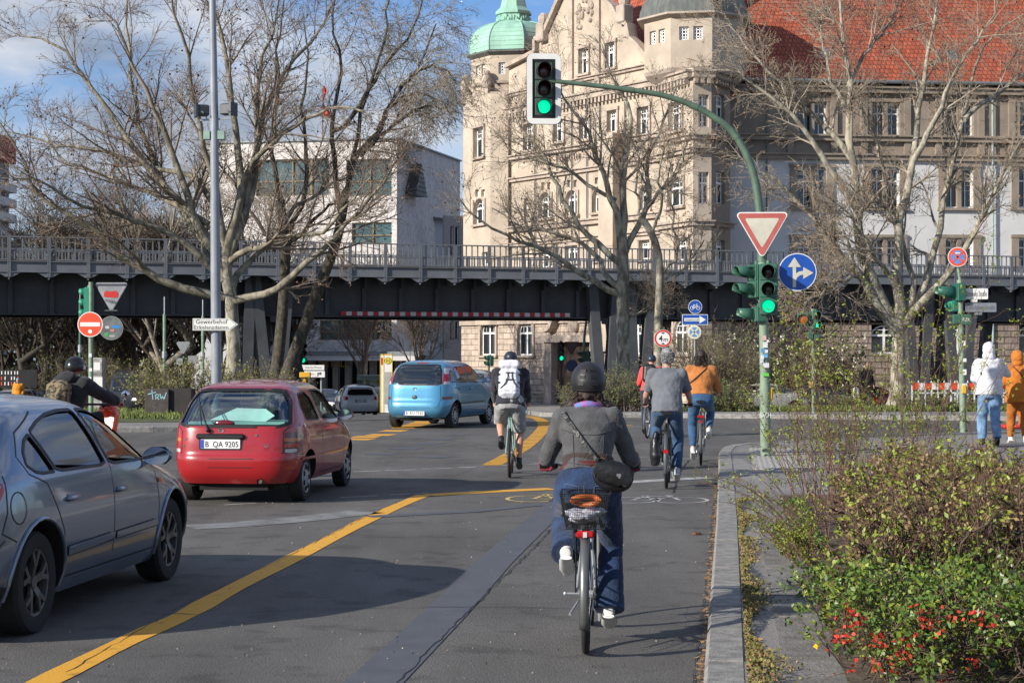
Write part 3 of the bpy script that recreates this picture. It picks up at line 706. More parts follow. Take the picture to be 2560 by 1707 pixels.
cx_, cy_ = GX(1284, 136.2), 136.2
def octa(r, a0=R(192.5), c=(cx_, cy_)): return [(c[0]+r*cos(a0+k*pi/4), c[1]+r*sin(a0+k*pi/4)) for k in range(8)]
def ring_at(r, z, c=(cx_, cy_), n=8, a0=R(192.5)): return [(c[0]+r*cos(a0+k*2*pi/n), c[1]+r*sin(a0+k*2*pi/n), z) for k in range(n)]
zz = lambda py, d=132.8: P(1260, py, d).z
def oct_walls(c, r, z0, z1, wlist, mat):
 vs = octa(r, c=c)
 for k in range(8):
  pl = Plane(vs[k], vs[(k+1) % 8]); ws_ = [(pl.len*a-wd/2, pl.len*a+wd/2, zb, zt, 0) for (kk, a, wd, zb, zt) in wlist if kk == k]
  wallmesh('tower_wall', PO, pl, [(0, z0), (pl.len, z0), (pl.len, z1), (0, z1)], ws_, mat, .3)
  for w in ws_: window(PO, pl, w, False, 'grid', None, .18)
oct_walls((cx_, cy_), 3.35, zz(235), zz(132), [(k, a, .52, zz(183), zz(154)) for k in (0, 1) for a in (.36, .66)], m_stone)
for (z_, r_, h_) in ((zz(232), 3.95, .5), (zz(281), 3.9, .35), (zz(203), 3.55, .3)):
 mb = MB(); mb.rings([ring_at(r_-.35, z_-h_), ring_at(r_, z_-.1), ring_at(r_+.05, z_+.08), ring_at(r_-.5, z_+.12)]); mesh_obj('cornice', mb, m_trim, PO, 0, world=True)
mb = MB(); random.seed(9)
for k in range(8):
 a = R(192.5)+k*pi/4; v = Vector((cx_+3.8*cos(a), cy_+3.8*sin(a), zz(205)))
 mb.ell(v, (.42, .42, .7), 8, 6); mb.ell(v+Vector((0, 0, .65)), (.3, .3, .3), 8, 5); mb.box(v-Vector((0, 0, .9)), (.55, .55, .9), a)
 b = Vector((cx_+3.6*cos(a+pi/4), cy_+3.6*sin(a+pi/4), zz(205))); v2 = Vector((cx_+3.6*cos(a), cy_+3.6*sin(a), zz(205)))
 mb.tube([v2.lerp(b, t)+Vector((0, 0, .35-1.0*sin(pi*t))) for t in [i/8 for i in range(9)]], .16, 6)
mesh_obj('garland', mb, m_trim, PO, 40, world=True)
mb = MB(); zb = zz(128); R0 = 3.45
mb.rings([ring_at(3.2, zb-.35), ring_at(3.72, zb), ring_at(3.72, zb+.12), ring_at(3.1, zb+.2)]); mesh_obj('dome_cornice', mb, m_slate, PO, 0, world=True)
mb = MB(); dz_ = zz(45)-zb
prof = [(3.46, .0), (3.5, .25), (3.42, .42), (3.2, .6), (2.8, .78), (2.2, .92), (1.5, 1.0), (1.28, 1.04), (1.2, 1.10), (1.2, 1.18)]
mb.rings([ring_at(r, zb+.2+t*dz_) for r, t in prof]); mesh_obj('dome', mb, m_copper, PO, 20, world=True)
mb = MB()
for k in range(8):
 a = R(192.5)+k*pi/4; mb.tube([(cx_+(r+.02)*cos(a), cy_+(r+.02)*sin(a), zb+.2+t*dz_) for r, t in prof[:8]], .05, 5)
for t in (.12, .26, .40, .54, .68):
 r = np.interp(t, [q[1] for q in prof], [q[0] for q in prof])+.012; rr = ring_at(r, zb+.2+t*dz_); mb.tube(rr, .015, 4, closed=True)
mesh_obj('dome_ribs', mb, m_copper, PO, 40, world=True)
zt_ = zz(42); mb = MB()
mb.rings([ring_at(1.22, zt_), ring_at(1.25, zt_+.7), ring_at(1.42, zt_+.75), ring_at(1.42, zt_+.95), ring_at(1.05, zt_+1.3), ring_at(.85, zt_+2.2), ring_at(.8, zt_+3.4), ring_at(.5, zt_+4.6), ring_at(.05, zt_+7)])
mesh_obj('lantern', mb, m_copper, PO, 0, world=True)
mb = MB()
for k in range(40):
 a = 2*pi*k/40; mb.ell((cx_+1.27*cos(a), cy_+1.27*sin(a), zt_+.35+.1*sin(k*2.4)), (.11, .11, .22), 6, 4)
mesh_obj('lantern_frieze', mb, m_copper, PO, 40, world=True)
# podium of rough stone with arched windows and the portal
PD = Plane((V[0][0]-.15, V[0][1]+.1), (V[1][0]-.05, V[1][1]-.2)); PD = Plane(PD.o, (PD.o.x+AD.x*-40, PD.o.y+AD.y*-40))
pw = [tuple(px_rect(PD, 1203, 1240, 800, 888))+(1,), tuple(px_rect(PD, 1296, 1333, 800, 888))+(1,), tuple(px_rect(PD, 1577, 1606, 803, 885))+(1,)]
uE = PD.hit(1660, 800)[0]
wallmesh('podium_wall', PO, PD, [(0, -2.6), (uE, -2.6), (uE, 4.1), (0, 4.1)], pw, m_rus, .6)
for w in pw: window(PO, PD, w, True, 'cross', .22, .18)
course(PO, PD, 0, uE, 4.2, .4, .2, m_trim); course(PO, PD, 0, uE, -1.2, .3, .12, m_trim)
mb = MB(); a = px_rect(PD, 1375, 1512, 850, 1010); c_ = (a[0]+a[1])/2; m4 = Matrix.Rotation(atan2(PD.d.y, PD.d.x), 4, 'Z')
hw_ = (a[1]-a[0])/2; zt = PD.hit(1440, 852)[1]; zp = PD.hit(1430, 795)[1]+.2
mb.box(PD.pt(c_-hw_+.5, (zt-2.2)/2, .3), (.9, .6, zt+2.2), M4=m4); mb.box(PD.pt(c_+hw_-.5, (zt-2.2)/2, .3), (.9, .6, zt+2.2), M4=m4)
mb.box(PD.pt(c_, zt+.15, .4), (hw_*2+.4, .8, .5), M4=m4)
pts = [PD.pt(c_+hw_*t, zt+.5+(zp-zt)*(cos(t*pi/2)**.8 if abs(t) < .75 else .28*(1-(abs(t)-.75)*2)), .3) for t in [i/10-1 for i in range(21)]]
for i in range(20): mb.beam(pts[i], pts[i+1], .7, .3)
mb.ell(PD.pt(c_, zt+1.3, .2), (.45, .3, .7), 10, 7)
mesh_obj('portal', mb, m_trim, PO, 0, world=True)
mb = MB(); mb.box(PD.pt(c_, (zt-2.2)/2, .02), (hw_*2-1.9, .1, zt+2.2), M4=m4); mesh_obj('portal_door', mb, M('dark oak', (.05, .03, .02), .6), PO, 0, world=True)
# right tower and the long wing
WA = Vector((GX(1918, 118), 118)); WDir = Vector((cos(R(6)), sin(R(6))))
W0 = WA - WDir*4.0; WG = Plane(W0, W0+WDir*60)
T0 = Vector((GX(1650, 116.6), 116.6)); T1 = Vector((GX(1733, 112.6), 112.6)); T2 = Vector((GX(1779, 112.9), 112.9)); T3 = Vector((GX(1826, 115.5), 115.5)); T4 = Vector((GX(1830, 118.3), 118.3)); T5 = Vector((GX(1665, 122), 122))
ta, tb, tc_ = Plane(T0, T1), Plane(T1, T2), Plane(T2, T3)
ztt = P(1733, 168, 112.6).z; zrt = 4.1
tas = rectz(ta, [(1674,1706,258,326,0),(1672,1710,443,516,1),(1675,1685,410,436,0),(1695,1705,410,436,0),(1692,1722,597,650,0)])
wallmesh('tower_wall', PO, ta, [(0, zrt), (ta.len, zrt), (ta.len, ztt), (0, ztt)], tas, m_stone)
for w in tas: window(PO, ta, w, bool(w[4]), 'cross' if w[1]-w[0] > 1.2 else 'none', .16 if w[1]-w[0] > 1.2 else None)
tbs = [tuple(px_rect(tb, 1746, 1772, 237, 318))+(0,), tuple(px_rect(tb, 1746, 1772, 430, 510))+(0,)]
wallmesh('tower_wall', PO, tb, [(0, zrt), (tb.len, zrt), (tb.len, ztt), (0, ztt)], tbs, m_stone)
for w in tbs: window(PO, tb, w, False, 'cross', None)
tcs = [tuple(px_rect(tc_, 1790, 1812, 237, 318))+(0,), tuple(px_rect(tc_, 1790, 1812, 430, 510))+(0,), tuple(px_rect(tc_, 1790, 1812, 600, 650))+(0,)]
wallmesh('tower_wall', PO, tc_, [(0, zrt), (tc_.len, zrt), (tc_.len, ztt), (0, ztt)], tcs, m_grey)  # facet turned from the sun, its shade put into a darker stone colour
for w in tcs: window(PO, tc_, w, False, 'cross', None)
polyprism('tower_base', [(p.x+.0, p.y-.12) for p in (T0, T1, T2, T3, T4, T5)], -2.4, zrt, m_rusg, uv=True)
ra = Plane(T0+Vector((-.3, -.35)), T1+Vector((-.1, -.4)))
rw = [tuple(px_rect(ra, 1687, 1722, 800, 884))+(1,)]
wallmesh('podium_wall', PO, ra, [(0, -2.4), (ra.len, -2.4), (ra.len, zrt), (0, zrt)], rw, m_rus, .2); 
for w in rw: window(PO, ra, w, True, 'cross', .2, .12)
for pl in (ta, tb, tc_):
 for (py, h, d, dt) in ((190, .35, .45, .42), (345, .22, .25, 0), (378, .22, .25, 0), (560, .25, .25, 0)): course(PO, pl, -.1, pl.len+.1, P(1733, py, 113).z, h, d, m_trim if pl is not tc_ else m_grey, 'cornice', dt)
oc = (GX(1738, 116.8), 116.8)
zq = lambda py: P(1733, py, 113.6).z
oct_walls(oc, 3.5, zq(170), zq(35), [(k, a, .62, zq(100), zq(66)) for k in (0, 1, 2) for a in (.32, .66)], m_stone)
mb = MB(); mb.rings([ring_at(1.6, zq(225), oc), ring_at(2.7, zq(200), oc), ring_at(3.45, zq(178), oc), ring_at(3.55, zq(168), oc)]); mesh_obj('turret_corbel', mb, m_trim, PO, 0, world=True)
mb = MB(); mb.rings([ring_at(3.4, zq(45), oc), ring_at(4.0, zq(36), oc), ring_at(4.0, zq(31), oc), ring_at(3.6, zq(29), oc)]); mesh_obj('cornice', mb, m_trim, PO, 0, world=True)
mb = MB(); mb.rings([ring_at(3.85, zq(30), oc), ring_at(3.8, zq(15), oc), ring_at(3.55, zq(-10), oc), ring_at(3.0, zq(-40), oc), ring_at(1.8, zq(-70), oc), ring_at(.1, zq(-110), oc)]); mesh_obj('turret_roof', mb, m_slate, PO, 20, world=True)
# wing
ze = P(1918, 208, 118).z
def wl(r, ar=0): return [tuple(px_rect(WG, *q))+(ar,) for q in r]
cols = [(1993, 2066), (2177, 2249), (2363, 2433), (2546, 2618), (2730, 2802), (2912, 2984)]
wtop = wl([(a+2, b, 257+i*.8, 340+i*.4) for i, (a, b) in enumerate(cols)]); wmid = wl([(a, b, 420, 520) for a, b in cols]); wlow = wl([(a, b, 597, 668) for a, b in cols]); wgr = wl([(a, b-2, 812, 884) for a, b in cols])
zs = P(2000, 395, 118.5).z; zg = 4.1; UW = WG.hit(2990, 400)[0]+3
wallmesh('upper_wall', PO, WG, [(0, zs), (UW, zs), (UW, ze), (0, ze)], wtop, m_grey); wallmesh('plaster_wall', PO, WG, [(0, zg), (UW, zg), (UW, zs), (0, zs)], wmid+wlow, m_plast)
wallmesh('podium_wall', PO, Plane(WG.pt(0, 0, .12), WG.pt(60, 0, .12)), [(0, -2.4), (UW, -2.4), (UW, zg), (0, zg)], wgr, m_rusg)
mgt = [m_frame, m_win, m_grey]
for w in wtop: window(PO, WG, w, False, 'pair', .35, .3, mgt)
for w in wmid+wlow: window(PO, WG, w, False, 'pair', .5, .3, mgt)
for w in wgr: window(PO, WG, w, True, 'cross', None, .2, mgt)
for (py, h, d) in ((228, .3, .5), (348, .3, .35), (395, .3, .3)): course(PO, WG, 0, UW, P(2000, py, 118.5).z, h, d, m_grey)
course(PO, WG, 0, UW, zg, .35, .3, m_grey)
for i, (a, b) in enumerate(cols[:-1]):
 m_ = (b+cols[i+1][0])/2; u = WG.hit(m_-30, 300)[0]
 for q in (a-18, b+18):
  mb = MB(); uu = WG.hit(q, 300)[0]; mb.box(WG.pt(uu, (zs+ze)/2, .1), (.45, .22, ze-zs-.5), R(6)); mesh_obj('pilaster', mb, m_grey, PO, 0, world=True)
mb = MB(); u = WG.hit(2478, 300)[0]; mb.cyl(WG.pt(u, -2, .25), WG.pt(u, ze-.4, .25), .07, n=8); u = WG.hit(2940, 300)[0]; mb.cyl(WG.pt(u, -2, .25), WG.pt(u, ze-.4, .25), .07, n=8); mesh_obj('downpipe', mb, M('pale green pipe', (.30, .40, .40), .5), PO, 40, world=True)
mb = MB(); u = WG.hit(1914, 300)[0]; mb.cyl(WG.pt(u, -2, .25), WG.pt(u, ze-.4, .25), .06, n=8); mesh_obj('downpipe', mb, m_slate, PO, 40, world=True)
mb = MB(); mb.tube([WG.pt(-1, ze+.1, .75), WG.pt(UW, ze+.1, .75)], .13, 8); mesh_obj('gutter', mb, m_lead, PO, 40, world=True)
def roof(pl, u0, u1, z, depth, pitch, over=.6):
 a = pl.pt(u0, z, over); b = pl.pt(u1, z, over); h = depth*math.tan(pitch); c = pl.pt(u1, z+h, over-depth); d = pl.pt(u0, z+h, over-depth); e = pl.pt(u1, z, over-2*depth); f = pl.pt(u0, z, over-2*depth)
 mb = MB(); mb.add([a, b, c, d, e, f], [(0, 1, 2, 3), (3, 2, 4, 5), (0, 3, 5), (1, 4, 2), (0, 5, 4, 1)]); o = mesh_obj('roof', mb, m_tile, PO, 0, world=True)
 me = o.data; uvl = me.uv_layers.new(name='UVMap'); mw = wm(PO)
 for p in me.polygons:
  for li in p.loop_indices: q = mw @ me.vertices[me.loops[li].vertex_index].co - pl.o; uvl.data[li].uv = (q.dot(pl.d), (q.z-z)/sin(pitch))
 return o
roof(WG, -1.5, UW, ze+.15, 9.5, R(50)); roof(F1, uL-1, uR-1.0, zc+.9, 8, R(54), -.7)
for px in (2072, 2390):                          # small roof lights
 u = WG.hit(px, 150)[0]; mb = MB(); t = 1.7; mb.box(WG.pt(u, ze+.15+t*math.tan(R(50)), .6-t+.12), (.55, .2, .85), R(6)); mesh_obj('roof_light', mb, m_lead, PO, 0, world=True)
# body behind the fronts so that nothing shows through
polyprism('inner_block', [(F1.o.x+.8, F1.o.y+.9), (A0.x+1.2, A0.y+2.0), (W0.x, W0.y+1.5), (W0.x+60, W0.y+8), (W0.x+58, W0.y+26), (F1.o.x+8, F1.o.y+14)], -2, zc-.6, m_dark)
# ---- the white modern office block
IG = thing('modern_office_block', 'pale travertine office block with a long dark window band and flat roof', 'building', (-15, 165, 0))
C0 = Vector((GX(992, 160), 160)); C1 = Vector((GX(1150, 179), 179)); CL = Vector((GX(505, 164), 164)); 
LF = Plane(CL, C0); RF = Plane(C0, C1); zI = P(992, 347, 160).z
iw = [tuple(px_rect(LF, 866, 984, 398, 490))+(0,), tuple(px_rect(LF, 640, 822, 398, 490))+(0,), tuple(px_rect(LF, 880, 984, 556, 610))+(0,), tuple(px_rect(LF, 560, 760, 800, 850))+(0,), tuple(px_rect(LF, 800, 984, 800, 850))+(0,)]
zsf = P(900, 878, 160).z
wallmesh('front_wall', IG, LF, [(0, zsf), (LF.len, zsf), (LF.len, zI), (0, zI)], iw, m_trav)
wallmesh('side_wall', IG, RF, [(0, zsf), (RF.len, zsf), (RF.len, zI), (0, zI)], [], m_trav)
m_teal = M('blue green glass', (.05, .10, .11), .08, var=.3, scale=.3, spec=.9); m_brass = M('bronze frame', (.22, .17, .10), .4, metal=.6)
for w in iw:
 mb = MB(); mb.cur = 1; mb.prism(winloop(w[:4], 0), LF.pt(0, 0, -.3), LF.d, Z, .03); mb.cur = 0; n = max(2, int((w[1]-w[0])/1.7))
 for i in range(n+1): u = w[0]+(w[1]-w[0])*i/n; mb.beam(LF.pt(u, w[2], -.2), LF.pt(u, w[3], -.2), .12 if i % 3 else .25, .12, up=LF.n)
 for z_ in (w[2]+.05, w[2]+(w[3]-w[2])*.4, w[3]-.05): mb.beam(LF.pt(w[0], z_, -.2), LF.pt(w[1], z_, -.2), .12, .1)
 mesh_obj('window_band', mb, [m_brass, m_teal], IG, 0, world=True)
mb = MB(); mb.add([LF.pt(0, zI, .1), C0.to_3d()+Z*zI, C1.to_3d()+Z*zI, LF.pt(0, zI, -20)], [(0, 1, 2, 3)]); mb.beam(LF.pt(0, zI+.06, .06), LF.pt(LF.len, zI+.06, .06), .3, .14); mb.beam(RF.pt(0, zI+.06, .06), RF.pt(RF.len, zI+.06, .06), .3, .14); mesh_obj('roof_edge', mb, m_lead, IG, 0, world=True)
mb = MB(); a = px_rect(RF, 1010, 1040, 410, 490); mb.prism([(a[0]+.1, a[2]), (a[1], a[2]), (a[0]+(a[1]-a[0])*.55, a[3])], RF.pt(0, 0, 1.1), RF.d, Z, 1.0)
for i in range(7): t = i/7; mb.beam(RF.pt(a[0]+.1+(a[1]-a[0])*t*.5, a[2]+(a[3]-a[2])*t, 1.15), RF.pt(a[1]-(a[1]-a[0])*t*.5, a[2]+(a[3]-a[2])*t, 1.15), .08, .08)
mesh_obj('wall_ornament', mb, M('dark bronze', (.05, .045, .04), .5, var=.3), IG, 0, world=True)
mb = MB(); mb.box(LF.pt(LF.len/2, (zsf-3)/2, -2), (LF.len, .3, zsf+3)); mesh_obj('shop_recess', mb, m_dark, IG, 0, world=True)
m_sf = M('shop front', (.10, .09, .085), .5, var=.3, scale=.6)
mb = MB()
for i in range(17):
 u = LF.len*i/16; mb.beam(LF.pt(u, -3, -.4), LF.pt(u, zsf, -.4), .55, .5, up=LF.n)
mesh_obj('column', mb, M('stone column', (.34, .30, .26), .8), IG, 0, world=True)
mb = MB(); mb.beam(LF.pt(0, zsf-.2, .6), LF.pt(LF.len+3, zsf-.2, .6), 2.6, .35); mesh_obj('canopy', mb, m_lead, IG, 0, world=True)
mb = MB(); mb.beam(LF.pt(0, zsf-.62, 1.8), LF.pt(LF.len+3, zsf-.62, 1.8), .05, .45); mesh_obj('canopy_edge', mb, m_plast, IG, 0, world=True)
mb = MB(); u = LF.hit(875, 900)[0]; a = px_rect(LF, 818, 870, 905, 915); mb.text('METALL', LF.pt((a[0]+a[1])/2-.3, P(820, 917, 160).z, .2), LF.d, Z, .62, 2.9, .02)
mesh_obj('lettering', mb, M('gold letters', (.5, .33, .08), .4, emit=0), IG, 0, world=True)
# pale lower annexes right of it
AX = thing('annex_building', 'plain pale annex with tall narrow windows between the office block and the domed building', 'building', (-6, 172, 0))
pA = Plane((GX(1046, 170), 170), (GX(1128, 172), 172)); zA = pA.hit(1060, 543)[1]; zB = pA.hit(1060, 575)[1]
wallmesh('wall', AX, pA, [(0, -3), (pA.len, -3), (pA.len, zA-.5), (0, zA)], [], M('blue white render', (.50, .51, .54), .9, var=.04), .4)
pB = Plane((GX(1110, 166), 166), (GX(1175, 167), 167)); wB = rectz(pB, [(1126,1134,565,640,0),(1138,1148,565,640,0),(1126,1134,802,850,0),(1138,1148,802,850,0)])
wallmesh('wall', AX, pB, [(0, -3), (pB.len, -3), (pB.len, pB.hit(1140, 540)[1]), (0, pB.hit(1140, 540)[1])], wB, M('grey render', (.40, .38, .36), .9, var=.06), .4)
for w in wB: window(AX, pB, w, False, 'none', None)
mb = MB(); mb.beam(pA.pt(-.2, zA+.1, .2), pA.pt(pA.len, zA-.3, .2), .5, .25); mesh_obj('roof_edge', mb, m_slate, AX, 0, world=True)
# far left: a slice of a tall balcony block, and a white house behind the viaduct
HB = thing('balcony_tower', 'tall block with stacked white balconies and red top, cut by the left edge', 'building', (GX(-80, 210), 210, 0))
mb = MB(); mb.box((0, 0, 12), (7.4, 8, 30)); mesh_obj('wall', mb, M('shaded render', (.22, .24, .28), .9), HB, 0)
mb = MB(); mb.box((.35, -.3, P(0, 372, 210).z), (8.3, 9, 2.9)); mesh_obj('red_parapet', mb, M('red panels', (.40, .05, .03), .7), HB, 0)
for k in range(8):
 mb = MB(); mb.box((.45, -.8, P(0, 466+k*38, 210).z), (8.3, 10, 1.0)); mesh_obj('balcony', mb, m_plast, HB, 0)
WH = thing('white_house', 'bright white low house with a dark pitched roof behind the viaduct railing', 'building', (GX(430, 150), 150, 0)); WH.scale = (1.27, 1.27, 1)
mb = MB(); za, zb2 = P(0, 640, 150).z, P(0, 575, 150).z
mb.prism([(-4.6, -2), (4.4, -2), (4.4, za+1.0), (.2, zb2+.6), (-4.6, za-.6)], (0, 0, 0), X, Z, 9); mesh_obj('wall', mb, m_plast, WH, 0)
mb = MB(); mb.beam((-5, -.2, za-.6), (.2, -.2, zb2+.8), .9, .18); mb.beam((.2, -.2, zb2+.8), (5, -.2, za+.8), .9, .18); mesh_obj('roof_edge', mb, m_slate, WH, 0)
mb = MB()
for x_ in (-2.6, -.6, 1.4, 3.2): mb.box((x_, -.02, za-1.0), (1.1, .1, 1.6))
mesh_obj('window', mb, m_win, WH, 0)
# flag on its pole above the office block
FL = thing('flag', 'limp red flag on a thin pole above the office block roof', 'flag', (GX(806, 162), 162, 0))
mb = MB(); mb.cyl((0, 0, zI), (0, 0, P(0, 222, 162).z), .06, .04, 8); mesh_obj('flagpole', mb, M('brown pole', (.18, .08, .06), .6), FL)
mb = MB(); zf = P(0, 290, 162).z; zt = P(0, 215, 162).z; n = 14; vs = []
for i in range(n+1):
 t = i/n; z = zt+(zf-zt)*t
 for j in range(5):
  w = (.10+.75*t*t+.25*sin(t*9))*.9; vs.append((.05+w*j/4, .25*sin(j*2.2+t*8)*(.3+t), z-.3*j/4*t))
fs = [(i*5+j, i*5+j+1, (i+1)*5+j+1, (i+1)*5+j) for i in range(n) for j in range(4)]
mb.add(vs, fs); mesh_obj('cloth', mb, M('red cloth', (.65, .03, .02), .8), FL)
# ================================================================ trees and far planting
rng = np.random.default_rng(12)
def chains_mesh(C, Rr, n=3):
 # C (N,k,3) centre lines, Rr (N,k) radii -> verts, quads
 N_, k, _ = C.shape; T = C[:, -1]-C[:, 0]; T /= np.linalg.norm(T, axis=1, keepdims=True)+1e-9
 a = np.where(np.abs(T[:, 2:3]) < .9, np.array([[0, 0, 1.]]), np.array([[1., 0, 0]])); U = np.cross(T, a); U /= np.linalg.norm(U, axis=1, keepdims=True)+1e-9; W = np.cross(T, U)
 ang = np.arange(n)*2*np.pi/n; off = U[:, None, :]*np.cos(ang)[None, :, None] + W[:, None, :]*np.sin(ang)[None, :, None]
 V = C[:, :, None, :] + Rr[:, :, None, None]*off[:, None, :, :]; V = V.reshape(-1, 3)
 base = (np.arange(N_)*k*n)[:, None, None] + (np.arange(k-1)*n)[None, :, None] + np.arange(n)[None, None, :]
 nx = (np.arange(n)+1) % n; b2 = (np.arange(N_)*k*n)[:, None, None] + (np.arange(k-1)*n)[None, :, None] + nx[None, None, :]
 return V, np.stack([base, b2, b2+n, base+n], -1).reshape(-1, 4)
def quads_mesh(c, s, asp=.6):
 N_ = len(c); u = rng.normal(size=(N_, 3)); u /= np.linalg.norm(u, axis=1, keepdims=True); w = np.cross(u, rng.normal(size=(N_, 3))); w /= np.linalg.norm(w, axis=1, keepdims=True)
 s = np.asarray(s).reshape(-1, 1)*np.ones((N_, 1)); u = u*s; w = w*s*asp
 n = np.cross(u, w); n /= np.linalg.norm(n, axis=1, keepdims=True)+1e-9
 V = np.stack([c-u, c+w*1.0-n*s*.15, c+u, c-w*1.0-n*s*.15], 1).reshape(-1, 3); return V, np.arange(N_*4).reshape(-1, 4)
def np_obj(name, parts, mats, parent=None, world=True, smooth=False):
 me = bpy.data.meshes.new(name); V = np.concatenate([p[0] for p in parts]); Fs = []; mi = []; o = 0
 for i, p in enumerate(parts): Fs.append(p[1]+o); mi.append(np.full(len(p[1]), p[2])); o += len(p[0])
 Fs = np.concatenate(Fs); mi = np.concatenate(mi)
 if parent is not None and world:
  m = np.array(wm(parent).inverted()); V = V@m[:3, :3].T + m[:3, 3]
 me.vertices.add(len(V)); me.vertices.foreach_set('co', V.astype(np.float32).ravel())
 me.loops.add(Fs.size); me.loops.foreach_set('vertex_index', Fs.astype(np.int32).ravel())
 me.polygons.add(len(Fs)); me.polygons.foreach_set('loop_start', (np.arange(len(Fs))*4).astype(np.int32)); me.polygons.foreach_set('loop_total', np.full(len(Fs), 4, np.int32))
 for m_ in (mats if isinstance(mats, (list, tuple)) else [mats]): me.materials.append(m_)
 me.polygons.foreach_set('material_index', mi.astype(np.int32))
 if smooth: me.polygons.foreach_set('use_smooth', np.ones(len(Fs), bool))
 me.update(calc_edges=True)
 ob = bpy.data.objects.new(name, me); COL.objects.link(ob)
 if parent is not None: ob.parent = parent
 return ob
def spawn(C, Rr, count, ln, ang, up=.25, k=4, r0=.5, wig=.12, tmin=.2, droop=0.0, rmin=.007):
 # children of every chain: start on the parent, leave it at an angle, bend a little
 N_, kk, _ = C.shape; idx = np.repeat(np.arange(N_), count); M_ = len(idx)
 t = rng.uniform(tmin, 1, M_)*(kk-1)*.999; i0 = t.astype(int); f = (t-i0)[:, None]
 p = C[idx, i0]*(1-f)+C[idx, i0+1]*f; tg = C[idx, i0+1]-C[idx, i0]; tg /= np.linalg.norm(tg, axis=1, keepdims=True)+1e-9
 rp = Rr[idx, i0]*(1-f[:, 0])+Rr[idx, i0+1]*f[:, 0]
 rv = rng.normal(size=(M_, 3)); rv -= tg*(rv*tg).sum(1, keepdims=True); rv /= np.linalg.norm(rv, axis=1, keepdims=True)+1e-9
 a = np.radians(rng.normal(ang, 11, M_))[:, None]; d = tg*np.cos(a)+rv*np.sin(a); d[:, 2] += up; d /= np.linalg.norm(d, axis=1, keepdims=True)
 L = ln*rng.uniform(.55, 1.35, M_)*(1.15-.5*t/(kk-1)); out = [p]; cur = p
 for j in range(k-1):
  d = d + rng.normal(size=(M_, 3))*wig; d[:, 2] += up*.25-droop*(j+1); d /= np.linalg.norm(d, axis=1, keepdims=True)
  cur = cur + d*(L/(k-1))[:, None]; out.append(cur)
 r = np.clip(rp*r0, rmin, None)[:, None]*np.linspace(1, .35, k)[None, :]
 return np.stack(out, 1), np.clip(r, rmin*.75, None)
def poly(px, d0, spread=0.0, k=10, seed=0, r0=.2, r1=.03):
 # a limb given by picture points near distance d0, bending towards or away from the camera by `spread`
 pts = [P(x, y, d0 + spread*(i/(len(px)-1))**1.2) for i, (x, y) in enumerate(px)]
 pts = smoothline3(pts); c = [0]
 for i in range(1, len(pts)): c.append(c[-1]+(pts[i]-pts[i-1]).length)
 c = np.array(c); P_ = np.array([tuple(p) for p in pts]); s = np.linspace(0, c[-1], k)
 C = np.stack([np.interp(s, c, P_[:, j]) for j in range(3)], 1); r = np.linspace(r0, r1, k); return C, r
def smoothline3(pts, it=1):
 p = pts
 for _ in range(it):
  o = [p[0]]
  for i in range(len(p)-1): o += [p[i].lerp(p[i+1], .25), p[i].lerp(p[i+1], .75)]
  o.append(p[-1]); p = o
 return p
def bark_mat(name, c1, c2, sc=5.0, rough=.85):
 return M(name, c1, rough, var=.1, scale=sc, col2=c2, detail=5, bump=.3, bscale=25, p0=.42, p1=.58, stretch=(1, 1, .45))
m_plane = bark_mat('plane bark', (.17, .15, .115), (.40, .37, .29))
m_planed = bark_mat('plane bark darker', (.13, .115, .085), (.28, .25, .19))
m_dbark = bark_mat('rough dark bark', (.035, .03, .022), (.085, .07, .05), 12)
m_twig = M('twigs', (.20, .155, .12), .9, var=.3, scale=2)
m_twigp = M('pale twigs', (.30, .255, .20), .9, var=.3, scale=2)
m_bud = M('brown buds', (.30, .155, .075), .9, var=.45, scale=8); m_seed = M('seed balls', (.07, .045, .03), .95, var=.3)
m_young = M('young leaves', (.18, .23, .045), .7, var=.4, scale=7, col2=(.34, .38, .09)); m_greenbud = M('olive buds', (.16, .17, .06), .9, var=.3)
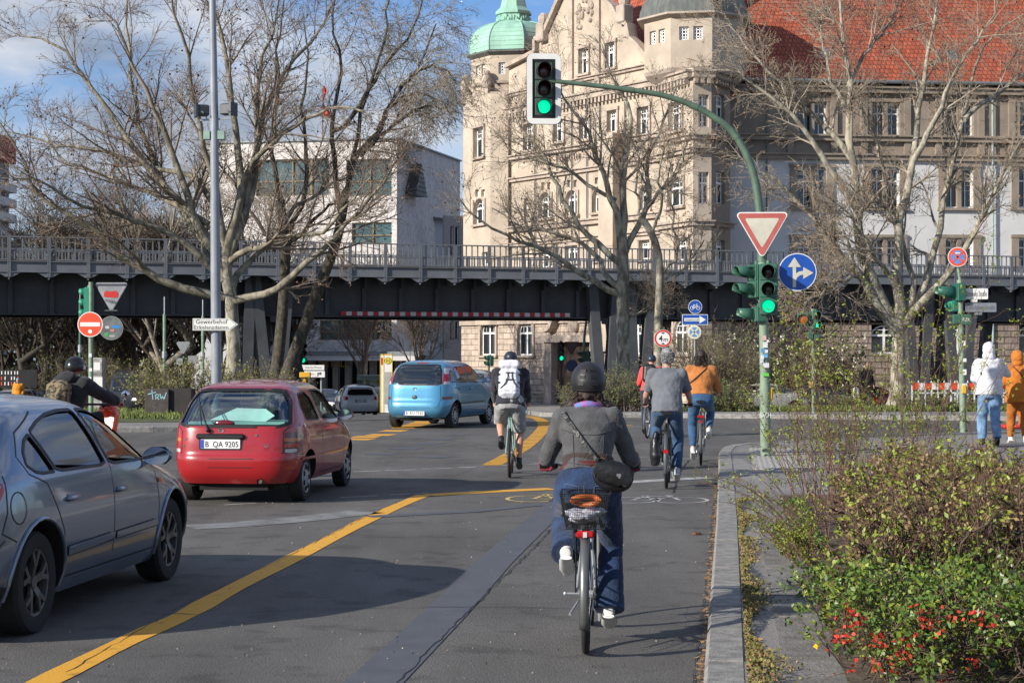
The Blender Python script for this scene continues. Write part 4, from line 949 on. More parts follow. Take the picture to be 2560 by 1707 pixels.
def tree(name, label, base, trunkpx, limbs, d0, mt, ml, levels, buds, group=None, tr=.24, seeds=0, budm=None, twm=None, droop=0.0, limb_r=.13):
 T = thing(name, label, 'tree', base, 0, group)
 C, r = poly(trunkpx, d0, 0, 14, r0=tr*1.15, r1=tr*.8); r[0] *= 1.35; r[1] *= 1.12
 mb = MB(); mb.tube([Vector(p) for p in C], list(r), 14); mesh_obj('trunk', mb, mt, T, 60, world=True)
 LC, LR = [], []
 for i, lp in enumerate(limbs):
  lr, px = (lp[0], lp[1]) if not isinstance(lp[0], tuple) else (limb_r, lp)
  sp = lp[2] if (not isinstance(lp[0], tuple) and len(lp) > 2) else rng.uniform(-3.5, 3.5)
  c, r = poly(px, d0, sp, 14, r0=lr, r1=.022); c[1:-1] += rng.normal(size=(12, 3))*.04
  mb = MB(); mb.tube([Vector(p) for p in c], list(r), 9); mesh_obj('limb', mb, ml, T, 60, world=True)
  LC.append(c); LR.append(r)
 LC = np.stack(LC); LR = np.stack(LR)
 lens = np.linalg.norm(LC[:, 1:]-LC[:, :-1], axis=2).sum(1)
 parts = []; C, Rr = LC, LR
 allC, allR = [], []
 for (cnt, ln, ang, up) in levels:
  C, Rr = spawn(C, Rr, cnt, ln, ang, up, k=5 if cnt > 8 else 4, droop=droop, tmin=.22 if len(allC) == 0 else .15, rmin=.0072)
  allC.append(C); allR.append(Rr)
 for i, (c, r) in enumerate(zip(allC, allR)):
  v, f = chains_mesh(c, r, 5 if i == 0 else 3); parts.append((v, f, 0))
 tips = np.concatenate([allC[-1][:, -1], allC[-1][:, 2], allC[-2][:, -1]])
 if buds:
  c = tips[rng.integers(0, len(tips), buds)] + rng.normal(size=(buds, 3))*.03; v, f = quads_mesh(c, rng.uniform(.014, .038, buds)); parts.append((v, f, 1))
 if seeds:
  c = tips[rng.integers(0, len(tips), seeds)] - np.array([0, 0, .12]); 
  for _ in range(3): v, f = quads_mesh(c, .04, 1.0); parts.append((v, f, 2))
 np_obj('crown', parts, [twm or m_twig, budm or m_bud, m_seed], T)
 return T
LV = [(15, 2.3, 42, .16), (8, 1.0, 45, .12), (6, .45, 45, .08)]
A = lambda *a: list(a)
tree('plane_tree', 'large bare spreading tree with pale bark behind the tall grey lamp post', G(577, 55), [(577, 985), (580, 951), (585, 872), (578, 800), (580, 752), (566, 700), (566, 650)],
 [(.15, [(562, 742), (527, 742), (441, 712), (398, 699), (348, 669), (282, 620), (232, 573), (179, 540), (86, 484), (77, 443), (43, 361), (0, 307)], -2),
  (.17, [(562, 700), (527, 672), (500, 560), (455, 510), (411, 464), (350, 395), (296, 329), (250, 257), (207, 186), (171, 125), (125, 96), (46, 90)], 1),
  (.16, [(564, 690), (540, 640), (490, 560), (450, 440), (421, 357), (386, 279), (368, 229), (321, 143), (303, 70), (250, 20)], -1),
  (.12, [(545, 640), (470, 560), (420, 480), (393, 428), (357, 340), (332, 250), (325, 180), (314, 0), (330, -120)], 3),
  (.17, [(566, 660), (584, 573), (600, 500), (596, 386), (585, 280), (571, 179), (539, 36), (520, -90)], 0),
  (.15, [(570, 660), (605, 560), (618, 475), (640, 360), (668, 250), (721, 161), (793, 89), (821, 36), (860, -40)], 2),
  (.11, [(572, 655), (593, 636), (633, 626), (686, 603), (760, 590), (815, 577), (880, 500), (930, 440)], -3),
  (.14, [(574, 755), (583, 746), (633, 746), (686, 726), (739, 686), (798, 623), (865, 577), (920, 500), (960, 457), (1010, 380)], -2),
  (.12, [(580, 720), (596, 676), (633, 643), (682, 603), (714, 536), (803, 482), (857, 450), (930, 410)], 3),
  (.10, [(540, 520), (500, 446), (428, 432), (357, 410), (250, 378), (160, 360), (89, 353), (20, 330)], 2),
  (.13, [(555, 690), (527, 659), (464, 600), (365, 560), (285, 528), (214, 521), (160, 489), (107, 453), (50, 430)], -3),
  (.13, [(570, 640), (545, 540), (530, 430), (500, 330), (480, 220), (470, 120), (430, 20), (420, -90)], -3),
  (.12, [(580, 600), (630, 480), (650, 400), (640, 280), (650, 160), (690, 60), (700, -50)], 3),
  (.10, [(600, 460), (650, 380), (720, 320), (800, 280), (880, 260), (930, 300)], -2),
  (.10, [(520, 560), (450, 520), (380, 480), (300, 460), (220, 420), (150, 400), (110, 330)], 4)],
 55, m_plane, m_planed, [(14, 2.0, 42, .14), (8, 1.0, 45, .1), (5, .46, 45, .06)], 7000, seeds=420, tr=.21)
tree('dark_barked_tree', 'leaning dark-barked tree with feathery budding twigs right of the lamp post', G(712, 58), [(709, 985), (712, 945), (765, 809), (788, 739), (818, 669), (845, 593), (862, 500)],
 [(.11, [(850, 560), (875, 428), (910, 375), (943, 328), (960, 300), (1000, 221), (1057, 143), (1090, 60)], 1),
  (.10, [(855, 540), (840, 430), (832, 410), (828, 303), (843, 232), (857, 161), (839, 100), (832, 30), (850, -60)], -1),
  (.09, [(858, 520), (882, 393), (911, 250), (939, 160), (971, 89), (964, 20), (990, -60)], 2),
  (.08, [(900, 390), (960, 330), (1010, 290), (1070, 260), (1120, 270)], -2), (.07, [(943, 328), (990, 250), (1040, 230), (1090, 240), (1130, 290)], 1),
  (.08, [(828, 330), (880, 300), (930, 210), (990, 130), (1040, 60), (1060, -20)], 2), (.07, [(1000, 221), (1040, 180), (1090, 160), (1130, 190)], -1)],
 58, m_dbark, m_dbark, [(12, 1.8, 45, .05), (8, .95, 48, -.02), (6, .5, 45, -.08)], 3200, budm=m_greenbud, twm=m_twigp, tr=.19, droop=.05)
tree('dark_barked_tree', 'upright dark-barked tree growing just behind the big pale one by the lamp post', G(689, 60), [(686, 985), (689, 945), (700, 850), (706, 792), (712, 693), (715, 610), (700, 500)],
 [(.10, [(712, 560), (690, 450), (670, 340), (700, 220), (690, 120), (710, 0)], 0), (.10, [(714, 600), (760, 500), (770, 400), (750, 300), (770, 180), (760, 60)], 2), (.08, [(712, 640), (640, 560), (600, 470), (560, 400)], 2), (.08, [(714, 620), (790, 540), (850, 500), (880, 440)], -1)],
 60, m_dbark, m_dbark, [(9, 1.9, 42, .16), (7, .9, 45, .12), (5, .45, 45, .08)], 1500, budm=m_greenbud, tr=.19)
tree('plane_tree', 'bare tree with mottled pale trunk in front of the domed building', G(1557, 64), [(1555, 1000), (1557, 963), (1558, 850), (1557, 764), (1558, 705), (1558, 643), (1551, 560)],
 [(.13, [(1553, 735), (1501, 716), (1470, 695), (1433, 671), (1388, 640), (1333, 616), (1278, 598), (1243, 574), (1180, 545), (1150, 500)], -2),
  (.12, [(1552, 725), (1512, 688), (1498, 650), (1467, 619), (1422, 592), (1347, 571), (1291, 564), (1230, 520)], 2),
  (.13, [(1553, 660), (1500, 620), (1450, 568), (1436, 543), (1411, 500), (1390, 454), (1369, 393), (1319, 350), (1290, 290)], 1),
  (.14, [(1554, 600), (1536, 518), (1519, 464), (1497, 411), (1479, 343), (1447, 293), (1411, 250), (1380, 180)], -1),
  (.15, [(1556, 590), (1561, 464), (1558, 411), (1579, 332), (1569, 268), (1544, 214), (1519, 186), (1515, 118), (1472, 89)], 1),
  (.13, [(1560, 640), (1591, 574), (1622, 500), (1619, 411), (1640, 350), (1669, 286), (1700, 200)], 2),
  (.07, [(1562, 815), (1570, 802), (1584, 785), (1622, 781), (1629, 788), (1632, 760)], 0),
  (.08, [(1540, 500), (1480, 470), (1420, 420), (1350, 400), (1290, 390), (1240, 330)], 2), (.08, [(1600, 540), (1650, 480), (1700, 430), (1720, 350)], -2)],
 64, m_plane, m_plane, [(13, 1.9, 42, .14), (8, .9, 45, .1), (5, .42, 45, .05)], 5200, seeds=260, tr=.24, twm=m_twigp)
tree('young_tree', 'thin pale tree close beside the mottled trunk, over the height limit sign', G(1646, 62), [(1646, 1000), (1646, 963), (1644, 850), (1648, 747), (1651, 685), (1646, 626), (1629, 581), (1601, 540)],
 [(.06, [(1651, 690), (1670, 668), (1691, 654), (1698, 592), (1677, 557), (1690, 480)], 0), (.05, [(1651, 700), (1680, 690), (1705, 678), (1732, 647), (1760, 600)], 1), (.06, [(1620, 565), (1601, 540), (1590, 470), (1600, 400), (1570, 330)], 1), (.06, [(1629, 581), (1660, 520), (1640, 430), (1670, 350)], -1)],
 62, m_plane, m_plane, [(9, 1.3, 42, .14), (7, .7, 45, .1), (4, .35, 45, .05)], 1500, tr=.15, twm=m_twigp)
tree('plane_tree', 'big plane tree with many pale limbs and orange-brown buds in front of the red roof', G(2244, 58), [(2240, 1020), (2244, 988), (2246, 900), (2246, 850), (2246, 822)],
 [(.17, [(2240, 835), (2227, 815), (2179, 747), (2155, 688), (2110, 647), (2075, 612), (2048, 557), (2014, 536), (1971, 482), (1943, 450), (1889, 421), (1845, 415)], -1),
  (.22, [(2242, 830), (2227, 800), (2196, 733), (2158, 643), (2144, 574), (2143, 518), (2132, 411), (2125, 286), (2121, 214), (2107, 107), (2096, 0), (2090, -80)], 0),
  (.20, [(2246, 830), (2244, 733), (2244, 678), (2248, 592), (2254, 529), (2275, 446), (2289, 321), (2300, 232), (2318, 161), (2346, 18), (2360, -60)], 1),
  (.10, [(2244, 715), (2230, 690), (2206, 664), (2179, 623), (2158, 592), (2130, 540), (2080, 500)], -2),
  (.14, [(2252, 825), (2265, 795), (2296, 733), (2316, 702), (2327, 643), (2351, 585), (2357, 500), (2386, 411), (2407, 304), (2425, 179), (2479, 89), (2560, 36)], 2),
  (.15, [(2254, 820), (2272, 788), (2310, 747), (2358, 705), (2392, 654), (2437, 574), (2454, 543), (2507, 446), (2560, 339), (2600, 280)], -2),
  (.11, [(2262, 795), (2289, 719), (2275, 671), (2265, 626), (2240, 540), (2211, 429), (2182, 350), (2143, 264), (2110, 180)], 2),
  (.12, [(2138, 440), (2132, 404), (2086, 339), (2032, 293), (1971, 232), (1925, 179), (1871, 125), (1820, 60)], 1),
  (.13, [(2140, 520), (2114, 475), (2050, 386), (1979, 286), (1925, 232), (1836, 186), (1790, 150)], -1),
  (.11, [(2285, 400), (2311, 357), (2371, 214), (2421, 125), (2479, 54), (2510, -30)], -1),
  (.09, [(2125, 290), (2080, 220), (2060, 120), (2040, 20)], 2), (.09, [(2410, 300), (2470, 250), (2540, 200), (2600, 150)], 2), (.08, [(2120, 220), (2160, 130), (2230, 60), (2260, -20)], 2),
  (.08, [(2155, 688), (2100, 700), (2060, 730), (2010, 760)], -2)],
 58, m_plane, m_plane, [(16, 1.9, 42, .12), (9, .9, 45, .08), (6, .42, 45, .03)], 15000, seeds=200, tr=.25, twm=m_twigp)
# generic bare trees for the middle distance
def free_tree(name, label, x, d, h, mt, twm, budm, buds, group=None, lv=((9, .28, 40, .25), (7, .14, 45, .15), (5, .07, 45, .1)), spread=.35, tr=.022, nl=7, base_z=None, scale_r=1):
 z0 = gz(d) if base_z is None else base_z; T = thing(name, label, 'tree', (x, d, z0), rng.uniform(0, 6), group)
 C = np.array([[rng.normal()*.01*h*i, rng.normal()*.01*h*i, h*.42*i/5] for i in range(6)]); r = np.linspace(tr*h*1.2, tr*h*.7, 6)
 mb = MB(); mb.tube([Vector(p) for p in C], list(r), 8); mesh_obj('trunk', mb, mt, T, 60)
 LC = []; 
 for i in range(nl):
  a = i*2.4+rng.uniform(-.4, .4); st = C[int(rng.integers(2, 6))]; el = rng.uniform(.9, 1.35); L = h*rng.uniform(.42, .6); d_ = np.array([cos(a)*cos(el), sin(a)*cos(el), sin(el)]); pts = [st]
  for j in range(6): d_ = d_+rng.normal(size=3)*.09+np.array([0, 0, .05]); d_ /= np.linalg.norm(d_); pts.append(pts[-1]+d_*L/6)
  LC.append(np.array(pts))
 LC = np.stack(LC); LR = np.tile(np.linspace(tr*h*.5, .02, 7), (nl, 1)); v, f = chains_mesh(LC, LR, 6); parts = [(v, f, 0)]
 C, Rr = LC, LR
 for (cnt, ln, ang, up) in lv:
  C, Rr = spawn(C, Rr, cnt, ln*h, ang, up, rmin=.011*scale_r); v, f = chains_mesh(C, Rr, 3); parts.append((v, f, 0))
 if buds: tips = np.concatenate([C[:, -1], C[:, 2]]); c = tips[rng.integers(0, len(tips), buds)]+rng.normal(size=(buds, 3))*.05; v, f = quads_mesh(c, rng.uniform(.03, .07, buds)); parts.append((v, f, 1))
 np_obj('crown', parts, [twm, budm], T, world=False); return T
free_tree('street_tree', 'small bare pollarded tree in front of the office block canopy', GX(908, 118), 118, 10.5, m_plane, m_twig, m_bud, 900)
free_tree('street_tree', 'small dark bare tree right of the pollarded one, before the pale annex', GX(1040, 124), 124, 8.5, m_dbark, m_twig, m_bud, 500)
free_tree('park_tree', 'tall bare brownish tree far behind the viaduct left of the office block', GX(430, 108), 108, 16, m_planed, m_twigp, m_bud, 1400, scale_r=1.2)
free_tree('park_tree', 'bare tree with pinkish twigs behind the viaduct near the left edge', GX(200, 112), 112, 14, m_planed, m_twig, m_bud, 1800, scale_r=1.5)
free_tree('park_tree', 'broad bare tree behind the viaduct in front of the office block', GX(640, 112), 112, 15, m_planed, m_twigp, m_bud, 1000, scale_r=1.2, nl=5)
free_tree('park_tree', 'bare tree behind the white house and the viaduct railing', GX(330, 128), 128, 15, m_dbark, m_twig, m_bud, 1600, scale_r=1.6)
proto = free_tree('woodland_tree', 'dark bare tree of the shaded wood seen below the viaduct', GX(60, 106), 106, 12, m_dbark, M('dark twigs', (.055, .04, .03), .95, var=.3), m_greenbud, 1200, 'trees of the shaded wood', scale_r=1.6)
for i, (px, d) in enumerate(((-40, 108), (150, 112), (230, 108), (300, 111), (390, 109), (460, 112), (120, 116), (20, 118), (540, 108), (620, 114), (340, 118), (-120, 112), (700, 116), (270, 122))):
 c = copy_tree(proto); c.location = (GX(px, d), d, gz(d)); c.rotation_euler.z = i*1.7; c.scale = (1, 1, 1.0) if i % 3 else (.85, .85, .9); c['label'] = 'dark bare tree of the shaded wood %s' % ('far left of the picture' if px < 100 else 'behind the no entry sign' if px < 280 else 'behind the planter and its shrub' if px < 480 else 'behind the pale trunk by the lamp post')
# undergrowth and bushes: stems with leaves
def bush(name, label, x, d, w, dp, h, n, leafm, leaf=.03, stems=60, leafn=1500, twm=None, cat='bush', group=None, dense=1.0, z0=None, stemr=.008, up=.8):
 T = thing(name, label, cat, (x, d, gz(d) if z0 is None else z0), 0, group)
 b = np.stack([rng.uniform(-w/2, w/2, stems)*.6, rng.uniform(-dp/2, dp/2, stems)*.6, np.zeros(stems)], 1); dirs = np.stack([b[:, 0]/w*1.4+rng.normal(size=stems)*.25, b[:, 1]/dp*1.4+rng.normal(size=stems)*.25, np.full(stems, up)], 1); dirs /= np.linalg.norm(dirs, axis=1, keepdims=True)
 L = h*rng.uniform(.55, 1.15, stems)[:, None]; pts = [b]; cur = b; dd = dirs
 for j in range(5): dd = dd+rng.normal(size=dd.shape)*.12; dd /= np.linalg.norm(dd, axis=1, keepdims=True); cur = cur+dd*L/5; pts.append(cur)
 C = np.stack(pts, 1); Rr = np.tile(np.linspace(stemr*1.6, stemr*.6, 6), (stems, 1)); parts = [(*chains_mesh(C, Rr, 3), 0)]
 C2, R2 = spawn(C, Rr, n, h*.32, 45, .15, rmin=stemr*.5); parts.append((*chains_mesh(C2, R2, 3), 0)); C3, R3 = spawn(C2, R2, 4, h*.13, 45, .1, rmin=stemr*.45); parts.append((*chains_mesh(C3, R3, 3), 0))
 np_obj('stems', parts, [twm or m_twig], T, world=False)
 tips = np.concatenate([C3.reshape(-1, 3), C2.reshape(-1, 3)]); c = tips[rng.integers(0, len(tips), leafn)]+rng.normal(size=(leafn, 3))*leaf
 np_obj('leaves', [(*quads_mesh(c, rng.uniform(leaf*.5, leaf*1.2, leafn)), 0)], [leafm], T, world=False); return T
m_leafd = M('dark evergreen leaves', (.035, .06, .018), .6, var=.4, scale=9, col2=(.08, .11, .03)); m_leafg = M('hedge leaves', (.06, .10, .022), .7, var=.4, scale=9, col2=(.15, .19, .05)); m_leafy = M('yellow green leaves', (.17, .20, .04), .7, var=.35, scale=9, col2=(.30, .31, .07))
bush('shrub', 'yellow-green budding shrub behind the graffitied dark planter box', GX(428, 50), 50, 1.3, 1.2, 1.6, 9, m_leafy, .035, 55, 3600)
bush('shrub', 'low green shrub at the foot of the pale trunk right of the lamp post', GX(610, 53), 53, 2.6, 1.6, 1.5, 9, m_leafy, .035, 60, 3000)
bush('shrub', 'olive shrub beside the leaning dark trunks above the red car roof', GX(690, 57), 57, 1.8, 1.4, 1.3, 9, m_leafg, .035, 40, 1600)
bush('shrub', 'loose shrub behind the dark van on the left', GX(300, 109), 109, 4.5, 2.0, 3.2, 8, m_leafy, .05, 60, 2600)
bush('shrub', 'dark bush under the viaduct at the far left', GX(110, 107), 107, 6, 2.5, 3.0, 8, m_leafd, .06, 60, 3200)
bush('shrub', 'tall budding shrub under the viaduct behind the no entry sign', GX(225, 108), 108, 4, 2.5, 4.5, 8, m_leafy, .05, 60, 3000)
bush('shrub', 'low dark green bush beneath the mottled tree, left of the orange jacket rider', GX(1555, 52.5), 52.5, 2.2, 1.2, 1.15, 10, m_leafg, .03, 90, 6500, z0=gz(52.5)+.1)
bush('shrub', 'low green bush ending at the kerb right of the mottled trunk', GX(1465, 53.5), 53.5, 1.6, 1.2, 1.0, 9, m_leafg, .03, 50, 3000, z0=gz(53.5)+.1)
bush('shrub', 'tall twiggy budding shrub between the orange jacket rider and the signal post', GX(1790, 57), 57, 1.8, 1.6, 2.6, 9, m_leafy, .03, 110, 4500, z0=gz(54)+.1)
bush('shrub', 'low leafy shrub at the foot of the tall twiggy one by the white car', GX(1815, 52.5), 52.5, 1.5, 1.0, .8, 9, m_leafg, .035, 60, 3500, z0=gz(52.5)+.1)
bush('flowering_shrub', 'dark evergreen shrub with white flower spikes against the brown stone wall', GX(1960, 98), 98, 9, 2.5, 4.6, 9, m_leafd, .11, 80, 9000, stemr=.02)
T = [o for o in bpy.data.objects if o.name.startswith('flowering_shrub')][0]
c = np.stack([rng.uniform(-4.5, 4.5, 160), rng.uniform(-1.6, -.6, 160), rng.uniform(1.6, 4.4, 160)], 1)
np_obj('flowers', [(*quads_mesh(np.repeat(c, 5, 0)+rng.normal(size=(800, 3))*np.array([.04, .04, .16]), .08), 0)], [M('cream flowers', (.60, .58, .46), .8)], T, world=False)
for (px, d, w, lab) in ((2130, 55, 2.0, 'low green ground shrub below the walking person in black'), (2330, 54.5, 3.2, 'spreading low green shrub in front of the red and white barriers'), (2480, 55, 2.2, 'small green shrub right of the pale signal post on the verge')):
 bush('ground_shrub', lab, GX(px, d), d, w, 1.2, .45, 8, m_leafg, .03, 50, 2600, z0=gz(d)+.1)
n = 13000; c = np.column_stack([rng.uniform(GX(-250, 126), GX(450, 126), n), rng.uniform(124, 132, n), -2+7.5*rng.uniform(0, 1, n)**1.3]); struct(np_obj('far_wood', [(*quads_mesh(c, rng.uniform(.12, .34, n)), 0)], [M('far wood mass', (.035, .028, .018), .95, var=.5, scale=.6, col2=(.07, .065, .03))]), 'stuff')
# grass on the verges
def grass(name, xs, ys, n, hgt, m, z=.12):
 x = rng.uniform(*xs, n); y = rng.uniform(*ys, n); zz_ = np.array([gz(v) for v in y])+z; h = hgt*rng.uniform(.5, 1.3, n); a = rng.uniform(0, 6.3, n); w = .012+.0002*y
 b = np.stack([x, y, zz_], 1); u = np.stack([np.cos(a)*w, np.sin(a)*w, 0*a], 1); l = np.stack([rng.normal(size=n)*h*.35, rng.normal(size=n)*h*.35, h], 1)
 V = np.stack([b-u, b+u, b+l+u*.2, b+l-u*.2], 1).reshape(-1, 3); return struct(np_obj(name, [(V, np.arange(n*4).reshape(-1, 4), 0)], [m]), 'stuff')
m_gb = M('grass blades', (.10, .14, .03), .8, var=.4, scale=3, col2=(.20, .24, .06))
grass('grass', (-14, -6.4), (44, 47), 3500, .10, m_gb); grass('grass', (4.5, 26), (52, 55), 9000, .16, m_gb); grass('grass', (-24, -8), (47, 56), 4000, .12, m_gb)
# ================================================================ signals, signs, posts
m_sg = M('signal green paint', (.040, .125, .085), .45, var=.15, scale=6, coat=.1); m_pg = M('pale green post paint', (.20, .27, .19), .6, var=.22, scale=5, detail=7)
m_blk = M('black plastic', (.012, .012, .013), .45, var=.1); m_dgrey = M('dark grey steel', (.07, .075, .08), .5, var=.1); m_galv = M('galvanised steel', (.34, .36, .38), .45, metal=.35, var=.15, scale=4)
m_swhite = M('sign white', (.74, .74, .71), .45, var=.05, scale=4); m_sred = M('sign red', (.55, .03, .025), .45, var=.08); m_sora = M('faded sign red', (.75, .085, .03), .45, var=.06); m_sblue = M('sign blue', (.012, .075, .36), .4, var=.08); m_slblue = M('pale sign blue', (.10, .26, .62), .45, var=.1)
m_sblk = M('sign black', (.015, .015, .015), .5, var=0); m_sback = M('sign back grey', (.24, .25, .26), .5, var=.15, scale=5); m_yelp = M('yellow plastic', (.70, .38, .03), .5, var=.1); m_faded = M('faded reflective red', (.42, .10, .085), .5, var=.12, scale=5); m_cream = M('aged reflective white', (.52, .50, .41), .5, var=.1, scale=4)
m_lr = M('red lens off', (.05, .006, .006), .25, var=.2, coat=.5); m_ly = M('amber lens off', (.035, .022, .012), .25, var=.2, coat=.5); m_lg = M('green lamp lit', (.0, .62, .30), .4, emit=1.0, var=0); m_lgo = M('green lens off', (.008, .03, .02), .25, coat=.5); m_lyo = M('amber lens', (.35, .10, .01), .3, coat=.4)
def frame(o, rz): return Matrix.Translation(Vector(o)) @ Matrix.Rotation(rz, 4, 'Z')
class Sub(MB):                                   # a mesh builder working in a turned and shifted frame
 def __init__(s, m): super().__init__(); s.m = m
 def add(s, vs, fs): return super().add([s.m @ Vector(v) for v in vs], fs)
def signal_head(parent, loc, rz, lens, lit=(), w=.30, ph=.30, r=.10, body=None, visor=None, vl=.26, board=False, ped=False, name='signal_head'):
 # faces local -Y; lens top to bottom as materials
 n = len(lens); H = ph*n; m = frame(loc, rz); body = body or m_sg; visor = visor or body
 b = Sub(m); b.box((0, .09, 0), (w, .18, H), bev=.02)
 for i in range(n): zc_ = H/2-ph*(i+.5); b.box((0, -.004, zc_), (w*.94, .02, ph*.93), bev=.006)
 b.cyl((0, .09, H/2), (0, .09, H/2+.05), .04, n=8)
 hd = mesh_obj(name, b, body, parent)
 for i, lm in enumerate(lens):
  zc_ = H/2-ph*(i+.5)
  l = Sub(m); l.lathe([(r*1.0, .0), (r*.97, -.012), (r*.6, -.026), (.005, -.032)], (0, -.016, zc_), 24, 'Y'); lo = mesh_obj('lens', l, lm, hd); 
  v = Sub(m); k = 18; R_ = r*1.12; rings = []
  for (yy, cut) in ((-.014, -60), (-vl*.55, -40), (-vl, -8)):
   rings.append([(R_*cos(R(cut)+(R(180-2*cut))*j/k), yy, zc_+R_*sin(R(cut)+(R(180-2*cut))*j/k)) for j in range(k+1)])
  vs = [p for rg in rings for p in rg]; fs = [(a*(k+1)+j, a*(k+1)+j+1, (a+1)*(k+1)+j+1, (a+1)*(k+1)+j) for a in range(2) for j in range(k)]
  v.add(vs, fs); v.lathe([(R_, 0), (R_*1.05, -.02), (R_*.96, -.02), (R_*.9, 0)], (0, -.012, zc_), 24, 'Y')
  vo = mesh_obj('visor', v, visor, hd); sm = vo.modifiers.new('t', 'SOLIDIFY'); sm.thickness = .006
 return hd
def disc_sign(parent, c, r, fills, rz=0, name='sign_face', post=None, tilt=0):
 # fills: list of (radius factor, material) stacked 2 mm apart, facing -Y
 m = frame(c, rz); b = Sub(m); mats = []
 for i, (f, mt) in enumerate(fills):
  if mt not in mats: mats.append(mt)
  b.cur = mats.index(mt); b.prism(circ(r*f, 40), (0, -.002*i, 0), X, Z, .004 if i == 0 else .0015)
 return mesh_obj(name, b, mats, parent)
def arrow(w, L_, hw, hl): return [(-w/2, 0), (w/2, 0), (w/2, L_-hl), (hw/2, L_-hl), (0, L_), (-hw/2, L_-hl), (-w/2, L_-hl)]
def local(px, py, d, org): return P(px, py, d)-org
# -- the arched signal mast at the corner
b0 = G(1915, 27.9, .12)
ML = thing('signal_mast', 'green arched mast at the kerb corner carrying signals over the lane', 'traffic light', b0)
d_ = 27.9; mb = MB()
mb.tube([local(1915, 1142, d_, b0), local(1914, 1100, d_, b0), local(1912, 960, d_, b0)], [.088, .086, .084], 20); mb.tube([local(1912, 962, d_, b0), local(1906, 650, d_, b0)], [.075, .072], 20)
mesh_obj('post', mb, m_pg, ML)
ap = smoothline3([local(*q, d_, b0) for q in ((1905, 655), (1903, 590), (1900, 532), (1891, 464), (1877, 411), (1854, 361), (1825, 321), (1790, 296), (1750, 272), (1708, 254), (1651, 236), (1544, 221), (1444, 209), (1370, 203))], 2)
mb = MB(); n = len(ap); mb.tube(ap, [.075-.042*(i/n) for i in range(n)], 16)
for q in (.42, .62, .8): i = int(n*q); mb.tube([ap[i], ap[i+1]], .075-.042*q+.006, 14)
mesh_obj('arm', mb, M('dark green mast paint', (.085, .135, .095), .5, var=.2, scale=5), ML)
cb = local(1359.5, 223, d_, b0); m = frame(cb, R(4)); b = Sub(m)
b.holed(rrect(.54, 1.12, .10), [[(x, z) for x, z in ((-.185, -.47), (-.185, .47), (.185, .47), (.185, -.47))]], (0, -.03, 0), X, Z, .02); bo = mesh_obj('backboard', b, m_swhite, ML)
b = Sub(m); b.prism(rrect(.55, 1.13, .10), (0, -.008, 0), X, Z, .012); b.holed([(-.185, -.47), (.185, -.47), (.185, .47), (-.185, .47)], [[(-.152, -.44), (-.152, .44), (.152, .44), (.152, -.44)]], (0, -.012, 0), X, Z, .03); mesh_obj('backboard_rim', b, m_blk, ML)
signal_head(ML, cb+Vector((0, .0, 0)), R(4), [m_lr, m_ly, m_lg], w=.29, ph=.285, r=.104, body=M('dull green housing', (.055, .10, .075), .5, var=.1), visor=m_blk, vl=.22)
h1 = local(1917, 724, d_, b0)+Vector((0, -.18, 0)); signal_head(ML, h1, R(-9), [m_lr, m_ly, m_lg], w=.29, ph=.27, r=.098, vl=.30)
h2 = local(1881, 703, d_, b0)+Vector((0, .02, 0)); signal_head(ML, h2, R(-62), [m_lr, m_lgo], w=.26, ph=.27, r=.09, vl=.32)
h3 = local(1884, 786, d_, b0)+Vector((0, -.04, 0)); signal_head(ML, h3, R(-80), [m_lgo], w=.24, ph=.25, r=.085, vl=.26)
mb = MB()
for py in (665, 790): mb.box(local(1897, py, d_, b0)+Vector((0, -.05, 0)), (.34, .05, .04))
mb.box(local(1908, 806, d_, b0), (.1, .1, .06)); mesh_obj('clamp', mb, m_sg, ML)
# yield sign: aged border round a pale centre
def tri(s_, r=.05): 
 h = s_*.866; pts = []
 for (cx, cy, a) in ((-s_/2+r*1.73, -r, 90), (s_/2-r*1.73, -r, -30), (0, -h+2*r, 210)):
  pts += [(cx+r*cos(R(a+t)), cy+r*sin(R(a+t))) for t in ((120, 90, 60, 30, 0) if a == 90 else (120, 90, 60, 30, 0))]
 return pts
def yield_sign(parent, top, s_, rz, m1, m2, m3, name='yield_sign', th=.02):
 m = frame(top, rz); b = Sub(m)
 mats = [m1, m2, m3]; b.cur = 0; b.prism(tri(s_), (0, 0, 0), X, Z, th); b.cur = 1; b.prism(tri(s_*.94, .04), (0, -.004, -s_*.02), X, Z, .002); b.cur = 2; b.prism(tri(s_*.64, .02), (0, -.007, -s_*.112), X, Z, .002)
 return mesh_obj(name, b, mats, parent, 0)
yield_sign(ML, local(1902.5, 532, d_, b0)+Vector((0, -.12, 0)), .86, R(-4), m_swhite, m_faded, m_cream)
bl = local(1991, 681, d_, b0)+Vector((0, -.1, 0)); disc_sign(ML, bl, .30, [(1, m_swhite), (.955, m_sblue)], R(-3), 'direction_sign')
m = frame(bl, R(-3)); b = Sub(m); b.prism([(-.075, -.24), (-.022, -.24), (-.022, .08), (.055, .08), (-.048, .235), (-.15, .08), (-.075, .08)], (0, -.0065, 0), X, Z, .001)
cur = [(-.022, -.12), (.0, -.08), (.04, -.052), (.09, -.04), (.09, -.11), (.25, -.012), (.09, .08), (.09, .02), (.03, .01), (-.022, -.02)]; b.prism(cur, (0, -.0068, 0), X, Z, .001); mesh_obj('arrows', b, m_cream, ML, 0)
mb = MB(); mb.beam(local(1906, 700, d_, b0), local(1991, 700, d_, b0), .04, .03); mesh_obj('bracket', mb, m_galv, ML)
